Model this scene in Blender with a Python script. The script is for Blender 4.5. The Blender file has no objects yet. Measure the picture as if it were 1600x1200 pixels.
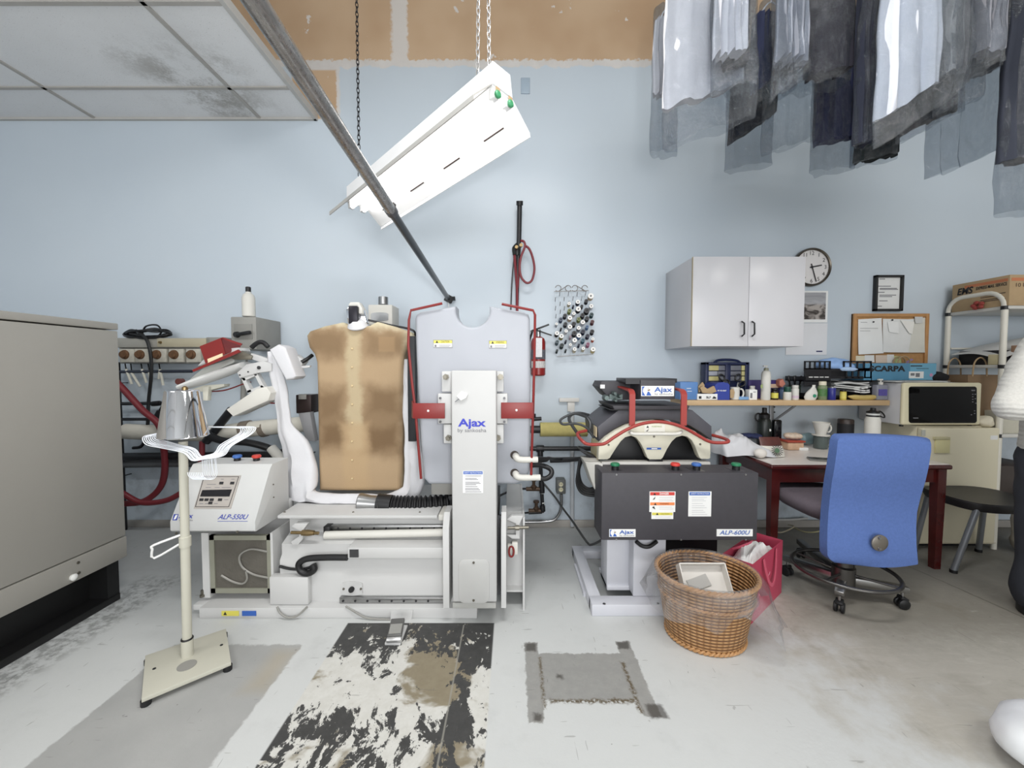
import bpy, bmesh, math, random
from mathutils import Vector, Matrix, noise as mnoise
random.seed(7)
SC = bpy.context.scene
COL = SC.collection
F = 622.2            # focal length in pixels of a 1600 px wide frame (14 mm on a 36 mm sensor)
CAMZ = 1.22
PITCH = math.atan(25.0 / F)
CP, SP = math.cos(PITCH), math.sin(PITCH)
YW = 3.02            # the rear wall
PI = math.pi
R = math.radians

def P(px, py, Y):
    "point at distance Y that the lens sees at a pixel"
    a = (px - 800) / F; b = (600 - py) / F
    t = Y / (CP + b * SP)
    return Vector((a * t, Y, CAMZ + t * (b * CP - SP)))

def G(px, py, z=0.0):
    a = (px - 800) / F; b = (600 - py) / F
    t = (z - CAMZ) / (b * CP - SP)
    return Vector((a * t, t * (CP + b * SP), z))

def V(*a): return Vector(a)

# ---------------------------------------------------------------- materials
def lin(c):
    c = c / 255.0
    return c / 12.92 if c <= 0.04045 else ((c + 0.055) / 1.055) ** 2.4
def rgb(c): return (lin(c[0]), lin(c[1]), lin(c[2]), 1.0)

class NT:
    def __init__(s, name):
        s.m = bpy.data.materials.new(name); s.m.use_nodes = True
        s.t = s.m.node_tree; s.t.nodes.clear()
        s.out = s.n('ShaderNodeOutputMaterial')
    def n(s, typ, **kw):
        x = s.t.nodes.new(typ)
        for k, v in kw.items(): setattr(x, k, v)
        return x
    def l(s, a, b): s.t.links.new(a, b)
    def setin(s, node, i, v):
        if isinstance(v, bpy.types.NodeSocket): s.l(v, node.inputs[i])
        else: node.inputs[i].default_value = v
    def math(s, op, a, b=0.0, c=None, clamp=False):
        x = s.n('ShaderNodeMath', operation=op, use_clamp=clamp)
        s.setin(x, 0, a); s.setin(x, 1, b)
        if c is not None: s.setin(x, 2, c)
        return x.outputs[0]
    def mix(s, fac, a, b, mode='MIX'):
        x = s.n('ShaderNodeMix', data_type='RGBA', blend_type=mode)
        s.setin(x, 0, fac); s.setin(x, 6, a); s.setin(x, 7, b)
        return x.outputs[2]
    def coord(s, which='Object'):
        return s.n('ShaderNodeTexCoord').outputs[which]
    def geo(s): return s.n('ShaderNodeNewGeometry').outputs['Position']
    def sep(s, v):
        x = s.n('ShaderNodeSeparateXYZ'); s.l(v, x.inputs[0]); return x.outputs
    def noise(s, scale, detail=3.0, rough=0.55, vec=None, dist=0.0):
        x = s.n('ShaderNodeTexNoise')
        x.inputs['Scale'].default_value = scale; x.inputs['Detail'].default_value = detail
        x.inputs['Roughness'].default_value = rough; x.inputs['Distortion'].default_value = dist
        s.l(vec if vec is not None else s.coord(), x.inputs['Vector'])
        return x.outputs['Fac']
    def stretch(s, vec, sx, sy, sz):
        x = s.n('ShaderNodeMapping'); s.l(vec, x.inputs[0]); x.inputs['Scale'].default_value = (sx, sy, sz)
        return x.outputs[0]
    def ramp(s, v, a, b, lo=0.0, hi=1.0, smooth=True):
        x = s.n('ShaderNodeMapRange', interpolation_type='SMOOTHSTEP' if smooth else 'LINEAR', clamp=True)
        s.setin(x, 0, v); s.setin(x, 1, a); s.setin(x, 2, b); s.setin(x, 3, lo); s.setin(x, 4, hi)
        return x.outputs[0]
    def boxmask(s, u, v, u0, u1, v0, v1, soft=0.01):
        "1 inside the rectangle"
        du = s.math('SUBTRACT', s.math('ABSOLUTE', s.math('SUBTRACT', u, (u0 + u1) / 2)), (u1 - u0) / 2)
        dv = s.math('SUBTRACT', s.math('ABSOLUTE', s.math('SUBTRACT', v, (v0 + v1) / 2)), (v1 - v0) / 2)
        return s.ramp(s.math('MAXIMUM', du, dv), -soft, soft, 1.0, 0.0)
    def bsdf(s, color, rough=0.5, metal=0.0, spec=0.5, **kw):
        b = s.n('ShaderNodeBsdfPrincipled')
        s.setin(b, b.inputs.find('Base Color'), color)
        s.setin(b, b.inputs.find('Roughness'), rough)
        s.setin(b, b.inputs.find('Metallic'), metal)
        s.setin(b, b.inputs.find('Specular IOR Level'), spec)
        for k, v in kw.items(): s.setin(b, b.inputs.find(k), v)
        return b
    def bump(s, b, h, strength=0.3, dist=0.01):
        x = s.n('ShaderNodeBump'); x.inputs['Strength'].default_value = strength; x.inputs['Distance'].default_value = dist
        s.l(h, x.inputs['Height']); s.l(x.outputs[0], b.inputs['Normal'])
    def done(s, sh):
        s.l(sh.outputs[0] if not isinstance(sh, bpy.types.NodeSocket) else sh, s.out.inputs[0]); return s.m

_MC = {}
def M(name, c, rough=0.5, metal=0.0, spec=0.5, var=0.06, vs=9.0, bump=0.0, bs=60.0, **kw):
    "plain material whose colour wanders a little"
    if name in _MC: return _MC[name]
    t = NT(name)
    n = t.noise(vs, 4.0)
    c0 = rgb([max(0, x * (1 - var)) for x in c]); c1 = rgb([min(255, x * (1 + var * 0.6)) for x in c])
    b = t.bsdf(t.mix(n, c0, c1), rough, metal, spec, **kw)
    if bump: t.bump(b, t.noise(bs, 3.0), bump, 0.004)
    _MC[name] = t.done(b)
    return _MC[name]

WHITE = M('white_enamel', (200, 200, 199), 0.42, spec=0.22, var=0.03, vs=4)
CREAM = M('cream_enamel', (218, 214, 196), 0.42, spec=.25, var=0.04, vs=5)
OFFW = M('off_white_plastic', (214, 212, 205), 0.45, spec=.25, var=0.03)
BLACK = M('black_rubber', (22, 22, 24), 0.45, var=0.15)
BLACKM = M('black_pipe_paint', (30, 30, 33), 0.4, var=0.2, vs=20)
CHAR = M('charcoal_paint', (64, 62, 67), 0.55, var=0.08, vs=40, bump=0.15, bs=400)
RED = M('red_paint', (128, 34, 32), 0.45, var=0.08)
REDL = M('coral_red_paint', (158, 60, 54), 0.42, var=0.06)
HOSE = M('red_hose', (122, 40, 48), 0.5, var=0.08)
STEEL = M('brushed_steel', (168, 168, 168), 0.3, 1.0, var=0.1, vs=25)
CHROME = M('chrome', (225, 225, 228), 0.06, 1.0, var=0.02)
DKST = M('dark_steel', (92, 92, 94), 0.4, 0.9, var=0.15, vs=30)
BRASS = M('brass', (140, 120, 86), 0.35, 0.9, var=0.2, vs=40)
RUST = M('rusty_knob', (104, 74, 50), 0.8, var=0.4, vs=60)
GREYBOX = M('grey_box_paint', (146, 145, 140), 0.5, var=0.06)
PAPER = M('paper', (236, 236, 234), 0.7, var=0.03)
PAPERG = M('grey_paper', (205, 205, 203), 0.7, var=0.04)
INK = M('black_ink', (30, 30, 34), 0.6, var=0.05)
INKG = M('grey_ink', (120, 120, 124), 0.6, var=0.05)
BLUEINK = M('blue_ink', (42, 62, 160), 0.5, var=0.04)
BLUEL = M('blue_label_print', (52, 96, 176), 0.5, var=0.04)
YEL = M('yellow_label', (216, 206, 92), 0.5, var=0.04)
ORNG = M('orange_label', (236, 140, 84), 0.5, var=0.04)
REDLAB = M('red_label', (206, 66, 58), 0.5, var=0.04)
KRAFT = M('kraft_card', (178, 152, 116), 0.75, var=0.07, vs=14)
KRAFTD = M('brown_paper', (132, 108, 82), 0.75, var=0.09, vs=10)
CLOTHW = M('white_cloth', (212, 212, 215), 0.85, var=0.03, bump=0.2, bs=90)
NAVY = M('navy_plastic', (34, 40, 92), 0.4, var=0.06)
GREEN = M('green_cap', (40, 122, 84), 0.4, var=0.05)
BLUEC = M('blue_cap', (62, 106, 178), 0.4, var=0.05)
SCRW = M('screw_metal', (120, 116, 106), 0.4, 0.8, var=0.2)

# ---------------------------------------------------------------- mesh building
def catmull(pts, n=6, closed=False):
    if len(pts) < 3: return [Vector(p) for p in pts]
    pts = [Vector(p) for p in pts]; out = []
    N = len(pts); rng = N if closed else N - 1
    for i in range(rng):
        p0 = pts[(i - 1) % N] if (closed or i > 0) else pts[0] * 2 - pts[1]
        p1 = pts[i]; p2 = pts[(i + 1) % N]
        p3 = pts[(i + 2) % N] if (closed or i + 2 < N) else pts[-1] * 2 - pts[-2]
        for k in range(n):
            t = k / n
            out.append(0.5 * ((2 * p1) + (p2 - p0) * t + (2 * p0 - 5 * p1 + 4 * p2 - p3) * t * t + (3 * p1 - p0 - 3 * p2 + p3) * t ** 3))
    if not closed: out.append(pts[-1])
    return out

WLOC = {}
def cosf(px): return F / math.sqrt(F * F + (px - 800) ** 2)
class MB:
    def __init__(s): s.bm = bmesh.new()
    def _bev(s, faces, bev, seg=2):
        if bev <= 0: return
        ed = list({e for f in faces for e in f.edges})
        bmesh.ops.bevel(s.bm, geom=ed, offset=bev, segments=seg, affect='EDGES', profile=0.5, clamp_overlap=True)
    def box(s, x0, x1, y0, y1, z0, z1, bev=0.0, seg=2):
        x0, x1 = sorted((x0, x1)); y0, y1 = sorted((y0, y1)); z0, z1 = sorted((z0, z1))
        v = [s.bm.verts.new(c) for c in ((x0,y0,z0),(x1,y0,z0),(x1,y1,z0),(x0,y1,z0),(x0,y0,z1),(x1,y0,z1),(x1,y1,z1),(x0,y1,z1))]
        fs = [s.bm.faces.new([v[i] for i in q]) for q in ((3,2,1,0),(4,5,6,7),(0,1,5,4),(1,2,6,5),(2,3,7,6),(3,0,4,7))]
        s._bev(fs, bev, seg); return s
    def obox(s, c, size, mat, bev=0.0, seg=2):
        hx, hy, hz = size[0]/2, size[1]/2, size[2]/2
        m3 = mat.to_3x3()
        cs = ((-hx,-hy,-hz),(hx,-hy,-hz),(hx,hy,-hz),(-hx,hy,-hz),(-hx,-hy,hz),(hx,-hy,hz),(hx,hy,hz),(-hx,hy,hz))
        v = [s.bm.verts.new(Vector(c) + m3 @ Vector(q)) for q in cs]
        fs = [s.bm.faces.new([v[i] for i in q]) for q in ((3,2,1,0),(4,5,6,7),(0,1,5,4),(1,2,6,5),(2,3,7,6),(3,0,4,7))]
        s._bev(fs, bev, seg); return s
    def pbox(s, x0, y0, x1, y1, Y, depth, bev=0.0, seg=2):
        "box whose near face at distance Y covers a pixel rectangle"
        a = P(x0, y0, Y); b = P(x1, y1, Y)
        return s.box(a.x, b.x, Y, Y + depth, b.z, a.z, bev, seg)
    def bar(s, a, b, w, h, up=(0,0,1), bev=0.0):
        a = Vector(a); b = Vector(b); d = b - a; L = d.length; d.normalize()
        u = Vector(up); u = (u - d * u.dot(d))
        if u.length < 1e-5: u = Vector((0,1,0)) - d * d.y
        u.normalize(); r = d.cross(u)
        return s.obox((a + b) / 2, (w, L, h), Matrix((r, d, u)).transposed(), bev)
    def prism(s, pts, ext, bev=0.0, seg=2):
        pts = [Vector(p) for p in pts]; ext = Vector(ext)
        a = [s.bm.verts.new(p) for p in pts]; b = [s.bm.verts.new(p + ext) for p in pts]
        n = len(pts)
        f0 = s.bm.faces.new(a); f1 = s.bm.faces.new(b[::-1])
        fs = [f0, f1] + [s.bm.faces.new((a[i], b[i], b[(i+1) % n], a[(i+1) % n])) for i in range(n)]
        bmesh.ops.recalc_face_normals(s.bm, faces=fs)
        if bev > 0:
            ed = list(f0.edges) + list(f1.edges)
            bmesh.ops.bevel(s.bm, geom=ed, offset=bev, segments=seg, affect='EDGES', profile=0.5, clamp_overlap=True)
        return s
    def ppoly(s, px, Y, depth, bev=0.0, seg=2):
        return s.prism([P(q[0], q[1], Y) for q in px], (0, depth, 0), bev, seg)
    def tube(s, pts, r, seg=8, closed=False, caps=True, smooth=0, flat=None):
        pts = [Vector(p) for p in pts]
        rs = r if isinstance(r, (list, tuple)) else [r] * len(pts)
        if smooth:
            n0 = len(pts)
            pts2 = catmull(pts, smooth, closed)
            rr = []
            for i in range(len(pts2)):
                t = i / smooth; k = int(t); f = t - k
                rr.append(rs[k % n0] * (1 - f) + rs[(k + 1) % n0 if closed else min(k + 1, n0 - 1)] * f)
            pts, rs = pts2, rr
        n = len(pts)
        def tan(i):
            a = pts[(i - 1) % n] if (closed or i > 0) else pts[i]
            b = pts[(i + 1) % n] if (closed or i < n - 1) else pts[i]
            d = b - a
            return d.normalized() if d.length > 1e-9 else Vector((0,0,1))
        t0 = tan(0); ref = Vector((0,0,1)) if abs(t0.z) < 0.9 else Vector((1,0,0))
        nrm = (ref - t0 * ref.dot(t0)).normalized(); rings = []
        for i in range(n):
            t = tan(i); nrm = (nrm - t * nrm.dot(t))
            if nrm.length < 1e-6: nrm = t.orthogonal()
            nrm.normalize(); bi = t.cross(nrm)
            rings.append([s.bm.verts.new(pts[i] + (nrm * math.cos(2*PI*k/seg) + bi * math.sin(2*PI*k/seg)) * rs[i]) for k in range(seg)])
        for i in range(n if closed else n - 1):
            A, B = rings[i], rings[(i + 1) % n]
            for k in range(seg): s.bm.faces.new((A[k], A[(k+1) % seg], B[(k+1) % seg], B[k]))
        if caps and not closed:
            s.bm.faces.new(rings[0][::-1]); s.bm.faces.new(rings[-1])
        return s
    def ptube(s, q, r, seg=8, smooth=6, closed=False):
        return s.tube([P(*p) for p in q], r, seg, closed, True, smooth)
    def lathe(s, prof, c, axis=(0,0,1), seg=24, a0=0.0, cap0=True, cap1=True):
        "prof: list of (radius, height along the axis from c)"
        ax = Vector(axis).normalized(); u = ax.orthogonal().normalized(); w = ax.cross(u); c = Vector(c)
        rings = [[s.bm.verts.new(c + ax * h + (u * math.cos(a0+2*PI*k/seg) + w * math.sin(a0+2*PI*k/seg)) * max(r, 1e-5)) for k in range(seg)] for r, h in prof]
        for A, B in zip(rings, rings[1:]):
            for k in range(seg): s.bm.faces.new((A[k], A[(k+1) % seg], B[(k+1) % seg], B[k]))
        if cap0: s.bm.faces.new(rings[0][::-1])
        if cap1: s.bm.faces.new(rings[-1])
        return s
    def loft(s, rings, cap0=True, cap1=True, closed=True):
        rr = [[s.bm.verts.new(p) for p in ring] for ring in rings]
        n = len(rr[0])
        for A, B in zip(rr, rr[1:]):
            for k in range(n if closed else n - 1): s.bm.faces.new((A[k], A[(k+1) % n], B[(k+1) % n], B[k]))
        if cap0: s.bm.faces.new(rr[0][::-1])
        if cap1: s.bm.faces.new(rr[-1])
        return s
    def ball(s, c, rx, ry=None, rz=None, seg=16, mat=None):
        ry = rx if ry is None else ry; rz = rx if rz is None else rz
        m = Matrix.Translation(Vector(c)) @ (mat.to_4x4() if mat else Matrix.Identity(4)) @ Matrix.Diagonal((rx, ry, rz, 1))
        bmesh.ops.create_uvsphere(s.bm, u_segments=seg, v_segments=max(6, seg // 2 + 2), radius=1.0, matrix=m); return s
    def sheet(s, fn, nu, nv, thick=0.0):
        g = [[s.bm.verts.new(fn(i / nu, j / nv)) for i in range(nu + 1)] for j in range(nv + 1)]
        fs = [s.bm.faces.new((g[j][i], g[j][i+1], g[j+1][i+1], g[j+1][i])) for j in range(nv) for i in range(nu)]
        return s
    def jitter(s, amp, freq, ax=(1,1,1)):
        for v in s.bm.verts:
            d = mnoise.noise_vector(v.co * freq)
            v.co += Vector((d.x * ax[0], d.y * ax[1], d.z * ax[2])) * amp
        return s
    def build(s, name, mat, parent=None, label=None, cat=None, group=None, kind=None, sharp=38.0, flat=False):
        bm = s.bm
        bmesh.ops.recalc_face_normals(bm, faces=bm.faces)
        for e in bm.edges:
            if len(e.link_faces) == 2:
                e.smooth = e.calc_face_angle(0.0) < R(sharp)
        for f in bm.faces: f.smooth = not flat
        lo = Vector((min(v.co.x for v in bm.verts), min(v.co.y for v in bm.verts), min(v.co.z for v in bm.verts)))
        hi = Vector((max(v.co.x for v in bm.verts), max(v.co.y for v in bm.verts), max(v.co.z for v in bm.verts)))
        if parent is None: org = Vector(((lo.x + hi.x) / 2, (lo.y + hi.y) / 2, lo.z)); pl = Vector((0,0,0))
        else: org = WLOC[parent.name]; pl = org
        if kind == 'structure': org = Vector((0,0,0))
        for v in bm.verts: v.co -= org
        me = bpy.data.meshes.new(name); bm.to_mesh(me); bm.free()
        o = bpy.data.objects.new(name, me); COL.objects.link(o)
        me.materials.append(mat)
        o.location = org - pl; o.parent = parent
        WLOC[o.name] = org
        return tag(o, label, cat, group, kind)

def tag(o, label=None, cat=None, group=None, kind=None):
    if label: o['label'] = label
    if cat: o['category'] = cat
    if group: o['group'] = group
    if kind: o['kind'] = kind
    return o

def thing(name, loc, label, cat, group=None):
    o = bpy.data.objects.new(name, None); COL.objects.link(o)
    o.empty_display_size = 0.1
    o.location = Vector(loc); WLOC[o.name] = Vector(loc)
    return tag(o, label, cat, group)

def struct(name, mb, mat): return mb.build(name, mat, kind='structure')

def lettering(txt, c, size, mat, parent, U=(1,0,0), W=(0,0,1), width=None, bold=0.0, shear=0.0, name='lettering', thick=0.0012, align='CENTER'):
    "raised letters: c = middle of the line, size = letter height in metres"
    cu = bpy.data.curves.new('letters', 'FONT'); cu.body = txt
    cu.align_x = align; cu.align_y = 'CENTER'; cu.size = 1.0; cu.offset = bold; cu.shear = shear
    cu.resolution_u = 3
    o = bpy.data.objects.new('letters', cu); COL.objects.link(o)
    dg = bpy.context.evaluated_depsgraph_get(); dg.update()
    me = bpy.data.meshes.new_from_object(o.evaluated_get(dg))
    bpy.data.objects.remove(o); bpy.data.curves.remove(cu)
    me.name = name
    xs = [v.co.x for v in me.vertices]; ys = [v.co.y for v in me.vertices]
    h = 0.70; sx = size / h
    if width: sx = width / (max(xs) - min(xs))
    cx = (max(xs) + min(xs)) / 2 if align == 'CENTER' else min(xs)
    U = Vector(U).normalized(); W = Vector(W).normalized(); N = U.cross(W)
    pl = WLOC[parent.name]; c = Vector(c)
    for v in me.vertices:
        x = (v.co.x - cx) * sx; y = v.co.y * size / h
        v.co = c + U * x + W * y + N * thick - pl
    me.materials.clear(); me.materials.append(mat)
    q = bpy.data.objects.new(name, me); COL.objects.link(q); q.parent = parent
    WLOC[q.name] = pl
    return q

def dup(root, loc, label=None, group=None, rotz=None):
    r = root.copy(); COL.objects.link(r); r.location = Vector(loc)
    if rotz is not None: r.rotation_euler = (0, 0, rotz)
    if label: r['label'] = label
    if group: r['group'] = group
    for ch in list(root.children):
        c = ch.copy(); COL.objects.link(c); c.parent = r
        for g in ch.children:
            d = g.copy(); COL.objects.link(d); d.parent = c
    return r

def loopring(c, rx, ry, n=24, U=(1,0,0), W=(0,0,1), a0=0, a1=2*PI):
    U = Vector(U); W = Vector(W)
    return [Vector(c) + U * rx * math.cos(a0 + (a1-a0)*i/n) + W * ry * math.sin(a0 + (a1-a0)*i/n) for i in range(n)]
# ================================================================ the room
def wall_material():
    t = NT('blue_wall_paint'); p = t.geo(); x, y, z = t.sep(p)
    n1 = t.noise(1.3, 3, vec=p); n2 = t.noise(7.0, 5, 0.65, vec=p); n3 = t.noise(34.0, 3, vec=p)
    blue = t.mix(n1, rgb((190, 201, 211)), rgb((198, 207, 214)))
    # pale plaster band and bare board above it, with a torn edge
    edge = t.math('ADD', z, t.math('MULTIPLY', t.math('SUBTRACT', n2, 0.5), 0.12))
    band = t.ramp(edge, 3.425, 3.44)
    bare = t.ramp(t.math('ADD', z, t.math('MULTIPLY', t.math('SUBTRACT', n3, 0.5), 0.07)), 3.475, 3.49)
    plaster = t.mix(n2, rgb((196, 190, 184)), rgb((222, 219, 216)))
    board = t.mix(t.ramp(n1, 0.3, 0.7), rgb((184, 153, 122)), rgb((202, 175, 145)))
    spots = t.ramp(t.noise(9.0, 4, 0.6, vec=p), 0.66, 0.7)
    board = t.mix(spots, board, rgb((214, 208, 202)))
    seam = t.boxmask(t.math('ADD', x, t.math('MULTIPLY', n3, 0.05)), z, -0.86, -0.74, 3.4, 5.0, 0.012)
    board = t.mix(seam, board, rgb((212, 206, 200)))
    c = t.mix(band, blue, plaster); c = t.mix(bare, c, board)
    xx = t.math('ADD', x, t.math('MULTIPLY', t.math('SUBTRACT', n3, 0.5), 0.03))
    strip0 = t.boxmask(xx, z, -1.62, -1.27, 3.06, 3.46, 0.010)
    c = t.mix(strip0, c, plaster)
    strip = t.boxmask(xx, z, -1.62, -1.295, 3.06, 3.41, 0.008)
    c = t.mix(strip, c, board)
    # mottled grey, stronger towards the foot of the wall
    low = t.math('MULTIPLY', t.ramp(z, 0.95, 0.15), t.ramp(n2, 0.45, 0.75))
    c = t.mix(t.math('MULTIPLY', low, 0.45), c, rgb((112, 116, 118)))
    b = t.bsdf(c, t.ramp(n1, 0.2, 0.8, 0.27, 0.36), spec=0.32)
    t.bump(b, t.noise(1.1, 1, vec=t.stretch(p, 1, 1, 2.0)), 0.18, 0.03)
    return t.done(b)
WALLM = wall_material()
PLAINW = M('pale_wall_paint', (206, 208, 208), 0.6, var=0.03, vs=2)

def ceiling_material():
    t = NT('ceiling_tile'); p = t.geo(); x, y, z = t.sep(p)
    n = t.noise(4.0, 4, vec=p); pores = t.ramp(t.noise(120.0, 2, vec=p), 0.66, 0.74)
    c = t.mix(n, rgb((230, 230, 230)), rgb((238, 238, 239)))
    c = t.mix(t.math('MULTIPLY', pores, 0.35), c, rgb((120, 118, 114)))
    # soot round the grid crossings
    d1 = t.boxmask(x, y, -2.32, -1.72, 2.4, 3.05, 0.24)
    d2 = t.ramp(t.math('ADD', t.noise(3.2, 4, 0.6, vec=p), t.math('MULTIPLY', t.noise(70, 2, vec=p), 0.25)), 0.52, 0.78)
    c = t.mix(t.math('MULTIPLY', t.math('MULTIPLY', d1, d2), 0.62), c, rgb((118, 110, 98)))
    b = t.bsdf(c, 0.9, spec=0.1); t.bump(b, t.noise(150, 2, vec=p), 0.3, 0.004)
    return t.done(b)

def floor_material():
    t = NT('worn_painted_concrete'); p = t.geo(); x, y, z = t.sep(p); y = t.math('MULTIPLY', y, 1.03)
    n1 = t.noise(0.9, 4, vec=p); n2 = t.noise(5.0, 6, 0.65, vec=p); n3 = t.noise(24.0, 6, 0.7, vec=p); n4 = t.noise(90.0, 3, vec=p)
    wob = t.math('MULTIPLY', t.math('SUBTRACT', n3, 0.5), 0.035)
    xw = t.math('ADD', x, wob); yw = t.math('ADD', y, t.math('MULTIPLY', t.math('SUBTRACT', t.noise(17.0, 5, 0.7, vec=p), 0.5), 0.05))
    paint = t.mix(n1, rgb((196, 198, 197)), rgb((210, 212, 211)))
    paint = t.mix(t.math('MULTIPLY', t.ramp(n2, 0.5, 0.8), 0.35), paint, rgb((176, 178, 177)))
    conc = t.mix(n3, rgb((140, 138, 134)), rgb((168, 166, 160)))
    # the seating side has lost most of its paint
    right = t.ramp(t.math('ADD', t.math('ADD', x, t.math('MULTIPLY', y, 0.25)), t.math('MULTIPLY', t.math('SUBTRACT', n2, 0.5), 1.5)), 1.35, 2.0)
    scr = t.noise(13.0, 6, 0.75, vec=t.stretch(p, 0.45, 1.8, 1), dist=0.6)
    worn = t.mix(scr, rgb((156, 150, 138)), rgb((192, 187, 176)))
    c = t.mix(t.math('MULTIPLY', right, 0.85), paint, worn)
    bare = t.math('MULTIPLY', t.ramp(t.math('ADD', x, t.math('MULTIPLY', n2, 0.5)), 1.45, 2.0), t.ramp(t.math('ADD', y, t.math('MULTIPLY', n3, 0.3)), 1.75, 2.15))
    c = t.mix(t.math('MULTIPLY', bare, 0.7), c, t.mix(n3, rgb((104, 100, 92)), rgb((134, 129, 119))))
    smud = t.math('MULTIPLY', t.ramp(t.noise(2.6, 5, 0.7, vec=p, dist=0.7), 0.52, 0.72), t.math('MULTIPLY', right, 0.4))
    c = t.mix(smud, c, rgb((122, 114, 100)))
    streak = t.math('MULTIPLY', t.ramp(scr, 0.6, 0.72), t.math('MULTIPLY', right, 0.45))
    c = t.mix(streak, c, rgb((196, 193, 186)))
    # back strip near the wall is darker
    # unpainted patch under the hanger stand
    pa = t.boxmask(xw, yw, -1.49, -0.925, -1.0, 1.76, 0.006)
    ca = t.mix(n2, rgb((152, 153, 152)), rgb((178, 178, 176)))
    ca = t.mix(t.math('MULTIPLY', t.boxmask(x, y, -1.02, -0.93, 1.5, 1.72, 0.05), 0.5), ca, rgb((172, 160, 136)))
    c = t.mix(pa, c, ca)
    # dark tread patch before the press, flaked to white and tan
    pb = t.boxmask(x, y, -0.785, -0.085, -1.0, 1.915, 0.004)
    nb = t.noise(6.5, 8, 0.72, vec=t.stretch(p, 1.6, 0.9, 1), dist=0.8)
    fade = t.math('ADD', t.ramp(y, 1.48, 1.92, -0.10, 0.20), t.ramp(y, 1.46, 1.37, 0.0, 0.16))
    side = t.math('MULTIPLY', t.boxmask(x, y, -0.225, -0.15, 1.3, 1.75, 0.03), 0.19)
    nb2 = t.noise(19.0, 6, 0.7, vec=t.stretch(p, 1.3, 0.8, 1), dist=0.5)
    nbm = t.math('ADD', t.math('MULTIPLY', t.math('SUBTRACT', nb, 0.5), 1.25), t.math('MULTIPLY', t.math('SUBTRACT', nb2, 0.5), 0.7))
    dk = t.ramp(t.math('ADD', t.math('ADD', nbm, fade), side), 0.045, 0.06)
    tan = t.ramp(t.math('ADD', t.noise(3.4, 5, 0.6, vec=p, dist=0.5), t.math('MULTIPLY', t.boxmask(x, y, -0.42, -0.2, 1.42, 1.75, 0.08), 0.12)), 0.52, 0.60)
    cb = t.mix(tan, t.mix(n3, rgb((190, 188, 180)), rgb((222, 222, 218))), t.mix(n3, rgb((124, 114, 94)), rgb((150, 141, 120))))
    cb = t.mix(dk, cb, t.mix(n3, rgb((48, 48, 48)), rgb((80, 80, 79))))
    line = t.math('MULTIPLY', t.boxmask(x, y, -0.232, -0.226, -1, 1.9, 0.002), 0.7)
    cb = t.mix(line, cb, rgb((150, 148, 140)))
    c = t.mix(pb, c, cb)
    # H-shaped footprint of a machine that was moved away
    bare = t.mix(n3, rgb((138, 138, 136)), rgb((166, 165, 161)))
    lg = t.math('MAXIMUM', t.boxmask(xw, yw, 0.055, 0.112, 1.36, 1.775, 0.004), t.boxmask(xw, yw, 0.462, 0.522, 1.385, 1.785, 0.004))
    sq = t.boxmask(xw, yw, 0.10, 0.48, 1.455, 1.705, 0.004)
    c = t.mix(t.math('MAXIMUM', lg, sq), c, bare)
    br = t.math('MAXIMUM', t.math('MAXIMUM', t.boxmask(xw, yw, 0.112, 0.122, 1.42, 1.68, 0.008), t.boxmask(xw, yw, 0.45, 0.466, 1.40, 1.66, 0.008)), t.boxmask(xw, yw, 0.14, 0.46, 1.445, 1.462, 0.008))
    c = t.mix(t.math('MULTIPLY', br, t.ramp(n4, 0.35, 0.55)), c, rgb((96, 84, 64)))
    for (hx, hy, hr) in ((0.083, 1.745, 0.022), (0.49, 1.755, 0.024), (0.19, 1.575, 0.012), (0.09, 1.385, 0.015), (0.515, 1.41, 0.03)):
        hm = t.boxmask(xw, yw, hx - hr, hx + hr, hy - hr, hy + hr, 0.008)
        c = t.mix(t.math('MULTIPLY', hm, 0.75), c, rgb((56, 50, 44)))
    # black scrapes and specks
    sp = t.ramp(t.noise(30.0, 3, 0.6, vec=t.stretch(p, 0.7, 1.3, 1), dist=0.4), 0.73, 0.76)
    c = t.mix(t.math('MULTIPLY', sp, 0.7), c, rgb((70, 68, 64)))
    sc1 = t.ramp(t.noise(8.0, 2, 0.5, vec=t.stretch(p, 1.0, 9.0, 1), dist=0.3), 0.715, 0.73)
    sc2 = t.ramp(t.noise(7.0, 2, 0.5, vec=t.stretch(p, 8.0, 1.2, 1), dist=0.5), 0.72, 0.735)
    c = t.mix(t.math('MULTIPLY', t.math('MAXIMUM', sc1, sc2), 0.35), c, rgb((96, 94, 90)))
    # expansion crack running to the person's shoe
    cr = t.math('SUBTRACT', t.math('ADD', x, t.math('MULTIPLY', y, 0.1216)), 2.7426)
    crm = t.math('MULTIPLY', t.ramp(t.math('ABSOLUTE', t.math('ADD', cr, t.math('MULTIPLY', t.math('SUBTRACT', n3, 0.5), 0.02))), 0.002, 0.009, 1.0, 0.0), t.ramp(y, 1.7, 1.95))
    c = t.mix(t.math('MULTIPLY', crm, 0.6), c, rgb((74, 70, 62)))
    # grime beside the big cabinet
    gm = t.math('MULTIPLY', t.boxmask(x, y, -2.15, -1.9, 0.5, 2.35, 0.05), t.ramp(n3, 0.42, 0.6))
    c = t.mix(t.math('MULTIPLY', gm, 0.55), c, rgb((92, 92, 90)))
    # floor turns greyer towards the rear wall
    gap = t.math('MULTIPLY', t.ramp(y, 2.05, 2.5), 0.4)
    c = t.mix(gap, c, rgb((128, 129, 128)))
    b = t.bsdf(c, t.ramp(n2, 0.3, 0.7, 0.42, 0.62), spec=0.35)
    t.bump(b, n3, 0.12, 0.01)
    return t.done(b)

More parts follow.
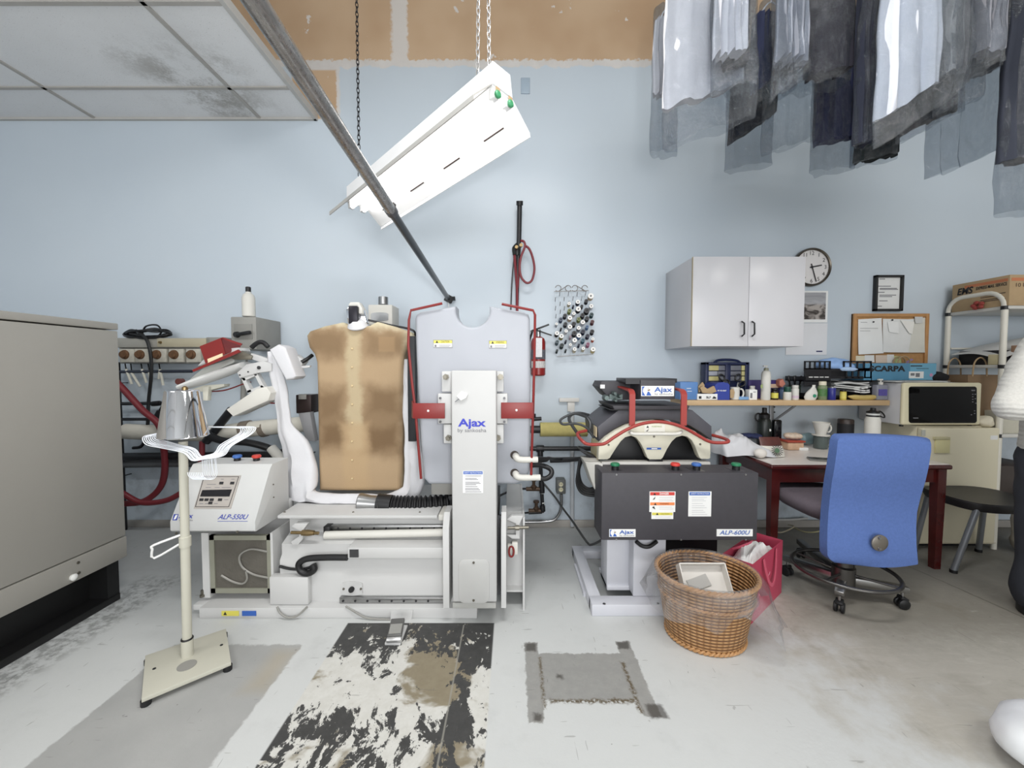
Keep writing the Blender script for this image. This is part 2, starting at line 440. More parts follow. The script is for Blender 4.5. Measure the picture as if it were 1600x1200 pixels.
struct('floor', MB().box(-4.4, 4.4, -7.6, 3.12, -0.1, 0.0), floor_material())
struct('wall_back', MB().box(-4.4, 4.4, YW, YW + 0.1, 0, 4.6), WALLM)
struct('wall_left', MB().box(-4.4, -4.3, -7.6, YW, 0, 4.6), WALLM)
struct('wall_right', MB().box(4.3, 4.4, -7.6, YW, 0, 4.6), PLAINW)
struct('wall_front', MB().box(-4.4, 4.4, -7.7, -7.6, 0, 4.6), PLAINW)
struct('ceiling', MB().box(-4.3, -1.44, -3.3, YW, 3.06, 3.09), ceiling_material())
struct('ceiling_1', MB().box(-4.4, 4.4, -7.7, 3.12, 4.6, 4.7), PLAINW)
mb = MB()
for gx in (-3.07, -1.855): mb.box(gx - 0.012, gx + 0.012, -3.3, YW, 3.052, 3.061)
for k in range(8): mb.box(-4.3, -1.44, 2.69 - 0.61 * k - 0.012, 2.69 - 0.61 * k + 0.012, 3.052, 3.0615)
struct('trim_1', mb, M('ceiling_grid_metal', (176, 172, 166), 0.5, var=0.06))
mb = MB(); mb.box(-4.3, -1.44, YW - 0.022, YW, 3.045, 3.06); mb.box(-1.46, -1.435, -3.3, YW, 3.045, 3.095)
struct('trim_2', mb, M('ceiling_edge_metal', (190, 188, 184), 0.5, var=0.05))
struct('baseboard_back', MB().box(-4.3, 4.3, YW - 0.018, YW, 0.0, 0.055, 0.004), M('baseboard_paint', (168, 164, 158), 0.55, var=0.12, vs=12))
# electrical blank plates painted over
def plate(px0, py0, px1, py1, lab):
    return MB().pbox(px0, py0, px1, py1, YW - 0.008, 0.008, 0.003).build('blanking_plate', M('painted_plate', (166, 182, 196), 0.4), label=lab, cat='cover plate')
plate(814, 121, 828, 146, 'small wall-blue blanking plate high on the wall beside the hanging light')

# ---------------------------------------------------------------- camera
cam = bpy.data.cameras.new('camera'); cam.sensor_width = 36.0; cam.lens = 36.0 * F / 1600.0
cam.clip_start = 0.02; cam.clip_end = 50
co = bpy.data.objects.new('camera', cam); COL.objects.link(co)
co.location = (0, 0, CAMZ); co.rotation_euler = (PI / 2 - PITCH, 0, 0)
SC.camera = co

# ---------------------------------------------------------------- light
w = bpy.data.worlds.new('world'); SC.world = w; w.use_nodes = True
w.node_tree.nodes['Background'].inputs[0].default_value = (0.8, 0.88, 1.0, 1); w.node_tree.nodes['Background'].inputs[1].default_value = 0.06
def area(name, loc, sx, sy, power, color=(1, 0.98, 0.95), look=None):
    a = bpy.data.lights.new(name, 'AREA'); a.shape = 'RECTANGLE'; a.size = sx; a.size_y = sy; a.energy = power; a.color = color
    o = bpy.data.objects.new(name, a); COL.objects.link(o); o.location = loc
    d = (Vector(look) - Vector(loc)) if look else Vector((0, 0, -1))
    o.rotation_euler = d.to_track_quat('-Z', 'Y').to_euler()
    return o
# ceiling fluorescents of the shop behind and above the camera
area('ceiling_lamp', (0.1, 0.45, 3.5), 1.3, 0.35, 58, (1.0, 0.995, 0.985))
area('ceiling_lamp', (-2.6, 0.3, 3.03), 1.2, 0.3, 24, (1.0, 0.975, 0.94))
area('ceiling_lamp', (2.3, 0.0, 3.0), 1.3, 0.3, 20, (1.0, 0.97, 0.92), look=(2.3, 1.2, 0))
# added even fill from behind the camera, no window is known there
area('frontal_fill', (0.0, -7.5, 1.8), 7.4, 2.6, 330, (0.985, 0.99, 1.0), look=(0, 2.5, 1.75))
# the photographer's flash beside the lens
area('camera_flash', (0.14, -0.12, 1.38), 0.16, 0.12, 4.5, (1, 1, 1), look=(0.1, 3, 1.5))

area('ceiling_fill', (0.16, -0.2, 1.34), 0.2, 0.14, 23, (1, 1, 1), look=(-1.7, 1.3, 3.1))  # added fill aimed upward to brighten the ceiling
SC.view_settings.view_transform = 'Standard'; SC.view_settings.look = 'None'
SC.view_settings.exposure = 0.0; SC.view_settings.gamma = 1.0; SC.view_settings.use_curve_mapping = False
SC.cycles.transparent_max_bounces = 32
SC.cycles.max_bounces = 8
# ================================================================ big grey cabinet at the side
CABM = M('cabinet_grey_paint', (160, 157, 150), 0.5, var=0.03, vs=3, bump=0.08, bs=300)
cab = thing('dry_cleaning_cabinet', (-2.6, 0.9, 0), 'tall grey sheet metal machine cabinet on a black base, cut off by the picture edge', 'machine')
XC = -2.06
MB().box(-3.3, XC, -0.6, 2.09, 0.33, 1.412, 0.004).build('side_panel', CABM, cab)
MB().box(-3.3, XC + 0.002, -0.6, 2.092, 1.418, 1.452, 0.004).build('top_panel', CABM, cab)
kp = MB().box(-3.3, XC + 0.003, -0.6, 2.092, 0.215, 0.325, 0.004).build('kick_panel', CABM, cab)
for (q, n) in (((121, 879), 0.006), ((122, 895), 0.006)):
    p = P(q[0], q[1], 1.0); t = (XC) / p.x; c = V(0, 0, CAMZ) + (p - V(0, 0, CAMZ)) * t
    MB().lathe([(0.007, 0), (0.006, 0.004)], c + V(0.003, 0, 0), (1, 0, 0), 10).build('screw', SCRW, kp)
p = P(112, 902, 1.0); c = V(0, 0, CAMZ) + (p - V(0, 0, CAMZ)) * (XC / p.x)
MB().lathe([(0.014, 0), (0.016, 0.01), (0.008, 0.016)], c + V(0.003, 0, 0), (1, 0, 0), 14).build('knob', M('knob_white', (236, 236, 232), 0.35), kp)
BB = M('base_black_paint', (18, 18, 19), 0.5, var=0.2)
m = MB().box(-3.3, -2.17, -0.6, 2.02, 0.03, 0.212); m.box(-2.2, -2.075, 2.0, 2.06, 0.0, 0.212)
m.box(-3.3, -2.07, -0.6, 2.06, 0.0, 0.035, 0.004)
m.build('base', BB, cab)

# ================================================================ services on the rear wall (left part)
sb = thing('socket_strip', P(255, 547, 2.95), 'grey wall box with a row of five stained round control sockets', 'electrical box')
MB().pbox(181, 528, 322, 543, 2.90, 0.12, 0.003).build('lid', M('box_lid', (160, 158, 150), 0.5), sb)
MB().pbox(245, 529, 322, 542, 2.895, 0.01, 0.002).build('front_strip', M('aged_cream_strip', (178, 170, 146), 0.5), sb)
m = MB().pbox(186, 543, 330, 568, 2.93, 0.085, 0.003); m.build('body', GREYBOX, sb)
MB().lathe([(0.010, 0), (0.008, 0.014)], P(251, 535, 2.895), (0, -1, 0), 12).build('screw', BRASS, sb)
MB().pbox(322, 527, 352, 545, 2.93, 0.09, 0.003).build('end_box', GREYBOX, sb)
for i, cx in enumerate((198, 222, 248, 275, 302)):
    s = MB().pbox(cx - 12, 545, cx + 12, 566, 2.905, 0.03, 0.004).build('socket_plate', M('stained_socket', (196, 192, 180), 0.6, var=0.22, vs=30), sb)
    MB().lathe([(0.034, 0), (0.032, 0.008), (0.026, 0.012), (0.024, 0.022), (0.0, 0.024)], P(cx - 3, 554, 2.905), (0, -1, 0), 18, cap1=False).build('knob', RUST, s)
cc = MB()
for k in range(4):
    rr = random.Random(k)
    pts = [P(195 + 70 * (0.5 - 0.5 * math.cos(a)) + rr.uniform(-3, 3), 522 + 6 * math.sin(a) + k * 1.0 - 2 + rr.uniform(-2, 2), 2.93 + 0.04 * math.sin(a * 2 + k)) for a in [2 * PI * i / 10 for i in range(10)]]
    cc.tube(pts, 0.007, 6, True, False, 4)
cc.ptube([(222, 522, 2.92), (228, 510, 2.91), (245, 508, 2.9), (252, 518, 2.9), (246, 527, 2.91)], 0.006, 6)
cc.ptube([(212, 516, 2.9), (222, 524, 2.9), (203, 521, 2.9)], 0.010, 6)
cc.ptube([(222, 522, 2.88), (231, 535, 2.875), (236, 560, 2.875), (236, 590, 2.88), (232, 630, 2.9), (231, 660, 2.9), (229, 680, 2.92), (221, 697, 2.94), (208, 700, 2.95)], 0.011, 6)
cc.build('power_cord', BLACK, label='black power cord coiled on the socket strip and hanging down', cat='cord')
for i, (a, b) in enumerate((((197, 577), (206, 600)), ((206, 583), (219, 604)), ((222, 577), (229, 598)), ((233, 580), (236, 596)), ((250, 577), (248, 592)), ((250, 578), (255, 602)))):
    words = ('first', 'second', 'third', 'fourth', 'fifth', 'sixth')[i]
    o = MB().tube([P(a[0], a[1], 2.95), P((a[0] + b[0]) / 2, (a[1] + b[1]) / 2 , 2.945), P(b[0], b[1], 2.95)], 0.0085, 8).build('wire_tail', M('wire_white', (214, 212, 200), 0.5), label=f'pale tail of wire hanging below the socket strip, {words} from the grey cabinet', cat='wire', group='wire tails under the socket strip')
    MB().tube([P(a[0] - 2, 566, 2.97), P(a[0], a[1], 2.95)], 0.004, 6).build('core', BLACK, o)

# disconnect switch with a bottle on top
ds = thing('disconnect_switch', P(390, 580, 2.95), 'grey metal disconnect switch box with a black handle on the wall', 'switch box')
m = MB().pbox(360, 495, 401, 546, 2.72, 0.29, 0.006); m.build('box', GREYBOX, ds)
m = MB().pbox(365, 506, 394, 530, 2.715, 0.006, 0.002); m.build('face_plate', M('switch_face', (134, 133, 128), 0.5), ds)
h = MB().bar(P(370, 523, 2.70), P(391, 519, 2.685), 0.022, 0.022, bev=0.004); h.lathe([(0.022, 0), (0.018, 0.02)], P(371, 523, 2.715), (0, -1, 0), 14)
h.build('handle', BLACK, ds)
bt = thing('spray_bottle', P(389, 495, 2.80), 'white plastic bottle with a black cap standing on the switch box', 'bottle')
b0 = P(389, 495, 2.80); z1 = P(389, 455, 2.8).z - b0.z
MB().lathe([(0.036, 0), (0.041, 0.005), (0.041, z1 * 0.72), (0.034, z1 * 0.85), (0.018, z1 * 0.93), (0.016, z1)], b0, seg=20).build('body', OFFW, bt)
MB().lathe([(0.017, z1 - 0.01), (0.017, z1 + 0.026), (0.013, z1 + 0.03)], b0, seg=16).build('cap', BLACK, bt)
MB().ptube([(385, 540, 2.9), (382, 570, 2.96), (380, 640, 2.98)], 0.02, 10).build('conduit', GREYBOX, label='grey conduit dropping from the disconnect switch behind the press', cat='conduit')

def pipe(name, q, r, mat, label, cat='pipe', seg=10, smooth=0, fit=None, fmat=None):
    o = MB().ptube(q, r, seg, smooth).build(name, mat, label=label, cat=cat)
    for k in (0.2, 0.8):
        i = k * (len(q) - 1); j = int(i); A_, B_ = P(*q[j]), P(*q[min(j + 1, len(q) - 1)]); c = A_.lerp(B_, i - j)
        if cat == 'pipe' and name != 'slant_pipe': MB().bar(c, V(c.x, YW - .001, c.z), .012, .006).build('wall_clip', BLACKM, o)
    for f in (fit or []):
        d = (P(*f[1]) - P(*f[0])); MB().lathe([(r * 1.45, 0), (r * 1.55, d.length * 0.2), (r * 1.55, d.length * 0.8), (r * 1.45, d.length)], P(*f[0]), d, 12).build('fitting', fmat or mat, o)
    return o
pipe('thin_pipe', [(178, 581, 2.95), (300, 580, 2.95)], 0.011, M('blue_black_pipe', (48, 54, 66), 0.4), 'thin dark pipe just below the socket strip')
pipe('steam_pipe', [(180, 631, 2.94), (256, 630, 2.94), (243, 655, 2.93)], 0.0125, BLACKM, 'short black pipe that turns down behind the chrome shade', fit=[((238, 631, 2.94), (250, 630, 2.94)), ((250, 642, 2.935), (244, 653, 2.93))])
pipe('thin_pipe', [(180, 655, 2.95), (250, 655, 2.95)], 0.011, BLACKM, 'thin black pipe low above the white insulated pipe')
pipe('riser_pipe', [(184, 566, 2.95), (186, 620, 2.95), (189, 680, 2.95), (196, 838, 2.96)], 0.014, BLACKM, 'black upright pipe at the edge of the grey cabinet', fit=[((185, 600, 2.95), (185, 612, 2.95))])
INS = M('insulation_wrap', (214, 210, 198), 0.8, var=0.08, vs=10, bump=0.3, bs=40)
o = pipe('insulated_pipe', [(196, 674, 2.9), (250, 676, 2.9), (330, 677, 2.9), (395, 670, 2.9), (480, 662, 2.9)], 0.056, INS, 'white wrapped insulated pipe running along the wall behind the press', smooth=4, seg=14)
for (a, b) in ((378, 392), (408, 416), (444, 452)):
    MB().ptube([(a, 671, 2.9), (b, 669, 2.9)], 0.059, 14, 0).build('tape_band', M('grey_tape', (122, 112, 100), 0.6), o)
pipe('main_pipe', [(150, 714, 2.9), (440, 711, 2.9)], 0.028, M('black_main_pipe', (20, 21, 24), 0.4), 'thick black pipe crossing the wall behind the control box')
pipe('grey_conduit', [(150, 725, 2.94), (440, 722, 2.94)], 0.03, M('dull_grey_pipe', (96, 98, 100), 0.5), 'dull grey pipe directly under the thick black one')
pipe('white_wire', [(150, 736, 2.98), (205, 728, 2.98), (290, 729, 2.98)], 0.005, PAPERG, 'thin white wire strung along the wall below the pipes', cat='wire', smooth=4)
def hose(q, r, mat, label, name='hose', cat='hose', seg=10, parent=None, smooth=8):
    return MB().ptube(q, r, seg, smooth).build(name, mat, parent, label=label if not parent else None, cat=cat if not parent else None)
hose([(170, 586, 2.82), (188, 603, 2.82), (222, 640, 2.82), (248, 664, 2.83), (256, 700, 2.86), (257, 740, 2.88), (248, 765, 2.88), (225, 783, 2.86), (195, 787, 2.82), (170, 788, 2.8)], 0.021, HOSE, 'red hose slanting down past the chrome shade and curling back')
hose([(170, 758, 2.76), (192, 771, 2.76), (220, 785, 2.78), (255, 783, 2.8), (280, 772, 2.82), (310, 750, 2.86)], 0.019, HOSE, 'red hose sagging low behind the hanger stand pole')
hose([(316, 690, 2.85), (314, 720, 2.86), (300, 760, 2.88)], 0.018, HOSE, 'short red hose dropping behind the wire hangers')
hose([(322, 676, 2.72), (345, 688, 2.70), (390, 692, 2.70), (425, 702, 2.72), (445, 714, 2.74)], 0.024, BLACK, 'thick black hose sweeping toward the white nozzle behind the press')
pipe('white_nozzle', [(424, 700, 2.66), (452, 732, 2.62)], 0.032, OFFW, 'white plastic hose end behind the control box')
pipe('slant_pipe', [(362, 640, 2.80), (322, 690, 2.84)], 0.028, BLACKM, 'dark slanted pipe beside the chrome shade')

# ================================================================ shirt press
RB = 2.30   # depth of the shirt form
pr = thing('shirt_press', (-0.7, 2.2, 0), 'white shirt press with beige body form and upright front shield on a low rail base', 'press machine')
def prt(mb, name, mat, par=None, **k): return mb.build(name, mat, par or pr, **k)
# plinth and rail body
pl_ = prt(MB().box(-1.525, -0.17, 1.893, 2.72, 0.0, 0.052, 0.004).box(-1.575, -1.52, 1.92, 2.72, 0.025, 0.052, 0.003), 'plinth', WHITE)
prt(MB().pbox(346, 955, 373, 962.5, 1.89, 0.004), 'caution_strip', YEL, pl_)
prt(MB().pbox(378, 955, 400, 962.5, 1.89, 0.004), 'notice_strip', BLUEL, pl_)
prt(MB().prism([P(349, 961, 1.8885), P(354, 961, 1.8885), P(351.5, 956, 1.8885)], (0, 0.002, 0)), 'warning_mark', INK, pl_)
prt(MB().lathe([(0.012, 0), (0.012, 0.012), (0.007, 0.012), (0.007, 0.035)], (-1.55, 1.95, 0.075), seg=6), 'bolt', SCRW, pl_)
m = MB().prism([(-1.16, 1.95, .04), (-1.16, 1.95, .26), (-1.16, 1.97, .285), (-1.16, 1.97, .335), (-1.16, 2.045, .365), (-1.16, 2.045, .465), (-1.16, 2.55, .465), (-1.16, 2.55, .04)], (1.02, 0, 0), 0.003)
body = prt(m, 'body', WHITE)
tp = prt(MB().box(-1.175, -0.375, 1.965, 2.5, 0.466, 0.482, 0.003), 'top_plate', WHITE)
for q in ((445, 813), (552, 811), (656, 809)): prt(MB().lathe([(0.006, 0), (0.004, 0.004)], V(P(q[0], q[1], 2.01).x, 2.01, 0.482), seg=8), 'screw', SCRW, tp)
prt(MB().box(-0.37, -0.25, 1.975, 2.2, 0.452, 0.482, 0.004), 'top_plate_end', OFFW)
prt(MB().box(P(428, 920, 1.95).x, P(487, 920, 1.95).x, 1.915, 1.96, .055, P(428, 902, 1.915).z, 0.003), 'ledge_box', WHITE)
def rail(x0, x1, yt, yb, Y, holes):
    r_ = prt(MB().pbox(x0, yt, x1, yb, Y, 0.02, 0.002), 'slide_rail', STEEL)
    for h in holes: prt(MB().lathe([(0.0055, 0), (0.0055, 0.002)], P(h, (yt + yb) / 2 + 0.5, Y), (0, -1, 0), 10), 'bolt_hole', INK, r_)
rail(514, 693, 821, 829, 2.02, [514 + 14 + 18.8 * i for i in range(9)])
rail(530, 693, 934, 943, 1.928, [536 + 19 * i for i in range(8)])
prt(MB().pbox(505, 823, 515, 838, 2.0, 0.05, 0.003), 'rail_stop', BLACK)
prt(MB().ptube([(508, 836, 2.0), (694, 832, 2.0)], 0.02, 12, 0), 'cylinder_tube', OFFW)
arm = prt(MB().box(P(543, 860, 1.90).x, P(693, 860, 1.90).x, 1.90, 2.02, P(543, 873, 1.9).z, P(543, 856, 1.9).z, 0.004), 'carriage_arm', WHITE)
prt(MB().pbox(546, 859, 560, 871, 1.896, 0.01), 'opening', DKST, arm)
prt(MB().ptube([(543, 871, 1.93), (510, 871, 1.93), (480, 873, 1.93), (467, 881, 1.925), (470, 892, 1.925), (481, 896, 1.925), (491, 890, 1.925), (489, 882, 1.925)], 0.0155, 10, 6), 'cable_chain', BLACK)
prt(MB().ptube([(437, 885, 1.94), (455, 889, 1.94), (475, 889, 1.94), (492, 884, 1.935)], 0.007, 8, 6), 'cable', BLACK)
# stop block with brass fitting
prt(MB().ppoly([(455, 823), (461, 818), (481, 818), (473, 829), (473, 842), (466, 851), (457, 851), (454, 847), (467, 838), (467, 829)], 1.955, 0.03, 0.002), 'stop_bracket', WHITE)
prt(MB().ptube([(455, 832, 1.95), (498, 833, 1.95)], 0.008, 10, 0).lathe([(0.014, 0), (0.016, 0.03), (0.012, 0.06)], P(472, 832.5, 1.95), (1, 0, 0), 8), 'brass_fitting', BRASS)
# oval plate with knob
op = prt(MB().prism([P(550 + 16 * math.copysign(min(1, abs(1.5 * math.cos(a))), math.cos(a)), 920 + 11 * math.sin(a), 1.942) for a in [2 * PI * i / 28 for i in range(28)]], (0, 0.008, 0)), 'oval_plate', WHITE)
prt(MB().lathe([(0.013, 0), (0.014, 0.012), (0.010, 0.02)], P(550, 920, 1.942), (0, -1, 0), 14), 'knob', BLACK, op)
for sx in (537, 564): prt(MB().lathe([(0.006, 0), (0.005, 0.005)], P(sx, 920, 1.942), (0, -1, 0), 8), 'screw', SCRW, op)
# upright flat bars
for (xa, xb, nm) in ((692, 702, 0), (783, 791, 1)):
    top = P(xa, 805, 1.90)
    z0 = P(xa, 950, 1.84).z
    xl, xr = P(xa, 900, 1.84).x, P(xb, 900, 1.84).x
    m = MB().prism([(xl, 1.84, z0), (xl, 1.84, P(0, 826, 1.84).z), (xl, 1.88, P(0, 800, 1.88).z), (xl, 1.97, P(0, 800, 1.88).z), (xl, 1.97, z0)], (xr - xl, 0, 0), 0.002)
    prt(m, 'frame_bar', WHITE)
# end panel
ex0, ex1 = P(790, 880, 1.97).x, P(818, 880, 1.97).x
m = MB().prism([(ex0, 2.02, .07), (ex0, 2.02, .26), (ex0, 2.05, .30), (ex0, 2.05, .47), (ex0, 2.55, .47), (ex0, 2.55, .07)], (ex1 - ex0, 0, 0), 0.003)
m.box(ex1 - 0.004, ex1 + 0.006, 1.96, 2.55, 0.0, 0.475); m.box(ex0 - 0.02, ex1, 1.975, 2.5, 0.085, 0.095)
prt(m, 'end_panel', WHITE)
prt(MB().pbox(800, 848, 809, 867, 1.95, 0.03, 0.003).pbox(793, 852, 801, 866, 1.955, 0.03, 0.002), 'limit_switch', OFFW)
prt(MB().tube(loopring(P(799, 862, 1.94), 0.012, 0.026, 16), 0.005, 6, True), 'red_loop', RED)
prt(MB().ppoly([(792, 812), (800, 806), (818, 806), (812, 818), (812, 842), (800, 842), (792, 836), (806, 836), (806, 818)], 1.955, 0.03, 0.002), 'stop_bracket', WHITE)
prt(MB().ptube([(793, 825, 1.95), (826, 824, 1.95)], 0.008, 10, 0).lathe([(0.013, 0), (0.013, 0.02)], P(805, 824.6, 1.95), (1, 0, 0), 8), 'brass_fitting', SCRW)
# grille compartment
gx0, gx1, gz0, gz1 = P(316, 885, 1.95).x, P(427, 885, 1.95).x, 0.07, P(0, 836, 1.95).z
m = MB().box(gx0, gx0 + 0.035, 1.95, 2.6, gz0, gz1 + 0.01).box(gx1 - 0.012, gx1, 1.95, 2.6, gz0, gz1 + 0.01).box(gx0, gx1, 2.0, 2.6, gz0, gz0 + 0.03).box(gx0, gx1, 2.2, 2.6, gz0, gz1)
cf = prt(m, 'compartment_frame', WHITE)
m = MB()
for a in ((gx0 + .035, gx0 + .058, gz0 + .02, gz1 - .005), (gx1 - .034, gx1 - .012, gz0 + .02, gz1 - .005), (gx0 + .035, gx1 - .012, gz0 + .02, gz0 + .045), (gx0 + .035, gx1 - .012, gz1 - .028, gz1 - .005)): m.box(a[0], a[1], 1.955, 1.975, a[2], a[3])
prt(m, 'filter_frame', M('filter_frame_alloy', (152, 152, 138), 0.5, 0.3), cf)
def mesh_mat():
    t = NT('dusty_filter_mesh'); p = t.geo()
    g = t.n('ShaderNodeTexChecker'); g.inputs['Scale'].default_value = 260; t.l(p, g.inputs[0])
    c = t.mix(t.noise(9, 4, vec=p), rgb((88, 85, 78)), rgb((112, 108, 101)))
    c = t.mix(t.math('MULTIPLY', g.outputs[1], 0.25), c, rgb((70, 68, 64)))
    b = t.bsdf(c, 0.8, spec=0.2); t.bump(b, t.noise(40, 3, vec=p), 0.5, 0.01); return t.done(b)
fm = prt(MB().box(gx0 + .05, gx1 - .03, 1.962, 1.97, gz0 + .04, gz1 - .025), 'filter_mesh', mesh_mat(), cf)
prt(MB().ptube([(418, 862, 1.956), (392, 858, 1.956), (375, 868, 1.956), (378, 885, 1.956), (395, 897, 1.956), (420, 903, 1.956)], 0.005, 6, 6).ptube([(346, 899, 1.956), (362, 908, 1.956), (378, 912, 1.956), (386, 905, 1.956), (384, 890, 1.956)], 0.005, 6, 6), 'wire_hook', M('dull_wire', (168, 166, 160), 0.5, 0.5), cf)

# control box (wedge)
xL, xR, zb, zt, yF, yT, yB = -1.615, -1.213, .445, .735, 1.852, 1.985, 2.14
prof = [(yF + 0.008, zb), (yF, zb + .008), (yF, zb + .05), (yT - 0.008, zt - .022), (yT + 0.012, zt), (yB, zt), (yB, zb)]
cb = prt(MB().prism([(xL, y, z) for y, z in prof], (xR - xL, 0, 0), 0.003), 'control_box', M('control_box_white', (198, 199, 198), 0.45, spec=.22, var=0.02))
fo = V((xL + xR) / 2, yF, zb + .05); fw = V(0, yT - 0.008 - yF, zt - .022 - zb - .05).normalized(); FU = V(1, 0, 0); FN = FU.cross(fw)
def onface(px, py):
    "pixel -> point on the sloping front of the control box"
    d = P(px, py, 1.0) - V(0, 0, CAMZ); o = V(0, 0, CAMZ)
    return o + d * ((fo - o).dot(FN) / d.dot(FN))
def fpoly(q, th, name, mat, par, lift=0.0):
    return prt(MB().prism([onface(*a) + FN * lift for a in q], FN * th), name, mat, par)
kp = fpoly([(345, 743), (377, 743), (361, 795), (303, 795), (319, 743)], .0025, 'keypad_panel', M('keypad_grey', (172, 166, 160), 0.4), cb)
m = MB()
for a, b in (((319.5, 745), (373.5, 745)), ((373.5, 745), (358, 792)), ((358, 792), (306, 792)), ((306, 792), (319.5, 745))): m.bar(onface(*a) + FN * .0028, onface(*b) + FN * .0028, .0022, .0015, FN)
prt(m, 'border_line', INK, kp)
fpoly([(317, 766), (363, 765), (359, 776), (313.5, 776)], .002, 'display', M('display_black', (26, 26, 32), 0.15), kp, .0025)
for q in ((344, 753), (361, 753), (313, 779), (321, 779), (329, 779), (342, 779), (327, 784)):
    fpoly([(q[0], q[1]), (q[0] + 6, q[1]), (q[0] + 5, q[1] + 4), (q[0] - 1, q[1] + 4)], .002, 'key', INK, kp, .0025)
m = MB()
for q in ((324, 757, 14), (322, 762, 8), (336, 762, 8), (347, 762, 14), (346, 749, 4), (362, 749, 5), (312, 787, 6), (321, 787, 6), (335, 787, 6), (351, 781, 6)):
    m.bar(onface(q[0], q[1]) + FN * .0027, onface(q[0] + q[2], q[1]) + FN * .0027, .0028, .0008, FN)
prt(m, 'printing', INKG, kp)
lettering('ALP-550U', onface(364.5, 808), .022, BLUEINK, cb, FU, fw, width=.142, shear=.25, bold=.012)
m = MB().bar(onface(340, 814.5), onface(387, 814.5), .002, .001, FN); prt(m, 'underline', BLUEINK, cb)
fpoly([(272, 803.5), (279, 803.5), (276.5, 813), (269.5, 813)], .001, 'emblem_plate', BLUEINK, cb)
fpoly([(274.5, 805), (278, 804.5), (276.5, 808), (275, 811), (271.5, 812)], .001, 'emblem_figure', PAPER, cb, .001)
lettering('Ajax', onface(291, 806.5), .022, BLUEINK, cb, FU, fw, width=.066, bold=.015)
lettering('by sankosha', onface(291, 813), .007, INKG, cb, FU, fw, width=.064)
for (px, mt) in ((371, BLUEC), (401, M('red_cap', (198, 62, 52), 0.4))):
    c = V(P(px, 721, 2.07).x, 2.07, zt)
    b = prt(MB().lathe([(0.016, 0), (0.016, 0.014)], c, seg=16), 'button_base', BLACK, cb)
    prt(MB().lathe([(0.017, 0.014), (0.022, 0.018), (0.022, 0.026), (0.018, 0.03)], c, seg=20), 'button', mt, cb)
prt(MB().lathe([(.004, 0), (.003, .004)], V(xR, 2.0, P(426, 757, 2.0).z), (1, 0, 0), 8).lathe([(.004, 0), (.003, .004)], V(xR, 2.0, P(426, 777, 2.0).z), (1, 0, 0), 8), 'side_screw', SCRW, cb)
prt(MB().lathe([(.006, 0), (.005, .005)], V(P(371, 831, yF).x, yF, P(371, 831, yF).z), (0, -1, 0), 8).lathe([(.006, 0), (.005, .005)], V(P(276, 833, yF).x, yF, P(276, 833, yF).z), (0, -1, 0), 8), 'front_screw', SCRW, cb)
prt(MB().pbox(441, 781, 452, 803, 2.15, 0.05, 0.003), 'support_post', WHITE)

# shirt form (buck)
def form_mat():
    t = NT('scorched_form_cover'); p = t.geo(); x, y, z = t.sep(p)
    n = t.noise(7, 4, 0.6, vec=p); n2 = t.noise(400, 2, vec=p)
    xa = t.math('ADD', x, t.math('MULTIPLY', t.math('SUBTRACT', n, 0.5), 0.09)); za = t.math('ADD', z, t.math('MULTIPLY', t.math('SUBTRACT', t.noise(5, 4, 0.6, vec=p), 0.5), 0.14))
    cx = P(561, 0, RB).x
    def zz(py): return P(561, py, RB).z
    def xx(px): return P(px, 600, RB).x
    c = rgb((212, 203, 174))
    inner = t.boxmask(xa, za, xx(486), xx(635), zz(775), zz(512), 0.035)
    c = t.mix(t.math('MULTIPLY', inner, 0.95), c, t.mix(n2, rgb((164, 138, 107)), rgb((178, 153, 122))))
    dark = rgb((116, 93, 68))
    for (a, b, u, v, k, s) in ((484, 545, 517, 556, .75, .05), (570, 640, 517, 556, .7, .05), (496, 542, 604, 655, .85, .06), (572, 630, 606, 655, .85, .06), (500, 542, 655, 705, .95, .06), (570, 628, 657, 705, .95, .06)):
        c = t.mix(t.math('MULTIPLY', t.boxmask(xa, za, xx(a), xx(b), zz(v), zz(u), s), k), c, dark)
    mid = t.boxmask(xa, z, xx(547), xx(567), zz(700), zz(518), 0.02)
    c = t.mix(t.math('MULTIPLY', mid, 0.75), c, rgb((188, 173, 142)))
    mid2 = t.boxmask(xa, z, xx(536), xx(578), zz(780), zz(660), 0.03)
    c = t.mix(t.math('MULTIPLY', mid2, 0.7), c, rgb((182, 156, 121)))
    pocket = t.boxmask(x, z, xx(595), xx(620), zz(550), zz(527), 0.008)
    c = t.mix(t.math('MULTIPLY', pocket, 0.18), c, rgb((206, 172, 130)))
    b = t.bsdf(c, 0.8, spec=0.2); t.bump(b, t.noise(260, 2, vec=p), 0.2, 0.004); return t.done(b)
OUT = [(478, 531), (477, 524), (482, 517), (505, 509), (533, 503), (545, 508), (560, 511), (576, 508), (588, 502), (620, 511), (640, 518), (645, 525), (643, 534), (636, 545), (630, 556), (628, 572), (627, 768), (497, 768), (494, 600), (493, 566), (489, 553), (481, 543)]
form = prt(MB().ppoly(OUT, RB - .03, .14, .028, 5), 'shirt_form', form_mat(), sharp=60)
m = MB()
for i in range(8): m.ball(P(550, 545 + 29 * i, RB - .034), .006, .004, .006, 8)
prt(m, 'button_marks', M('pale_marks', (214, 192, 150), 0.8), form)
cl = prt(MB().lathe([(.05, 0), (.056, .008), (.046, .03), (.03, .045)], P(556, 511, RB - .035) + V(0, .03, 0), (0, -.5, 1), 20), 'collar_ring', CLOTHW)
cs = prt(MB().pbox(544, 478, 558, 506, RB - .05, .05, .004), 'collar_clamp', M('clamp_black', (38, 36, 44), 0.35, 0.4))
prt(MB().ppoly([(540, 484), (546, 478), (568, 484), (573, 504), (566, 507), (543, 504)], RB, .05, .004), 'clamp_housing', CHROME)
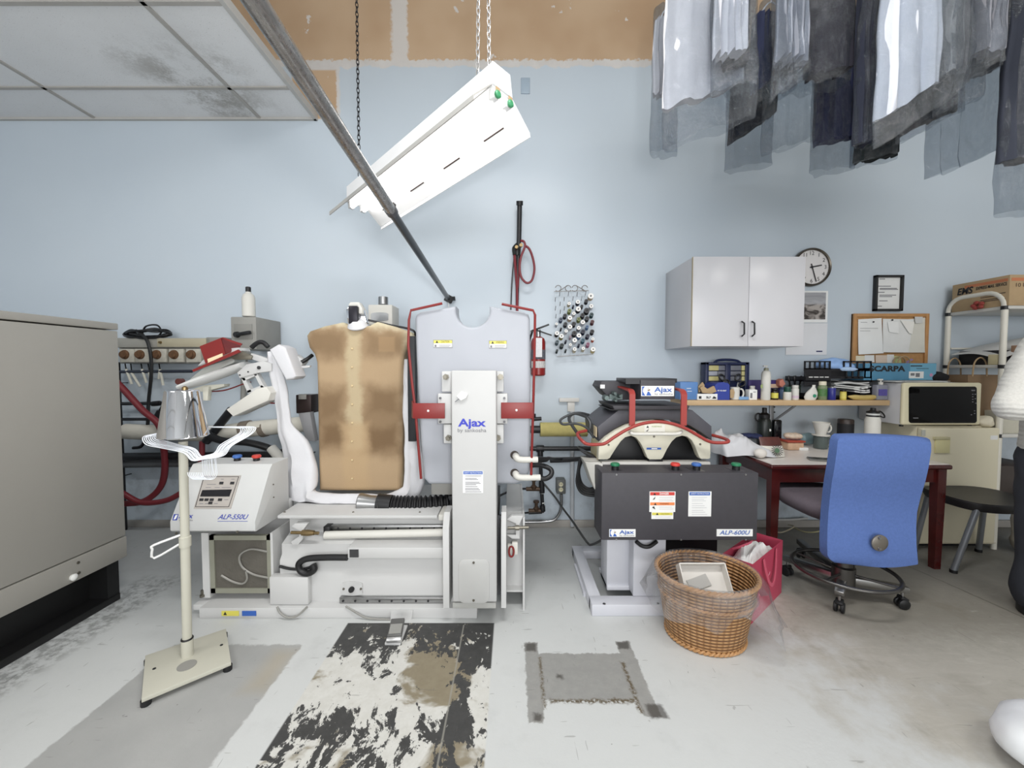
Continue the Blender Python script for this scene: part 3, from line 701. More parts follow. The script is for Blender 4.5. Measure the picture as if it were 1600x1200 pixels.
prt(MB().ppoly([(544, 476), (547, 472), (560, 472), (566, 482), (566, 490), (559, 490), (558, 478), (545, 478)], RB - .02, .06, .005), 'clamp_top', OFFW)
prt(MB().ptube([(575, 500, RB), (610, 508, RB + .02), (645, 516, RB + .02), (648, 530, RB + .05), (646, 552, RB + .06)], .006, 6, 6), 'clamp_cord', BLACK)
bx = prt(MB().pbox(575, 476, 613, 508, 2.62, .16, .006), 'vent_box', OFFW)
prt(MB().prism([P(593 + 13.5 * math.copysign(min(1, abs(1.6 * math.cos(a))), math.cos(a)), 495 + 7 * math.sin(a), 2.616) for a in [2 * PI * i / 24 for i in range(24)]], (0, .006, 0)), 'oval_opening', STEEL, bx)
prt(MB().lathe([(.032, 0), (.032, .05)], P(599, 476, 2.70), seg=18), 'vent_pipe', STEEL, bx)
prt(MB().tube([P(594, 508, 2.7), V(P(594, 508, 2.7).x, 2.7, .3)], .03, 10), 'vent_stem', OFFW, bx)

# cloth bag that hangs round the form
path = [(424, 548, 2.28, 8, .02), (432, 580, 2.27, 11, .02), (440, 620, 2.27, 11, .022), (446, 660, 2.27, 11, .025), (461, 695, 2.27, 21, .04), (470, 730, 2.26, 26, .05), (471, 762, 2.23, 26, .055), (482, 784, 2.2, 18, .05), (520, 787, 2.18, 14, .05), (560, 785, 2.18, 14, .05), (600, 785, 2.2, 13, .05), (642, 768, 2.24, 14, .05), (648, 725, 2.29, 18, .05), (646, 690, 2.30, 14, .04), (640, 650, 2.31, 10, .03), (636, 605, 2.31, 6, .02), (635, 560, 2.32, 5, .015)]
def bag(path, wr=0.012):
    pts = catmull([P(a, b, c) for a, b, c, d, e in path], 5)
    ws = []
    for i in range(len(pts)):
        t = i / 5; k = min(int(t), len(path) - 1); f = t - k; k2 = min(k + 1, len(path) - 1)
        ws.append(((path[k][3] * (1 - f) + path[k2][3] * f) * 2.28 / F, path[k][4] * (1 - f) + path[k2][4] * f))
    rings = []
    for i, p in enumerate(pts):
        d = (pts[min(i + 1, len(pts) - 1)] - pts[max(i - 1, 0)]).normalized()
        side = d.cross(V(0, 1, 0)).normalized(); n = 22; ring = []
        for k in range(n):
            a = 2 * PI * k / n
            f = 1 + .20 * math.sin(5 * a + i * .16) + .12 * math.sin(9 * a - i * .1 + 1)
            ring.append(p + side * ws[i][0] * math.cos(a) * (1 + .06 * math.sin(3 * a + i * .2)) + V(0, 1, 0) * ws[i][1] * math.sin(a) * f)
        rings.append(ring)
    m = MB().loft(rings).jitter(wr, 9)
    for v in m.bm.verts: v.co.z = max(v.co.z, .486)
    return m
prt(bag(path), 'cloth_bag', CLOTHW, sharp=70)
prt(MB().ppoly([(420, 546), (434, 538), (445, 543), (462, 588), (458, 592), (446, 594)], 2.2, .12, .012, 3), 'cloth_roll', CLOTHW)

# wire clutter and steam fitting beside the form
prt(MB().pbox(462, 617, 486, 646, 2.45, .1, .004), 'steam_chest', M('dark_bronze', (58, 46, 44), 0.4, 0.5))
prt(MB().pbox(466, 616, 478, 624, 2.44, .02, .002), 'chest_label', GREYBOX)
prt(MB().ppoly([(466, 646), (484, 644), (492, 690), (478, 688)], 2.42, .05, .003), 'chest_bracket', M('grey_bracket', (150, 150, 152), 0.5))
# ---------------------------------------------------------------- front shield of the shirt press
YS = 2.02
arc = [(738.5 + 26.5 * math.cos(PI - PI * i / 14 * 1.0), 485 + 26 * math.sin(PI * i / 14)) for i in range(15)]
SH = [(648, 498), (650, 491), (656, 487), (712, 478)] + arc + [(765, 478), (818, 487), (826, 491), (828, 498), (829, 600), (828, 735), (822, 750), (806, 757), (670, 757), (662, 748), (657, 690), (650, 560)]
shield = prt(MB().ppoly(SH, YS, .14, .045, 8), 'shield', M('shield_white', (172, 175, 182), 0.4, spec=0.18, var=0.02), sharp=70)
def label(px0, py0, px1, py1, Y, head, mats, par, lines=2):
    "warning sticker: coloured head strip over white"
    s = prt(MB().pbox(px0, py0, px1, py1, Y - .0016, .0016), 'warning_label', PAPER, par)
    hy = py0 + (py1 - py0) * head
    h = MB().pbox(px0 + .6, py0 + .6, px1 - .6, hy, Y - .0022, .001); prt(h, 'label_head', mats, s)
    return s
for (a, b) in ((677, 531), (764, 532)):
    s = label(a, b, a + 30 if a < 700 else a + 28, b + 12, YS, .45, YEL, shield)
    ww = 30 if a < 700 else 28
    prt(MB().prism([P(a + 3.5, b + 5, YS - .0025), P(a + 8, b + 5, YS - .0025), P(a + 5.7, b + 1, YS - .0025)], (0, .001, 0)), 'warning_mark', INK, s)
    lettering('CAUTION' if a < 700 else 'WARNING', P(a + ww * .62, b + 3, YS - .0024), .010, INK, s, width=.042, thick=.0008)
    m = MB().pbox(a + 2, b + 7.5, a + 5, b + 11, YS - .0025, .001).pbox(a + 9, b + 8, a + ww - 3, b + 8.7, YS - .0025, .001).pbox(a + 9, b + 10, a + ww - 5, b + 10.6, YS - .0025, .001)
    prt(m, 'printing', INKG, s)
    m = MB(); 
    for q in ((a, b, a + ww, b + .6), (a, b + 11.4, a + ww, b + 12), (a, b, a + .6, b + 12), (a + ww - .6, b, a + ww, b + 12)): m.pbox(q[0], q[1], q[2], q[3], YS - .0026, .001)
    prt(m, 'label_border', INKG, s)
# column with carriage brackets
YC = 1.80
colm = prt(MB().pbox(705, 579, 776, 941, YC, .15, .006, 3), 'column', M('column_white', (190, 190, 189), 0.45, spec=.18, var=0.02))
prt(MB().pbox(707, 942, 775, 951, YC + .01, .12, .003), 'column_foot', M('foot_grey_steel', (176, 176, 172), 0.5), colm)  # grey lip along the bottom of the column
def rrect(cx, cy, hw, hh, r, Y, n=6):
    out = []
    for (sx, sy, a0) in ((1, -1, -90), (1, 1, 0), (-1, 1, 90), (-1, -1, 180)):
        for i in range(n + 1):
            a = R(a0 + 90 * i / n); out.append(P(cx + sx * (hw - r) + r * math.cos(a), cy + sy * (hh - r) + r * math.sin(a), Y))
    return out
ap = prt(MB().prism(rrect(740.5, 908.5, 24, 34, 9, YC - .004), (0, .006, 0), .0025, 2), 'access_cover', M('column_white2', (186, 186, 184), 0.45, spec=.18, var=0.02), colm)
for py in (879, 938): prt(MB().lathe([(.006, 0), (.005, .004)], P(740, py, YC - .004), (0, -1, 0), 8), 'screw', SCRW, ap)
lettering('Ajax', P(737.5, 661, YC), .034, M('logo_blue', (44, 54, 176), .4, var=.02), colm, width=.127, bold=.03)
lettering('by sankosha', P(737.5, 672.5, YC), .017, INKG, colm, width=.13, bold=.005)
sl = prt(MB().pbox(723, 736, 755, 770.5, YC - .0016, .0016), 'safety_label', M('label_offwhite', (226, 226, 226), .5), colm)
prt(MB().pbox(724, 736.5, 754, 741, YC - .0024, .001), 'label_head', BLUEL, sl)
lettering('SAFETY INSTRUCTIONS', P(739, 738.9, YC - .0024), .006, PAPER, sl, width=.08, thick=.0006)
m = MB()
for i, py in enumerate((743.5, 747, 749, 753, 755, 757, 760, 763, 765, 768)): m.pbox(727, py, 752 - (i * 7) % 9, py + .7, YC - .0024, .001)
prt(m, 'printing', INKG, sl)
prt(MB().ppoly([(713, 619), (721, 611), (731, 616), (728, 622), (720, 626)], YC - .012, .012, .002), 'taped_note', PAPER, colm)
prt(MB().bar(P(719, 622, YC - .005), P(711, 628, YC - .005), .004, .004), 'pen_mark', INKG, colm)
for sgn, xa, xb in ((-1, 690, 706), (1, 775, 787)):
    up_ = prt(MB().pbox(xa, 580, xb, 612, YC + .10, .05, .004), 'upper_bracket', WHITE)
    mid = prt(MB().pbox(xa - 6 if sgn < 0 else xa, 615, xb if sgn < 0 else xb + 6, 662, YC + .09, .06, .004), 'middle_bracket', WHITE)
    lo_ = prt(MB().pbox(xa + 3 if sgn < 0 else xa, 663, xb, 693, YC + .10, .05, .004), 'lower_bracket', WHITE)
    for par, (bx_, by_) in ((up_, (697, 589)), (lo_, (701, 684))):
        xx = bx_ if sgn < 0 else 1480 - bx_ + (-1)
        prt(MB().lathe([(.015, 0), (.015, .012), (.009, .012), (.009, .026)], P(xx, by_, YC + .098), (0, -1, 0), 6), 'bolt', SCRW, par)
    for by_ in (622, 659): prt(MB().lathe([(.006, 0), (.006, .006)], P(688 if sgn < 0 else 788, by_, YC + .089), (0, -1, 0), 8), 'bolt', DKST, mid)
    if sgn < 0:
        g = prt(MB().pbox(645, 630, 695, 654, 1.87, .006, .001).prism([P(645, 630, 1.872), P(645, 654, 1.872), P(643, 652, 2.06), P(643, 626, 2.06)], (.005, 0, 0)), 'guard_plate', RED)
        prt(MB().lathe([(.006, 0), (.004, .003)], P(669, 642, 1.87), (0, -1, 0), 8), 'rivet', PAPER, g)
    else:
        g = prt(MB().pbox(783, 629, 833, 654, 1.87, .006, .001).prism([P(833, 629, 1.872), P(833, 654, 1.872), P(834, 652, 2.06), P(834, 627, 2.06)], (-.005, 0, 0)), 'guard_plate', RED)
        prt(MB().lathe([(.006, 0), (.004, .003)], P(807, 641, 1.87), (0, -1, 0), 8), 'rivet', PAPER, g)
prt(MB().ptube([(691, 474, 2.0), (642, 485, 2.0), (639, 500, 2.0), (638, 540, 2.0), (644, 600, 1.98), (649, 640, 1.96), (654, 700, 1.96), (658, 748, 1.96)], .0065, 8, 0), 'guard_rod', RED)
prt(MB().ptube([(784, 475, 2.0), (833, 485, 2.0), (836, 492, 2.0), (835, 560, 2.0), (833, 640, 1.98), (831, 700, 1.97), (830, 742, 1.97)], .0065, 8, 0), 'guard_rod', RED)
prt(MB().pbox(636, 525, 650, 690, 2.22, .05, .004), 'dark_backplate', M('dark_backplate', (30, 32, 36), .5))
prt(MB().pbox(674, 754, 712, 773, 2.10, .12, .003), 'shield_mount', GREYBOX)
# exhaust hose
def corr(q, r, n=26, amp=.14, seg=18):
    pts = catmull([P(*a) for a in q], 60); L = len(pts)
    rs = [r * (1 + amp * math.sin(2 * PI * n * i / L)) for i in range(L)]
    return MB().tube(pts, rs, seg)
prt(corr([(590, 786, 2.12), (620, 789, 2.12), (660, 789, 2.12), (712, 784, 2.16)], .045, 19), 'exhaust_hose', M('black_hose_ribbed', (26, 26, 28), .45, var=.1), sharp=80)
prt(MB().lathe([(.047, 0), (.05, .005), (.042, .06), (.042, .11), (.046, .115)], P(561, 785, 2.11), P(591, 787, 2.11) - P(561, 785, 2.11), 22), 'hose_nozzle', STEEL)
prt(MB().lathe([(.049, 0), (.049, .075)], P(590, 786, 2.115), P(614, 788, 2.115) - P(590, 786, 2.115), 20), 'hose_collar', BLACK)
prt(MB().pbox(700, 775, 780, 806, 2.12, .2, .004), 'drive_housing', M('dark_drive', (40, 40, 43), .5))
prt(MB().pbox(702, 810, 782, 930, 2.0, .05, .004), 'drive_plate', M('dark_plate', (92, 92, 96), .5, .3))
# steam elbows at the shield
for (py, hy) in ((717, 713), (745, 741)):
    hk = prt(MB().lathe([(.022, 0), (.022, .003)], P(804, hy - 2, YS), (0, -1, 0), 18), 'port_hole', M('port_dark', (66, 58, 52), .7))
    prt(MB().ptube([(806, hy - 2, YS + .01), (806, hy, YS - .03), (812, py + 1, YS - .05), (840 if py < 730 else 844, py + 1, YS - .04)], [.014, .018, .0155, .0155], 12, 4), 'steam_elbow', OFFW, hk)
prt(MB().ptube([(839, 718, YS - .04), (852, 718, YS), (858, 716, YS + .05), (868, 717, 2.3), (900, 716, 2.5)], [.016, .014, .009, .009, .009], 10, 4), 'steam_hose', BLACK)
prt(MB().ptube([(826, 727, 2.06), (845, 727, 2.04), (860, 733, 2.02), (861, 742, 2.0), (852, 748, 1.985), (842, 746, 1.98)], .013, 10, 6), 'loop_hose', BLACK)

# sleeve press unit behind the control box
YV = 2.30
sa = prt(MB().loft([[P(288 + (i * 16), 604 - i * 5.6, YV) + V(0, .06 * math.cos(2 * PI * k / 14), 0) + (V(0, 0, 1) * (.018 + .010 * math.sin(min(i, 6) * .5)) * math.sin(2 * PI * k / 14)) for k in range(14)] for i in range(7)]), 'sleeve_form', M('sleeve_cover', (226, 226, 224), .75, var=.04))
prt(MB().ppoly([(296, 592), (318, 574), (366, 558), (366, 566), (318, 588), (300, 596)], YV - .02, .1, .006), 'sleeve_head', M('sleeve_metal', (188, 190, 186), .4, .3))
rg = prt(MB().ppoly([(312, 541), (345, 528), (352, 553), (321, 568)], YV - .12, .005), 'red_guard', RED)
prt(MB().prism([P(345, 528, YV - .12), P(352, 553, YV - .12), P(374, 546, YV + .06), P(376, 536, YV + .06)], (0, .005, 0)).ppoly([(300, 578), (372, 546), (376, 550), (302, 581)], YV - .13, .008).ppoly([(345, 528), (348, 527), (378, 537), (376, 540)], YV - .11, .006), 'red_guard_arm', RED, rg)
sl = prt(MB().ppoly([(324, 561), (347, 552), (348, 557), (325, 567)], YV - .123, .003), 'hot_label', M('label_cream', (236, 216, 178), .5), rg)
prt(MB().ppoly([(308, 572), (316, 563), (350, 545), (372, 543), (374, 548), (330, 564)], YV - .05, .1, .004), 'sleeve_iron', WHITE)
prt(MB().ppoly([(352, 556), (372, 545), (394, 556), (392, 562), (366, 562)], YV - .03, .05, .003), 'iron_bracket', M('tarnished_steel', (126, 122, 110), .4, .6))
prt(MB().ppoly([(392, 552), (421, 561), (424, 568), (420, 571), (390, 560)], YV - .02, .03, .003), 'link_arm', WHITE)
la = prt(MB().ppoly([(370, 582), (385, 569), (412, 564), (424, 568), (424, 580), (402, 583), (374, 591)], YV - .06, .04, .004), 'arm_plate', WHITE)
prt(MB().lathe([(.010, 0), (.010, .006)], P(405, 574.5, YV - .06), (0, -1, 0), 12), 'pivot_bolt', DKST, la)
for q in ((388, 581), (375, 586)): prt(MB().lathe([(.004, 0), (.004, .004)], P(q[0], q[1], YV - .06), (0, -1, 0), 8), 'bolt', INK, la)
prt(MB().ppoly([(377, 591), (399, 582), (402, 586), (381, 595)], YV - .05, .03).ppoly([(377, 591), (382, 590), (393, 612), (387, 614)], YV - .05, .03).ppoly([(397, 585), (402, 584), (414, 606), (409, 608)], YV - .05, .03).ppoly([(385, 611), (409, 602), (414, 606), (388, 615)], YV - .05, .03), 'window_bracket', WHITE)
prt(MB().ppoly([(353, 640), (401, 607), (416, 604), (423, 614), (419, 626), (364, 651)], YV - .1, .12, .006, 2), 'control_arm', OFFW)
prt(MB().ptube([(404, 624, YV), (425, 630, YV), (440, 626, YV), (446, 616, YV)], .004, 6, 6), 'red_wire', RED)
prt(MB().ptube([(318, 612, YV + .1), (350, 610, YV + .1), (380, 600, YV + .1), (392, 597, YV + .1)], .004, 6, 6), 'red_wire', RED)
prt(MB().ptube([(393, 543, YV), (402, 536, YV), (411, 535, YV), (419, 542, YV)], .013, 10, 6), 'arm_hose', BLACK)
prt(MB().ptube([(471, 566, YV), (480, 561, YV + .02), (488, 555, YV + .05)], .011, 10, 6), 'arm_hose', BLACK)
prt(MB().ptube([(426, 572, YV), (440, 578, YV)], .014, 8, 0), 'pivot_joint', BRASS)
prt(MB().ppoly([(448, 556), (462, 554), (476, 564), (470, 572), (456, 566)], YV, .05, .004).ppoly([(456, 572), (484, 571), (484, 574), (458, 578)], YV, .02, .002), 'end_bracket', WHITE)
prt(MB().ppoly([(300, 608), (318, 602), (350, 600), (350, 604), (320, 612), (304, 612)], YV + .02, .05, .003).ppoly([(316, 604), (326, 604), (324, 626), (317, 626)], YV, .03, .003), 'lower_link', M('aged_white', (214, 212, 198), .5))
prt(MB().ptube([(284, 606, YV - .02), (300, 598, YV - .04)], .006, 6, 0).lathe([(.018, 0), (.018, .03)], P(285, 596, YV), (0, -1, 0), 12), 'tension_knob', M('brown_knob', (86, 44, 40), .5))

# foot pedal of the press
pd = thing('foot_pedal', G(620, 995), 'grey ribbed foot pedal on a white bracket before the press', 'pedal')
m = MB().prism([P(611, 954, 1.886), P(645, 954, 1.886), P(643, 967, 1.886), P(636, 978, 1.87), P(610, 972, 1.87)], (0, .006, 0)); m.build('bracket', WHITE, pd)
a, b = G(622, 968, .05), G(616, 996, .03); dr = (b - a).normalized(); sd = V(dr.y, -dr.x, 0).normalized()
upv = sd.cross(dr); upv = upv if upv.z > 0 else -upv
tr = MB().bar(a, b, .062, .018, upv, .004).build('treadle', M('treadle_grey', (110, 110, 108), .45, .4, var=.1), pd)
m = MB()
for i in range(8):
    c = a + (b - a) * (.40 + .065 * i) + upv * .010; m.bar(c - sd * .026, c + sd * .026, .006, .004, upv)
m.build('tread_rib', M('rib_light', (176, 176, 172), .4, .5), tr)
MB().bar(b, b + dr * .018 - upv * .006, .066, .02, upv, .006).build('toe_cap', M('toe_alu', (206, 206, 206), .3, .7), pd)
MB().box(a.x - .03, a.x + .04, b.y - .01, a.y + .02, 0, .012, .003).build('base', WHITE, pd)
MB().ptube([(540, 947, 1.89), (556, 957, 1.885), (575, 966, 1.88), (612, 968, 1.88)], .0045, 6, 6).build('pedal_cable', GREYBOX, label='grey cable leading from the rail base to the foot pedal', cat='cable')
MB().ptube([(433, 948, 1.888), (438, 958, 1.883), (450, 965, 1.88), (465, 962, 1.883), (480, 948, 1.888)], .005, 6, 6).build('looped_cable', GREYBOX, label='grey cable loop sagging in front of the press plinth near its labels', cat='cable')

# ================================================================ hanger stand
gb = [G(227, 1024, .035), G(353, 982, .035), G(361, 1034, .035), G(221, 1092, .035)]
cen = sum(gb, V(0, 0, 0)) / 4
hs = thing('hanger_stand', (cen.x, cen.y, 0), 'cream pole stand on a square plate with a chrome bucket shade on top', 'stand')
STM = M('stand_cream', (194, 192, 178), .42, var=.03)
pln = MB().prism([v - V(0, 0, .016) for v in gb], (0, 0, .016), .002).build('base_plate', STM, hs)
for v in gb: 
    q = v + (cen - v) * .08; MB().lathe([(.016, 0), (.016, .02)], (q.x, q.y, 0), seg=10).build('foot', BLACK, hs)
for q in ((241, 1045), (346, 1008)):
    MB().lathe([(.006, 0), (.006, .0015)], G(q[0], q[1], .035), seg=10).build('bolt_hole', INK, pln)
MB().lathe([(.032, 0), (.032, .0015)], G(292, 1040, .035), seg=24).build('emblem_disc', GREYBOX, pln)
pb = G(293, 1024, .035); ptop = P(286, 690, pb.y)
ax = (ptop - pb); L = ax.length
mid_ = L * .55
MB().lathe([(.021, 0), (.021, .07), (.0165, .07), (.0165, mid_)], pb, ax, 18).build('lower_pole', STM, hs)
MB().lathe([(.0205, mid_ - .03), (.0205, mid_ + .01), (.0155, mid_ + .012), (.0155, L)], pb, ax, 18).build('upper_pole', STM, hs)
MB().lathe([(.0205, .068), (.022, .071), (.0205, .075)], pb, ax, 18).build('clip_ring', BLACK, hs)
yb_ = pb.y
MB().tube([P(282, 836, yb_ - .01), P(240, 852, yb_ - .03), P(238, 858, yb_ - .03), P(241, 872, yb_ - .02), P(284, 848, yb_ - .01)], .0045, 6, False, True, 3).build('wire_handle', PAPER, hs)
c0 = P(287, 682, yb_); c1 = P(289, 611, yb_)
hh = c1.z - c0.z
MB().lathe([(.088 * yb_ / 1.7, 0), (.091 * yb_ / 1.7, .003), (.089 * yb_ / 1.7, .006), (.060 * yb_ / 1.7, hh), (.056 * yb_ / 1.7, hh + .004), (0, hh + .004)], c0 + V(0, 0, 0), seg=40, cap0=False, cap1=False).build('bucket_shade', CHROME, hs, sharp=50)
MB().lathe([(.01, 0), (.01, .015), (.004, .02)], c1, seg=10).build('shade_screw', BRASS, hs)
# wire hangers resting over the shade
HW = M('white_hanger_wire', (226, 230, 236), .35, var=.02)
HO = [(300, 669, .14), (322, 667, .12), (360, 667, .09), (396, 667, .05), (398, 673, .03), (387, 682, .01), (362, 697, -.01), (352, 710, -.03), (337, 715, -.04), (320, 717, -.04), (300, 720, -.04), (287, 708, -.03), (255, 701, -.02), (230, 695, -.01), (223, 687, 0), (226, 682, .02), (245, 677, .06), (272, 672, .12)]
HI = [(300, 669, .14), (322, 668, .12), (350, 668, .09), (373, 669, .06), (376, 672, .04), (372, 679, .02), (345, 695, 0), (338, 704, -.02), (333, 709, -.03), (322, 712, -.03), (314, 712, -.03), (304, 701, -.02), (278, 694, -.01), (254, 687, .01), (247, 683, .03), (250, 680, .05), (258, 676, .08), (272, 673, .12)]
for i in range(9):
    rr = random.Random(i + 3); f = 1 - i / 8; ox = i * 2.2
    Y0 = yb_ - .03
    pts = []
    for (a, b, d), (a2, b2, d2) in zip(HO, HI):
        pts.append((a + (a2 - a) * f, b + (b2 - b) * f + rr.uniform(-.5, .5), Y0 + (d + (d2 - d) * f) - .012 * (1 - f)))
    h = MB().tube(catmull([P(*p) for p in pts], 4), .0017, 6)
    hx = 337 - ox * 1.25; hy = 714
    hk = [P(hx, 713, Y0 - .02), P(hx + 1 + rr.uniform(-2, 2), 726, Y0 - .025), P(hx + 2, 740, Y0 - .03), P(hx - 3, 748, Y0 - .035), P(hx - 12, 749, Y0 - .04), P(hx - 20, 744, Y0 - .04), P(hx - 22, 738, Y0 - .04)]
    h.tube(catmull(hk, 5), .0013, 6)
    w9 = ('nearest', 'second', 'third', 'fourth', 'fifth', 'sixth', 'seventh', 'eighth', 'rearmost')
    h.build('wire_hanger', HW, label=f'white wire hanger hung upside down round the chrome shade, {w9[8 - i]} of the bundle', cat='hanger', group='wire hangers on the stand')

# ================================================================ overhead
rl = thing('garment_pole', P(700, 468, 2.95), 'bare steel pole running overhead from above the lens to the wall', 'pole')
A = P(700, 466, 2.94); Cq = P(440, 66, .74)
B = A + (Cq - A) * ((2.94 - 1.46) / (2.94 - .74))
dq = (Cq - B).normalized(); D_ = Cq + dq * .35
def pole_mat():
    t = NT('worn_steel_pole'); p = t.geo(); n = t.noise(18, 5, .7, vec=t.stretch(p, 3, .6, 3)); n2 = t.noise(90, 3, vec=p)
    c = t.mix(t.ramp(n, .3, .75), rgb((128, 125, 122)), rgb((168, 166, 163)))
    return t.done(t.bsdf(c, t.ramp(n2, .3, .7, .2, .38), .85))
PM = pole_mat()
MB().lathe([(.0195, 0), (.0195, (D_ - B).length)], B, D_ - B, 20).build('outer_tube', PM, rl)
MB().lathe([(.0165, 0), (.0165, (B - A).length + .03)], A, B - A, 20).build('inner_tube', M('dark_tube', (70, 74, 76), .3, .8, var=.12), rl)
MB().lathe([(.0215, 0), (.0215, .03)], B, D_ - B, 20).lathe([(.007, 0), (.006, .01)], B + V(.006, 0, .02) , (0.4, -.6, .6), 8).build('joint_collar', DKST, rl)
m = MB().bar(A + V(-.02, .0, .01), A + V(.03, .02, -.015), .03, .05, bev=.004).bar(A + V(.01, .02, 0), A + V(.035, .07, .01), .02, .03); m.build('wall_bracket', BLACK, rl)
MB().tube([A + V(0, .01, -.02), A + V(.0, .04, -.1), V(A.x, YW - .01, A.z - .1)], .003, 6).build('cord', PAPER, rl)

# hanging fluorescent light
fx = thing('hanging_light', (-.49, 2.0, 2.25), 'white twin tube strip light hung on chains below the open ceiling', 'light')
e1, e0 = P(785, 148, 1.60), P(556, 322, 2.40)
ax = (e1 - e0).normalized(); L = (e1 - e0).length
sv = V(ax.y, -ax.x, 0).normalized(); sv = sv if sv.x > 0 else -sv
uv = sv.cross(ax); uv = uv if uv.z > 0 else -uv
def fp(l, s, u): return e0 + ax * l + sv * s + uv * u
FXW = M('reflector_white', (240, 240, 240), .35, var=.015)
def strip(prof, ext0=0.0, ext1=0.0):
    m = MB(); m.prism([fp(-ext0, s, u) for s, u in prof], ax * (L + ext0 + ext1)); return m
strip([(-.055, .005), (.055, .005), (.05, .10), (-.05, .10)]).build('ballast_channel', FXW, fx)
for sg in (-1, 1):
    wg = strip([(sg * .055, .012), (sg * .155, -.083), (sg * .157, -.083), (sg * .157, -.100), (sg * .161, -.100), (sg * .161, -.081), (sg * .055, .018)]).build('reflector_wing', FXW if sg > 0 else M('reflector_white_shaded', (178, 176, 172), .4, var=.02), fx)  # grey copy of the reflector white paints the near wing's shade
    for k in range(4):
        l0 = L * (.10 + .24 * k); s0 = .105
        u0 = .012 - .095 * (s0 - .055) / .10 + (.0045 if sg < 0 else 0)
        MB().bar(fp(l0, sg * s0, u0 - .001), fp(l0 + L * .10, sg * s0, u0 - .001), .006, .003, uv).build('uplight_slot', M('slot_shadow', (70, 52, 46), .8) if sg > 0 else FXW, wg)  # white bars paint lamplight showing through the shaded wing's slots
te = NT('lit_tube'); em = te.n('ShaderNodeEmission'); em.inputs[0].default_value = (1, .985, .97, 1); em.inputs[1].default_value = 7.0; TUBE = te.done(em)
for s0 in (-.036, .036):
    tb = MB().lathe([(.0125, 0), (.0125, L - .05)], fp(.025, s0, -.022), ax, 14).build('fluorescent_tube', TUBE, fx)
    for l0, d in ((.004, 1), (L - .004, -1)):
        k = MB(); k.obox(fp(l0 + d * .012, s0, -.012), (.03, .026, .04), Matrix((sv, ax, uv)).transposed(), .003); k.build('lamp_holder', FXW, fx)
    MB().lathe([(.013, 0), (.015, .003), (.015, .010), (.010, .014)], fp(L + .002, s0, -.022), ax, 14).build('green_tube_end', M('green_end', (70, 150, 104), .4), fx)
    MB().obox(fp(L + .003, s0 + .008, .018), (.02, .004, .045), Matrix((sv, ax, uv)).transposed()).build('card_tab', KRAFT, fx)
m = MB().prism([fp(L, s, u) for s, u in ((-.055, .012), (.055, .012), (.05, .104), (-.05, .104))], ax * .006, .002); m.build('end_cap', M('end_cap_white', (232, 232, 236), .35), fx)
def chain(p0, p1, n, name_lab, mat):
    m = MB(); d = (p1 - p0) / n
    t = d.normalized(); a = t.orthogonal().normalized(); b = t.cross(a)
    for i in range(n):
        u = a if i % 2 else b; c = p0 + d * (i + .5); ll = d.length
        m.tube([c + t * (ll * .68 * math.cos(q)) + u * (.0075 * math.sin(q)) for q in [2 * PI * k / 10 for k in range(10)]], .0024, 5, True)
    return m.build('chain', mat, fx)
c0 = fp(L * .08, -.02, .10)
chain(c0, V(c0.x, c0.y, 4.58), 88, '', M('dark_chain', (54, 54, 56), .4, .8))
for s0 in (-.045, .02):
    c0 = fp(L * .93, s0, .10)
    chain(c0, V(fp(L * .93, -.01, 0).x, c0.y, 4.58), 84, '', M('bright_chain', (190, 188, 186), .35, .7))
# ================================================================ services between the two presses
sp = thing('wall_standpipe', P(808, 470, 2.96), 'black upright pipe on the wall with a valve and a looped red hose', 'pipe')
MB().ptube([(812, 316, 2.93), (811, 372, 2.94), (809, 420, 2.96), (808, 480, 2.97)], [.018, .017, .015, .011], 12, 4).build('riser', BLACKM, sp)
MB().lathe([(.024, 0), (.024, .03), (.017, .03), (.017, -.002)], P(812, 321, 2.93), P(812, 314, 2.92) - P(812, 321, 2.93), 14, cap1=False).build('open_end', BLACK, sp)
m = MB().lathe([(.02, 0), (.024, .01), (.024, .06), (.02, .07)], P(808, 400, 2.95), (0, 0, 1), 12); m.ptube([(808, 382, 2.94), (803, 388, 2.92), (804, 398, 2.92)], .014, 8, 4); m.build('valve', M('valve_dark', (44, 46, 46), .4, .5), sp)
MB().lathe([(.012, 0), (.012, .02)], P(807, 387, 2.925), (0, -1, 0), 10).lathe([(.013, 0), (.013, .02)], P(814, 384, 2.93), (0, -1, 0), 10).build('valve_nut', BRASS, sp)
lp = [(814, 376, 2.93), (819, 378, 2.92), (820, 386, 2.92), (814, 402, 2.92), (812, 420, 2.93), (815, 434, 2.93), (823, 442, 2.93), (831, 438, 2.93), (835, 422, 2.93), (833, 405, 2.93), (827, 389, 2.93), (819, 383, 2.93)]
MB().ptube(lp, .0085, 8, 5).build('hose_loop', HOSE, sp)
MB().ptube([(805, 386, 2.93), (804, 400, 2.93), (806, 425, 2.95), (808, 455, 2.96), (808, 490, 2.97)], .010, 8, 5).ptube([(812, 404, 2.93), (811, 425, 2.95), (809, 450, 2.96)], .007, 8, 5).build('red_hose', HOSE, sp)
MB().ptube([(803, 405, 2.96), (800, 440, 2.98), (798, 490, 2.99)], .005, 6, 5).build('black_lead', BLACK, sp)

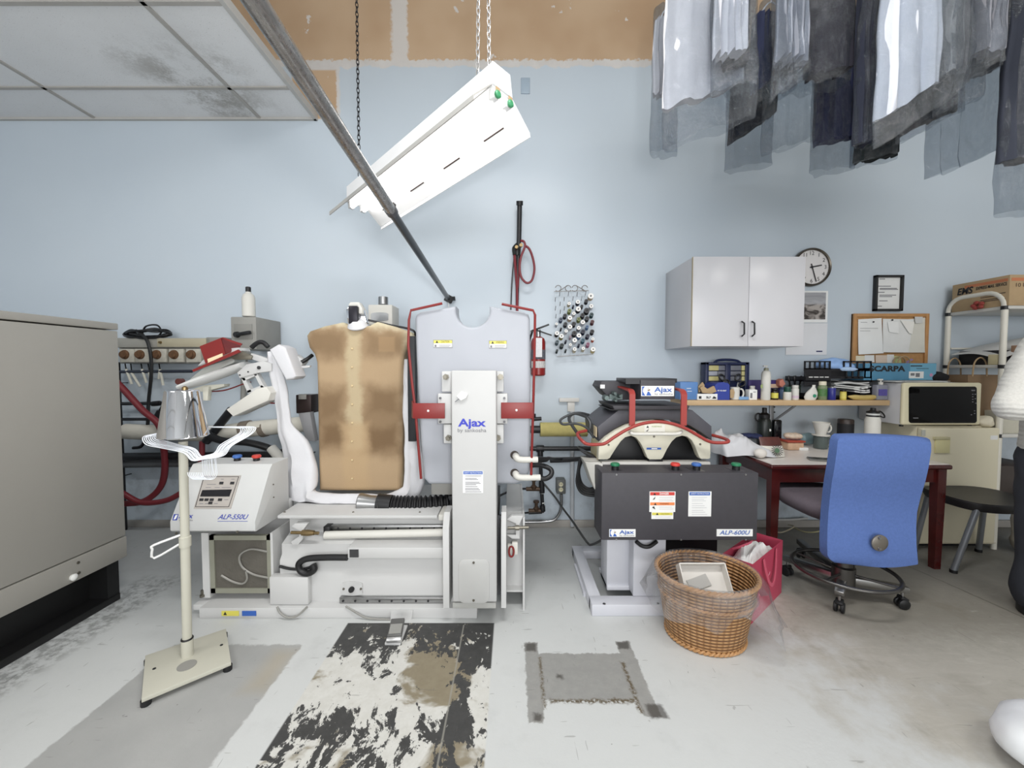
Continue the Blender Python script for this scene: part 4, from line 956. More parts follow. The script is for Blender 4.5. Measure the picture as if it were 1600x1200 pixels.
fe = thing('fire_extinguisher', P(841, 588, 2.92), 'red fire extinguisher with white tags hanging on the wall', 'fire extinguisher')
b0 = P(841, 587, 2.92); hz = P(841, 526, 2.92).z - b0.z
FER = M('extinguisher_red', (138, 30, 28), .35, var=.05)
MB().lathe([(.045, 0), (.052, .008), (.052, hz * .86), (.044, hz * .95), (.022, hz)], b0, seg=24).build('cylinder', FER, fe)
MB().lathe([(.0525, hz * .20), (.0525, hz * .37)], b0, seg=24, cap0=False, cap1=False).build('lower_label', M('tag_print', (206, 202, 200), .6, var=.3, vs=120), fe)
MB().lathe([(.0526, hz * .42), (.0526, hz * .66)], b0, seg=24, cap0=False, cap1=False).build('instruction_label', M('dark_label', (92, 92, 100), .6, var=.7, vs=160), fe)
MB().pbox(834, 528, 847, 558, 2.852, .002).build('inspection_tag', M('tag_print2', (226, 226, 228), .6, var=.12, vs=140), fe)
m = MB().lathe([(.018, 0), (.018, .05)], b0 + V(0, 0, hz), seg=12); m.build('valve_neck', STEEL, fe)
MB().bar(P(831, 517, 2.9), P(858, 507, 2.88), .016, .012, bev=.003).bar(P(836, 515, 2.9), P(862, 524, 2.88), .016, .010, bev=.003).bar(P(829, 518, 2.9), P(840, 514, 2.9), .016, .012).build('handle', BLACK, fe)
MB().box(b0.x - .03, b0.x + .03, 2.965, YW - .001, b0.z + hz * .5, b0.z + hz * .56).build('wall_hook', DKST, fe)
MB().ptube([(832, 517, 2.95), (826, 540, 2.96), (828, 575, 2.96)], .008, 8, 5).build('discharge_hose', BLACK, fe)

# thread rack and its spools
YR = 2.97
rk = thing('thread_rack', P(900, 552, YR), 'wall rack of thin wire with scrolled top for thread spools', 'rack')
WIRE = M('rack_wire', (112, 108, 104), .4, .7, var=.1)
m = MB()
corners = [P(866, 455.5, YR), P(920, 454, YR), P(927, 553.5, YR), P(870.5, 557, YR)]
for a, b in ((0, 1), (2, 3)): m.bar(corners[a], corners[b], .004, .004)
m.build('frame', WIRE, rk)
m = MB()
def scroll(cx, cy, sg, Y=YR):
    return [P(cx + sg * (5.2 - .15 * i * .6) * math.cos(a) , cy + (5.2 - .12 * i) * math.sin(a), Y) for i, a in enumerate([2.4 - .42 * k for k in range(14)])]
for cx, sg in ((872, 1), (888, -1), (898, 1), (914, -1)): m.tube(catmull(scroll(cx, 450, sg), 3), .0026, 6)
m.tube([P(874, 454.5, YR), P(887, 446, YR)], .0026, 6); m.tube([P(914, 454, YR), P(900, 446, YR)], .0026, 6)
m.build('scroll_top', WIRE, rk)
m = MB()
cols = 9
for k in range(cols):
    m.bar(P(867 + 53 * k / 8, 455, YR), P(871.5 + 55.5 * k / 8, 556, YR), .0025, .0025)
m.build('vertical_wire', M('rack_wire_pale', (170, 176, 182), .4, .5), rk)
for (zx, zy) in ((612, 290), (712, 290), (812, 290), (907, 280), (563, 350), (663, 345), (763, 340), (862, 340), (617, 400), (716, 390), (565, 450), (666, 450), (620, 490), (570, 540)):
    px, py = 790 + zx * .1375, 420 + zy * .1375
    MB().tube([P(px, py + 3, YR), P(px + .7, py - 3.5, YR - .05)], .0022, 5).build('peg', WIRE, rk)
SPL = [  # zoom x, y, radius(zoom), colour
 (575,640,16,'pale'),(580,745,26,'brown'),(583,842,22,'slate'),(582,940,14,'dark green'),
 (625,588,24,'slate blue'),(627,692,11,'black'),(631,778,27,'olive'),(636,882,25,'dark green'),
 (672,545,24,'charcoal'),(677,640,24,'charcoal'),(684,720,20,'white'),(681,834,13,'navy'),(681,936,12,'dark green'),
 (718,408,20,'cream'),(722,490,24,'lime green'),(727,570,27,'peach'),(728,672,27,'white'),(732,785,15,'mauve'),(734,876,17,'white'),
 (766,437,12,'navy'),(772,520,21,'white'),(772,638,25,'black'),(778,745,29,'black'),(781,824,28,'white'),(781,926,23,'cream'),
 (818,390,25,'navy'),(823,470,30,'black'),(828,585,24,'lime green'),(827,685,24,'grey'),(830,772,27,'blue'),(829,876,14,'navy'),
 (862,438,18,'black'),(872,540,26,'black'),(874,620,26,'white'),(877,725,26,'navy'),(876,825,24,'teal'),(879,918,20,'cream'),
 (914,378,23,'charcoal'),(918,487,33,'black'),(922,575,25,'charcoal'),(923,672,20,'blue'),(928,775,24,'navy'),(932,870,22,'pink'),
 (965,322,34,'tan'),(970,437,25,'white'),(974,533,24,'dark teal'),(982,615,23,'maroon'),(980,725,25,'black'),(988,812,18,'red'),(991,928,28,'yellow')]
TC = {'pale':(176,182,190),'brown':(64,50,44),'slate':(84,102,112),'dark green':(22,42,42),'slate blue':(78,90,112),'black':(18,18,24),'olive':(170,160,96),'charcoal':(40,42,48),'white':(222,224,228),'navy':(28,32,58),'cream':(212,200,172),'lime green':(132,142,78),'peach':(214,188,164),'mauve':(170,150,160),'grey':(130,134,142),'blue':(92,124,166),'teal':(62,104,124),'pink':(168,104,134),'tan':(206,186,158),'dark teal':(26,66,70),'maroon':(92,36,40),'red':(190,96,72),'yellow':(214,196,142)}
colcount = {}
ORD = ['topmost', 'second', 'third', 'fourth', 'fifth', 'sixth', 'seventh', 'eighth']
CN = ['first', 'second', 'third', 'fourth', 'fifth', 'sixth', 'seventh', 'eighth', 'ninth']
kc = 0; lastx = 0
for i, (zx, zy, rz, cn) in enumerate(SPL):
    if i and zy < SPL[i - 1][1] - 60: kc += 1
    n_ = colcount.get(kc, 0); colcount[kc] = n_ + 1
    px, py = 790 + zx * .1375, 420 + zy * .1375
    r = rz * .1375 * YR / F * .95
    c = P(px - .6, py + 2.2, YR - .01); d = (P(px + .6, py - 2.0, YR - .065) - c)
    LL = d.length; big = 'large ' if rz > 27 else ('small ' if rz < 17 else '')
    o = thing('thread_spool', c, f'{big}{cn} thread spool, {ORD[n_]} on the {CN[kc]} rack wire from the fire extinguisher', 'spool', 'thread spools on the wall rack')
    MB().lathe([(r * .55, 0), (r * .92, LL * .06), (r * .92, LL * .9), (r * .8, LL * .93)], c, d, 14).build('thread', M('thread_' + cn.replace(' ', '_'), TC[cn], .8, var=.12, vs=120), o)
    endc = (226, 224, 220) if cn in ('white', 'cream', 'grey', 'peach', 'yellow', 'tan', 'red', 'olive', 'pale', 'brown') or rz in (25, 27, 30) and cn in ('navy', 'black', 'blue') and zx in (818, 823, 830) else [min(255, int(v * .8)) for v in TC[cn]]
    MB().lathe([(r * .98, LL * .93), (r * .98, LL), (r * .34, LL), (r * .30, LL * .94)], c, d, 14, cap1=True).build('spool_end', M('spool_end_' + str(endc), endc, .45), o)
    MB().lathe([(r * .26, LL * .99), (r * .22, LL * 1.01)], c, d, 8).build('spool_hole', INK, o)

# pipes right of the press
YL = M('yellow_insulation', (196, 184, 118), .85, var=.1, vs=25, bump=.3, bs=60)
o = MB().ptube([(844, 671, 2.9), (917, 671, 2.9)], .052, 18, 0).build('insulated_pipe', YL, label='yellow foam insulated pipe between the two presses', cat='pipe')
q_ = P(880, 671, 2.9); MB().bar(q_, V(q_.x, YW - .001, q_.z), .012, .006).build('wall_clip', BLACKM, o)
MB().ptube([(829, 671, 2.9), (846, 671, 2.9)], .028, 12, 0).lathe([(.02, 0), (.02, .04)], P(833, 655, 2.9), (0, 0, 1), 10).build('pipe_end', BLACKM, o)
MB().ptube([(832, 655, 2.88), (846, 654, 2.88)], .014, 10, 0).build('stub', BLACK, o)
pipe('black_pipe', [(822, 701, 2.93), (930, 701, 2.93)], .017, BLACKM, 'black iron pipe running level below the yellow insulated pipe', fit=[((838, 701, 2.93), (850, 701, 2.93))])
sp2 = pipe('drop_pipe', [(844, 703, 2.9), (846, 760, 2.9), (848, 795, 2.9), (846, 800, 2.9), (826, 801, 2.9)], .0135, BLACKM, 'black drop pipe with two brown valves beside the press shield', fit=[((844, 705, 2.9), (844.5, 714, 2.9)), ((846, 753, 2.9), (847, 770, 2.9)), ((847.5, 790, 2.9), (848, 799, 2.9))])
for (vx, vy) in ((834, 762), (838, 796)):
    m = MB().ptube([(vx - 12, vy + 2, 2.9), (vx + 12, vy + 2, 2.9)], .016, 10, 0).lathe([(.02, -.01), (.024, .01), (.012, .02), (.012, .05), (.022, .052), (.022, .065)], P(vx, vy, 2.9), (0, 0, 1), 10); m.build('valve', M('valve_brown', (84, 66, 52), .5, .4, var=.2), sp2)
MB().ptube([(774, 778, 2.7), (795, 768, 2.8), (815, 764, 2.88), (824, 764, 2.9)], .008, 8, 5).build('braided_hose', DKST, sp2)
MB().ptube([(774, 806, 2.7), (800, 803, 2.85), (826, 801, 2.9)], .007, 8, 5).build('drain_hose', BLACK, sp2)
for (a, b, c) in ((845, 724, 0), (847, 771, 0), (848, 786, 0)): MB().lathe([(.0145, 0), (.0145, .006)], P(a, b, 2.9), (0, 0, 1), 10).build('white_band', PAPER, sp2)
ou = thing('outlet_box', P(877, 772, 2.97), 'grey surface outlet box with two ivory sockets near the floor', 'outlet')
MB().pbox(870, 750, 884, 772, 2.93, .085, .006).build('box', M('outlet_grey', (92, 94, 92), .5), ou)
for py in (757, 765):
    s = MB().lathe([(.0165, 0), (.015, .005)], P(876.5, py, 2.93), (0, -1, 0), 16).build('socket', M('ivory', (222, 216, 184), .45), ou)
    MB().pbox(874.6, py - 2, 875.4, py + 1, 2.9242, .002).pbox(877.4, py - 2, 878.2, py + 1, 2.9242, .002).build('slot', INK, s)
pipe('conduit', [(877, 772, 2.97), (877, 790, 2.97), (874, 802, 2.97), (866, 812, 2.97), (852, 815, 2.97), (818, 816, 2.97)], .011, STEEL, 'bent steel conduit from the outlet box down along the wall', 'conduit', smooth=5)
hose([(850, 756, 2.9), (866, 775, 2.85), (880, 795, 2.75), (895, 815, 2.62), (905, 830, 2.5), (918, 848, 2.42), (925, 851, 2.35), (945, 841, 2.2)], .007, M('grey_black_cord', (58, 58, 58), .5), 'thin dark cord running from the drop pipe to the dark press', name='cord', cat='cord')
wb = MB().pbox(874, 622, 905, 628, 2.99, .03, .002).pbox(887, 628, 898, 643, 3.0, .02, .002); wb.build('wall_bracket', M('bracket_cream', (212, 210, 206), .5), label='white T-shaped bracket on the wall beside the dark press head', cat='bracket')
pipe('post_conduit', [(894, 643, 3.0), (894, 822, 3.0)], .016, M('conduit_white', (186, 190, 194), .5), 'white upright conduit on the wall behind the dark press hoses', 'conduit')

# ================================================================ wall cabinet and wall hangings
LAM = M('white_laminate', (204, 203, 206), .25, spec=.35, var=.015, vs=2)
YF2 = 2.566
wc = thing('wall_cabinet', P(1168, 545, 2.8), 'white two-door wall cabinet with black bow handles', 'cabinet')
a, b = P(1083.5, 401, YF2), P(1255, 541, YF2)
MB().box(a.x, b.x, YF2 + .02, YW - .001, b.z, a.z, .001).build('carcass', LAM, wc)
mx = P(1170, 470, YF2).x
for (x0, x1, hx) in ((a.x, mx - .0015, 1163), (mx + .0015, b.x, 1179)):
    d = MB().box(x0, x1, YF2, YF2 + .018, b.z, a.z, .0012).build('door', LAM, wc)
    MB().tube([P(hx - 3.5 , 502.5, YF2), P(hx - 3.5, 502.5, YF2 - .022), P(hx, 505, YF2 - .03), P(hx, 522, YF2 - .03), P(hx - 3.5, 525, YF2 - .022), P(hx - 3.5, 525, YF2)], .005, 8).build('handle', BLACK, d)
MB().box(a.x - .0012, a.x, YF2, YF2 + .019, b.z, a.z).build('edge_band', M('edge_tan', (196, 180, 150), .5), wc)

cc_ = P(1271, 416.5, 2.975); rc = 29.5 * 2.975 / F
ck = thing('wall_clock', V(cc_.x, YW, cc_.z - rc), 'round wall clock with black numerals and a dark metal rim', 'clock')
MB().lathe([(rc * .97, 0), (rc * 1.0, .012), (rc, .035), (rc * .96, .045), (rc * .90, .040), (rc * .885, .03)], V(cc_.x, YW, cc_.z), (0, -1, 0), 48, cap1=False).build('rim', M('clock_rim', (96, 90, 82), .3, .85), ck)
yfce = YW - .028
MB().lathe([(rc * .9, 0), (rc * .9, .002)], V(cc_.x, yfce + .002, cc_.z), (0, -1, 0), 48).build('face', M('clock_face', (226, 222, 220), .3, spec=.6, var=.01), ck)
for h in range(1, 13):
    an = R(90 - 30 * h); rr = rc * .72
    lettering(str(h), V(cc_.x + rr * math.cos(an), yfce, cc_.z + rr * math.sin(an)), rc * .2, INK, ck, name='numeral')
m = MB()
for h in range(60):
    an = R(6 * h); k = .86 if h % 5 else .83
    m.bar(V(cc_.x + rc * k * math.cos(an), yfce - .0005, cc_.z + rc * k * math.sin(an)), V(cc_.x + rc * .89 * math.cos(an), yfce - .0005, cc_.z + rc * .89 * math.sin(an)), .0014, .001)
m.build('minute_marks', INK, ck)
def hand(ang, l, wd, dy, nm):
    an = R(90 - ang); c = V(cc_.x, yfce - dy, cc_.z); d = V(math.cos(an), 0, math.sin(an))
    MB().bar(c - d * l * .22, c + d * l, wd, .0015, (0, 1, 0)).build(nm, INK, ck)
hand(79, rc * .52, .009, .004, 'hour_hand'); hand(163, rc * .80, .007, .006, 'minute_hand')
MB().lathe([(.008, 0), (.008, .009)], V(cc_.x, yfce, cc_.z), (0, -1, 0), 12).build('hub', INK, ck)

cal = thing('wall_calendar', P(1262, 555, 3.0), 'white wall calendar with a grey photo of a road, partly behind the cabinet', 'calendar')
MB().pbox(1229, 454.5, 1292.5, 504, YW - .006, .004).build('top_sheet', PAPER, cal)
def photo_mat():
    t = NT('landscape_photo'); p = t.geo(); x, y, z = t.sep(p)
    def zz(py): return P(1270, py, 3.0).z
    n = t.noise(9, 5, .6, vec=t.stretch(p, .5, 1, 2.5), dist=.8)
    sky = t.mix(n, rgb((92, 92, 96)), rgb((206, 206, 210)))
    land = t.mix(t.ramp(t.noise(12, 4, .6, vec=t.stretch(p, 1, 1, 1.6), dist=1.2), .42, .6), rgb((58, 50, 46)), rgb((172, 164, 158)))
    return t.done(t.bsdf(t.mix(t.ramp(z, zz(478), zz(472)), land, sky), .35))
MB().pbox(1232, 457, 1289.5, 499, YW - .0068, .001).build('picture', photo_mat(), cal)
cs = MB().pbox(1229, 505, 1291.5, 554.5, YW - .006, .004).build('date_sheet', M('calendar_sheet', (222, 222, 224), .6, var=.02), cal)
MB().pbox(1275.5, 548, 1285, 550, YW - .0065, .0006).build('printing', NAVY, cs)
pf = thing('picture_frame', P(1388, 487, 3.0), 'black framed certificate hanging above the cork board', 'picture frame')
fx0, fx1, fz1, fz0 = P(1367, 458, 3.0).x, P(1410.5, 458, 3.0).x, P(0, 430, 3.0).z, P(0, 486, 3.0).z
m = MB(); tW = .016
m.box(fx0, fx0 + tW, YW - .03, YW, fz0, fz1, .002).box(fx1 - tW, fx1, YW - .03, YW, fz0, fz1, .002).box(fx0, fx1, YW - .03, YW, fz1 - tW, fz1, .002).box(fx0, fx1, YW - .03, YW, fz0, fz0 + tW, .002)
m.build('frame', BLACK, pf)
pg = MB().box(fx0 + .01, fx1 - .01, YW - .012, YW - .01, fz0 + .01, fz1 - .01).build('paper', M('certificate', (226, 226, 224), .35, spec=.6), pf)
m = MB()
for i, (u0, u1, v) in enumerate(((.18, .38, .90), (.14, .6, .70), (.2, .82, .64), (.2, .86, .61), (.14, .38, .53), (.2, .8, .45), (.2, .66, .41), (.2, .5, .29), (.14, .3, .14))):
    z = fz0 + (fz1 - fz0) * v; m.box(fx0 + (fx1 - fx0) * u0, fx0 + (fx1 - fx0) * u1, YW - .0128, YW - .012, z - .003, z + .003)
m.build('printing', INKG, pg)
cbd = thing('cork_board', P(1390, 600, 3.0), 'cork board in a wooden frame with papers pinned all over it', 'notice board')
CORK = M('cork', (184, 140, 92), .9, var=.14, vs=60, bump=.3, bs=200); OAK = M('oak_frame', (186, 138, 88), .5, var=.1, vs=20)
bx0, bx1, bz1, bz0 = P(1332, 545, 3.0).x, P(1449.5, 545, 3.0).x, P(0, 490, 3.0).z, P(0, 596, 3.0).z
MB().box(bx0, bx1, YW - .012, YW, bz0, bz1).build('cork_panel', CORK, cbd)
m = MB(); tW = .024
m.box(bx0, bx0 + tW, YW - .025, YW, bz0, bz1, .002).box(bx1 - tW, bx1, YW - .025, YW, bz0, bz1, .002).box(bx0 + tW, bx1 - tW, YW - .025, YW, bz1 - tW, bz1, .002).box(bx0 + tW, bx1 - tW, YW - .025, YW, bz0, bz0 + tW, .002)
m.build('frame', OAK, cbd)
def note(q, Y, mat, lab, curl=.01):
    c = [P(a, b, Y) for a, b in q]
    def fn(u, v):
        top = c[0].lerp(c[1], u); bot = c[3].lerp(c[2], u)
        p = top.lerp(bot, v); p.y -= curl * v * v * (0.6 + .4 * math.sin(3 * u)); return p
    return MB().sheet(fn, 8, 8, .0006).build('pinned_paper', mat, label=lab, cat='paper', group='papers pinned on the cork board')
def lines(o, q, Y, ys, mat=INKG, dy=.002):
    m = MB()
    for (x0, x1, y) in ys: m.pbox(x0, y - .25, x1, y + .25, Y, .0005)
    m.build('printing', mat, o)
o = note([(1341, 499), (1377.5, 497), (1379, 552), (1340, 554)], YW - .016, PAPER, 'white sheet pinned on the cork board on the side of the framed certificate', .014)
lines(o, None, YW - .0185, [(1345, 1355, 503.5), (1344, 1372, 513), (1344, 1360, 517), (1344, 1374, 527)])
MB().ball(P(1365, 503, YW - .022), .006).build('push_pin', INK, o)
o = note([(1379.5, 498), (1428, 499), (1418, 551), (1378.5, 550.5)], YW - .019, M('paper_b', (228, 228, 226), .7), 'white creased sheet pinned in the middle of the cork board', .014)
MB().ball(P(1394.5, 500, YW - .026), .006).build('push_pin', INK, o)
note([(1387, 503), (1404, 503), (1404, 521), (1389, 519)], YW - .024, PAPER, 'small white slip pinned over the middle sheet of the cork board', .004)
note([(1407, 500), (1429, 503), (1425, 522), (1420, 521)], YW - .026, M('paper_c', (236, 234, 228), .7), 'narrow folded note pinned between the two larger sheets', .006)
note([(1417, 499), (1447, 496), (1444.5, 551), (1417, 551)], YW - .016, M('paper_d', (216, 214, 204), .7), 'yellowish lined sheet pinned nearest the white rack', .012)
o = note([(1429, 494), (1442, 494), (1441, 505), (1430, 505)], YW - .024, PAPERG, 'little grey printed card pinned at the top corner of the cork board', .003)
for (x0, x1, y0, y1, cn, mt) in ((1336, 1351, 556, 566, 'cream business card', M('card_cream', (232, 222, 196), .6)), (1351, 1366, 555, 566, 'white business card', PAPER), (1368, 1386, 555, 567, 'beige card with pink print', M('card_beige', (226, 206, 188), .6)), (1386, 1397, 554, 567, 'white card', M('card_white', (232, 230, 226), .6)), (1397, 1408, 556, 567, 'pale green card', M('card_green', (206, 212, 150), .6))):
    note([(x0, y0), (x1, y0), (x1, y1), (x0, y1)], YW - .016, mt, f'{cn} pinned low on the cork board below the sheets', .004)
note([(1411, 568), (1424, 560), (1427, 562), (1414, 569)], YW - .02, M('leaflet_mauve', (150, 126, 168), .6), 'mauve folded leaflet poking up at the foot of the cork board', .004)

# ================================================================ shelf over the table
sf0, sf1, SZ = 1.205, 2.612, P(0, 625.5, 2.745).z
sh = thing('wall_shelf', (1.9, 2.9, SZ - .03), 'light wooden shelf on steel brackets crowded with small things', 'shelf')
WOOD = M('shelf_board', (196, 166, 126), .5, var=.08, vs=8)
MB().box(sf0, sf1, 2.745, YW, SZ - .036, SZ, .002).build('board', WOOD, sh)
m = MB().pbox(1203.5, 633, 1208.5, 690, YW - .015, .014, .002); m.bar(P(1242, 634, 2.80), P(1210, 657, 3.0), .02, .008).bar(V(P(1206, 640, 3.0).x, 2.78, SZ - .04), V(P(1206, 640, 3.0).x, YW, SZ - .04), .02, .006)
m.build('bracket', M('bracket_steel', (160, 162, 164), .45, .4), sh)
for py in (636, 644): MB().lathe([(.006, 0), (.005, .004)], P(1210, py, YW - .016), (0, -1, 0), 8).build('screw', DKST, sh)

def onshelf(px, Y=2.78): return V(P(px, 625, Y).x, Y, SZ)
def wpx(w, Y=2.78): return w * Y / F
def bottle(name, px, topy, w, Y, prof, mat, label, cat, cap=None, capmat=None, base=None, seg=20):
    "prof: (radius factor, height factor); cap: (radius factor, h0, h1)"
    c = onshelf(px, Y) if base is None else base
    H = P(px, topy, Y).z - c.z; r = wpx(w, Y) / 2 * cosf(px)
    o = thing(name, c, label, cat)
    MB().lathe([(r * a, H * b) for a, b in prof], c, seg=seg).build('body', mat, o)
    if cap: MB().lathe([(r * cap[0], H * cap[1]), (r * cap[0] * 1.02, H * (cap[1] + .01)), (r * cap[0], H * cap[2]), (r * cap[0] * .8, H * cap[2] * 1.01)], c, seg=seg).build('cap', capmat or OFFW, o)
    o['_h'] = H; o['_r'] = r
    return o, c, H, r
def wrap(o, c, r, z0, z1, mat, name='label_band'):
    return MB().lathe([(r, z0), (r, z1)], c, seg=20, cap0=False, cap1=False).build(name, mat, o)
STD = [(.92, 0), (1, .03), (1, .72), (.8, .80), (.5, .86), (.5, .9)]

# compartment organiser
Y0 = 2.93
og = thing('parts_organizer', onshelf(1137, Y0), 'navy carry case organizer with pale drawers and a handle on the shelf', 'organizer')
OGN = M('organizer_navy', (32, 42, 82), .4)
m = MB().pbox(1103, 566, 1170, 612, Y0 + .03, .03, .004)
for q in ((1103, 566, 1107, 624), (1165, 566, 1170, 624), (1103, 566, 1170, 570), (1134, 568, 1141, 624)): m.pbox(q[0], q[1], q[2], q[3], Y0 - .02, .08, .003)
m.box(P(1103, 610, Y0).x, P(1170, 610, Y0).x, Y0 - .02, Y0 + .06, SZ, SZ + .02, .003)
m.build('case', OGN, og)
MB().tube(catmull([P(1116, 567, Y0), P(1122, 563, Y0), P(1137, 562, Y0), P(1151, 563.5, Y0), P(1157, 567, Y0)], 5), .009, 8).build('handle', OGN, og)
for (x0, y0, x1, y1, mt) in ((1107.5, 571, 1123, 579, 'y'), (1123, 571, 1133.5, 579, 'g'), (1141.5, 571, 1158, 579, 'g'), (1159, 571, 1170, 579, 'y'), (1107.5, 580, 1121, 587, 'w'), (1121.5, 580, 1133.5, 587, 'g'), (1141.5, 580, 1158, 587, 'g'), (1159, 580, 1169, 587, 'y'), (1107.5, 588, 1123, 595, 'y'), (1123.5, 588, 1133.5, 595, 'g'), (1141.5, 588, 1158, 595, 'g'), (1159, 588, 1169, 595, 'y')):
    MB().pbox(x0, y0, x1, y1, Y0 - .012, .04, .003).build('drawer', M('drawer_' + mt, {'y': (216, 206, 142), 'g': (120, 122, 132), 'w': (184, 186, 196)}[mt], .4), og)

# opened shoe-like carton in blue with a card flap
Y1 = 2.765
bc = thing('blue_carton', onshelf(1090, Y1), 'blue printed carton with torn open kraft front at the shelf end by the dark press', 'box')
PB = M('carton_pale_blue', (92, 134, 190), .5, var=.12, vs=4); DB = M('carton_dark_blue', (44, 62, 148), .5, var=.04)
MB().pbox(1063, 597, 1090, 624.5, Y1, .15, .002).build('pale_side', PB, bc)
d = MB().prism([P(x, y, Y1) for x, y in ((1117, 625), (1117, 602), (1121, 598.5), (1130, 597), (1138, 599), (1140, 602), (1140, 625))], (0, .15, 0)).build('dark_side', DB, bc)
lettering('FIT YOU BEST', P(1128, 610.5, Y1), .009, PAPER, d, width=.062, bold=.02)
m = MB().pbox(1073, 606.5, 1080, 607.3, Y1 - .001, .001).pbox(1074, 611, 1081, 611.6, Y1 - .001, .001); m.build('printing', PAPER, bc)
MB().box(P(1063, 620, Y1).x, P(1140, 620, Y1).x, Y1 + .01, Y1 + .15, SZ, SZ + .004).build('bottom', KRAFT, bc)
MB().prism([P(x, y, Y1 - .006) for x, y in ((1094, 606), (1099, 603), (1106, 608), (1116, 603), (1120, 612), (1112, 615), (1098, 614))], (0, .02, 0), .002).prism([P(x, y, Y1 + .02) for x, y in ((1091, 604), (1098, 597), (1101, 602), (1099, 610), (1092, 613))], (0, .01, 0)).build('torn_flap', KRAFT, bc)
lb = MB().pbox(1090, 615.5, 1121, 624.8, Y1 - .012, .02, .001).build('white_panel', PAPER, bc)
lettering('BLF', P(1107, 621, Y1 - .012), .014, INK, lb, width=.03, bold=.03)
MB().pbox(1092, 619, 1096, 623, Y1 - .0128, .001).ppoly([(1113, 623), (1119, 623), (1119, 621), (1115, 619)], Y1 - .0128, .001).build('printing', INK, lb)
# scissors
def scissors(c1, c2, pts, label):
    o = thing('scissors', onshelf((c1[0] + c2[0]) / 2, 2.88), label, 'scissors')
    m = MB()
    for (cx, cy, rx, ry, tl) in (c1, c2):
        U = V(math.cos(tl), 0, math.sin(tl)); W = V(-math.sin(tl), 0, math.cos(tl))
        m.tube(loopring(P(cx, cy, 2.86), wpx(rx, 2.86), wpx(ry, 2.86), 18, U, W), .006, 8, True)
    m.build('handle', BLACK, o)
    MB().bar(P(pts[0][0], pts[0][1], 2.86), P(pts[1][0], pts[1][1], 2.86), .016, .003, (0, 1, 0)).build('blade', STEEL, o)
scissors((1128, 590, 5.5, 3.6, -.9), (1136, 597, 4, 3, -.6), ((1132, 596), (1136, 624)), 'black handled scissors standing before the navy organizer on the shelf')
scissors((1153, 590, 5.5, 3.8, 1.0), (1159, 600, 5.5, 3.6, .5), ((1154, 598), (1148, 624)), 'black scissors with big looped grips standing by the white mug')
# mug
o, c, H, r = bottle('mug', 1148, 605, 15, 2.80, [(.85, 0), (1, .04), (1, 1), (.9, 1), (.85, .1)], OFFW, 'white china mug with a tan print standing on the shelf', 'mug')
MB().tube(loopring(c + V(r * 1.25, -.01, H * .52), r * .62, H * .34, 14, (1, 0, 0), (0, 0, 1), -2.0, 2.2), .006, 8).build('handle', OFFW, o)
MB().ppoly([(1141, 609), (1146, 607), (1148, 613), (1146, 622), (1141, 622)], 2.80 - r - .003, .003).build('print', KRAFT, o)
MB().pbox(1155, 620, 1170, 624.8, 2.77, .06, .003).build('lid', M('light_blue_lid', (120, 160, 204), .4), label='light blue plastic lid lying on the shelf beside the mug', cat='lid')
o, c, H, r = bottle('pill_bottle', 1175, 603, 11, 2.85, STD, OFFW, 'white pill bottle with white cap behind a white carton on the shelf', 'bottle', (.8, .86, 1), OFFW)
o = thing('medicine_box', onshelf(1177, 2.79), 'small white medicine carton with black print next to the pump bottle', 'box')
MB().pbox(1171, 609, 1183, 624.8, 2.79, .05, .001).build('carton', PAPER, o)
MB().pbox(1172.5, 614, 1175.5, 622, 2.789, .001).pbox(1177, 612, 1181, 613, 2.789, .001).build('printing', INKG, o)
o = thing('purple_box', onshelf(1197, 2.90), 'flat purple box with orange side behind the pump bottle', 'box')
MB().pbox(1170, 594, 1219, 624, 2.90, .08, .002).build('carton', M('purple_card', (62, 48, 112), .5), o)
MB().pbox(1203, 600, 1216, 606, 2.896, .004).build('pale_print', M('card_peach', (214, 186, 160), .6), o)
m = MB(); m.ppoly([(1218, 595), (1224, 592), (1228, 600), (1222, 606), (1218, 602)], 2.86, .06, .006); m.build('sponge', M('pink_sponge', (204, 130, 112), .9, bump=.4), label='pinkish sponge tucked beside the purple box on the shelf', cat='sponge')
o, c, H, r = bottle('pump_bottle', 1196, 571, 15.5, 2.775, [(.92, 0), (1, .02), (1, .74), (.85, .82), (.42, .86), (.42, .88)], OFFW, 'tall white lotion pump bottle with an olive collar on the shelf', 'bottle', (.5, .85, .92), M('olive_collar', (132, 132, 112), .4))
MB().lathe([(r * .14, H * .9), (r * .14, H * .97)], c, seg=8).box(c.x - r * .75, c.x + r * .3, c.y - .007, c.y + .007, c.z + H * .965, c.z + H, .002).build('pump', OFFW, o)
MB().ppoly([(1188.5, 602), (1192, 600), (1192, 606), (1189, 607)], 2.775 - r * 1.05, .004).build('leaf_print', M('leaf_green', (150, 164, 110), .5), o)
o, c, H, r = bottle('jar', 1210, 607, 12, 2.80, STD, M('amber_jar', (42, 30, 30), .25), 'dark small jar with a yellow label beside the pump bottle', 'jar', (.9, .84, 1), BLACK)
wrap(o, c, r * 1.02, H * .15, H * .62, YEL)
o, c, H, r = bottle('pill_bottle', 1223, 605, 11, 2.84, STD, M('translucent_blue', (94, 116, 146), .3), 'slate blue bottle between the amber jar and white tub', 'bottle', (.85, .82, 1), M('cap_slate', (70, 84, 116), .4))
o, c, H, r = bottle('tub', 1230, 604, 13.5, 2.775, [(.95, 0), (1, .03), (1, .55), (.9, .6)], OFFW, 'squat white tub with a dark green lid on the shelf', 'tub', (.85, .6, .98), M('lid_green', (34, 76, 62), .4))
o, c, H, r = bottle('pill_bottle', 1242, 602, 12.5, 2.79, STD, OFFW, 'white vitamin bottle with pinkish print beside the green lidded tub', 'bottle', (.85, .82, 1), OFFW)
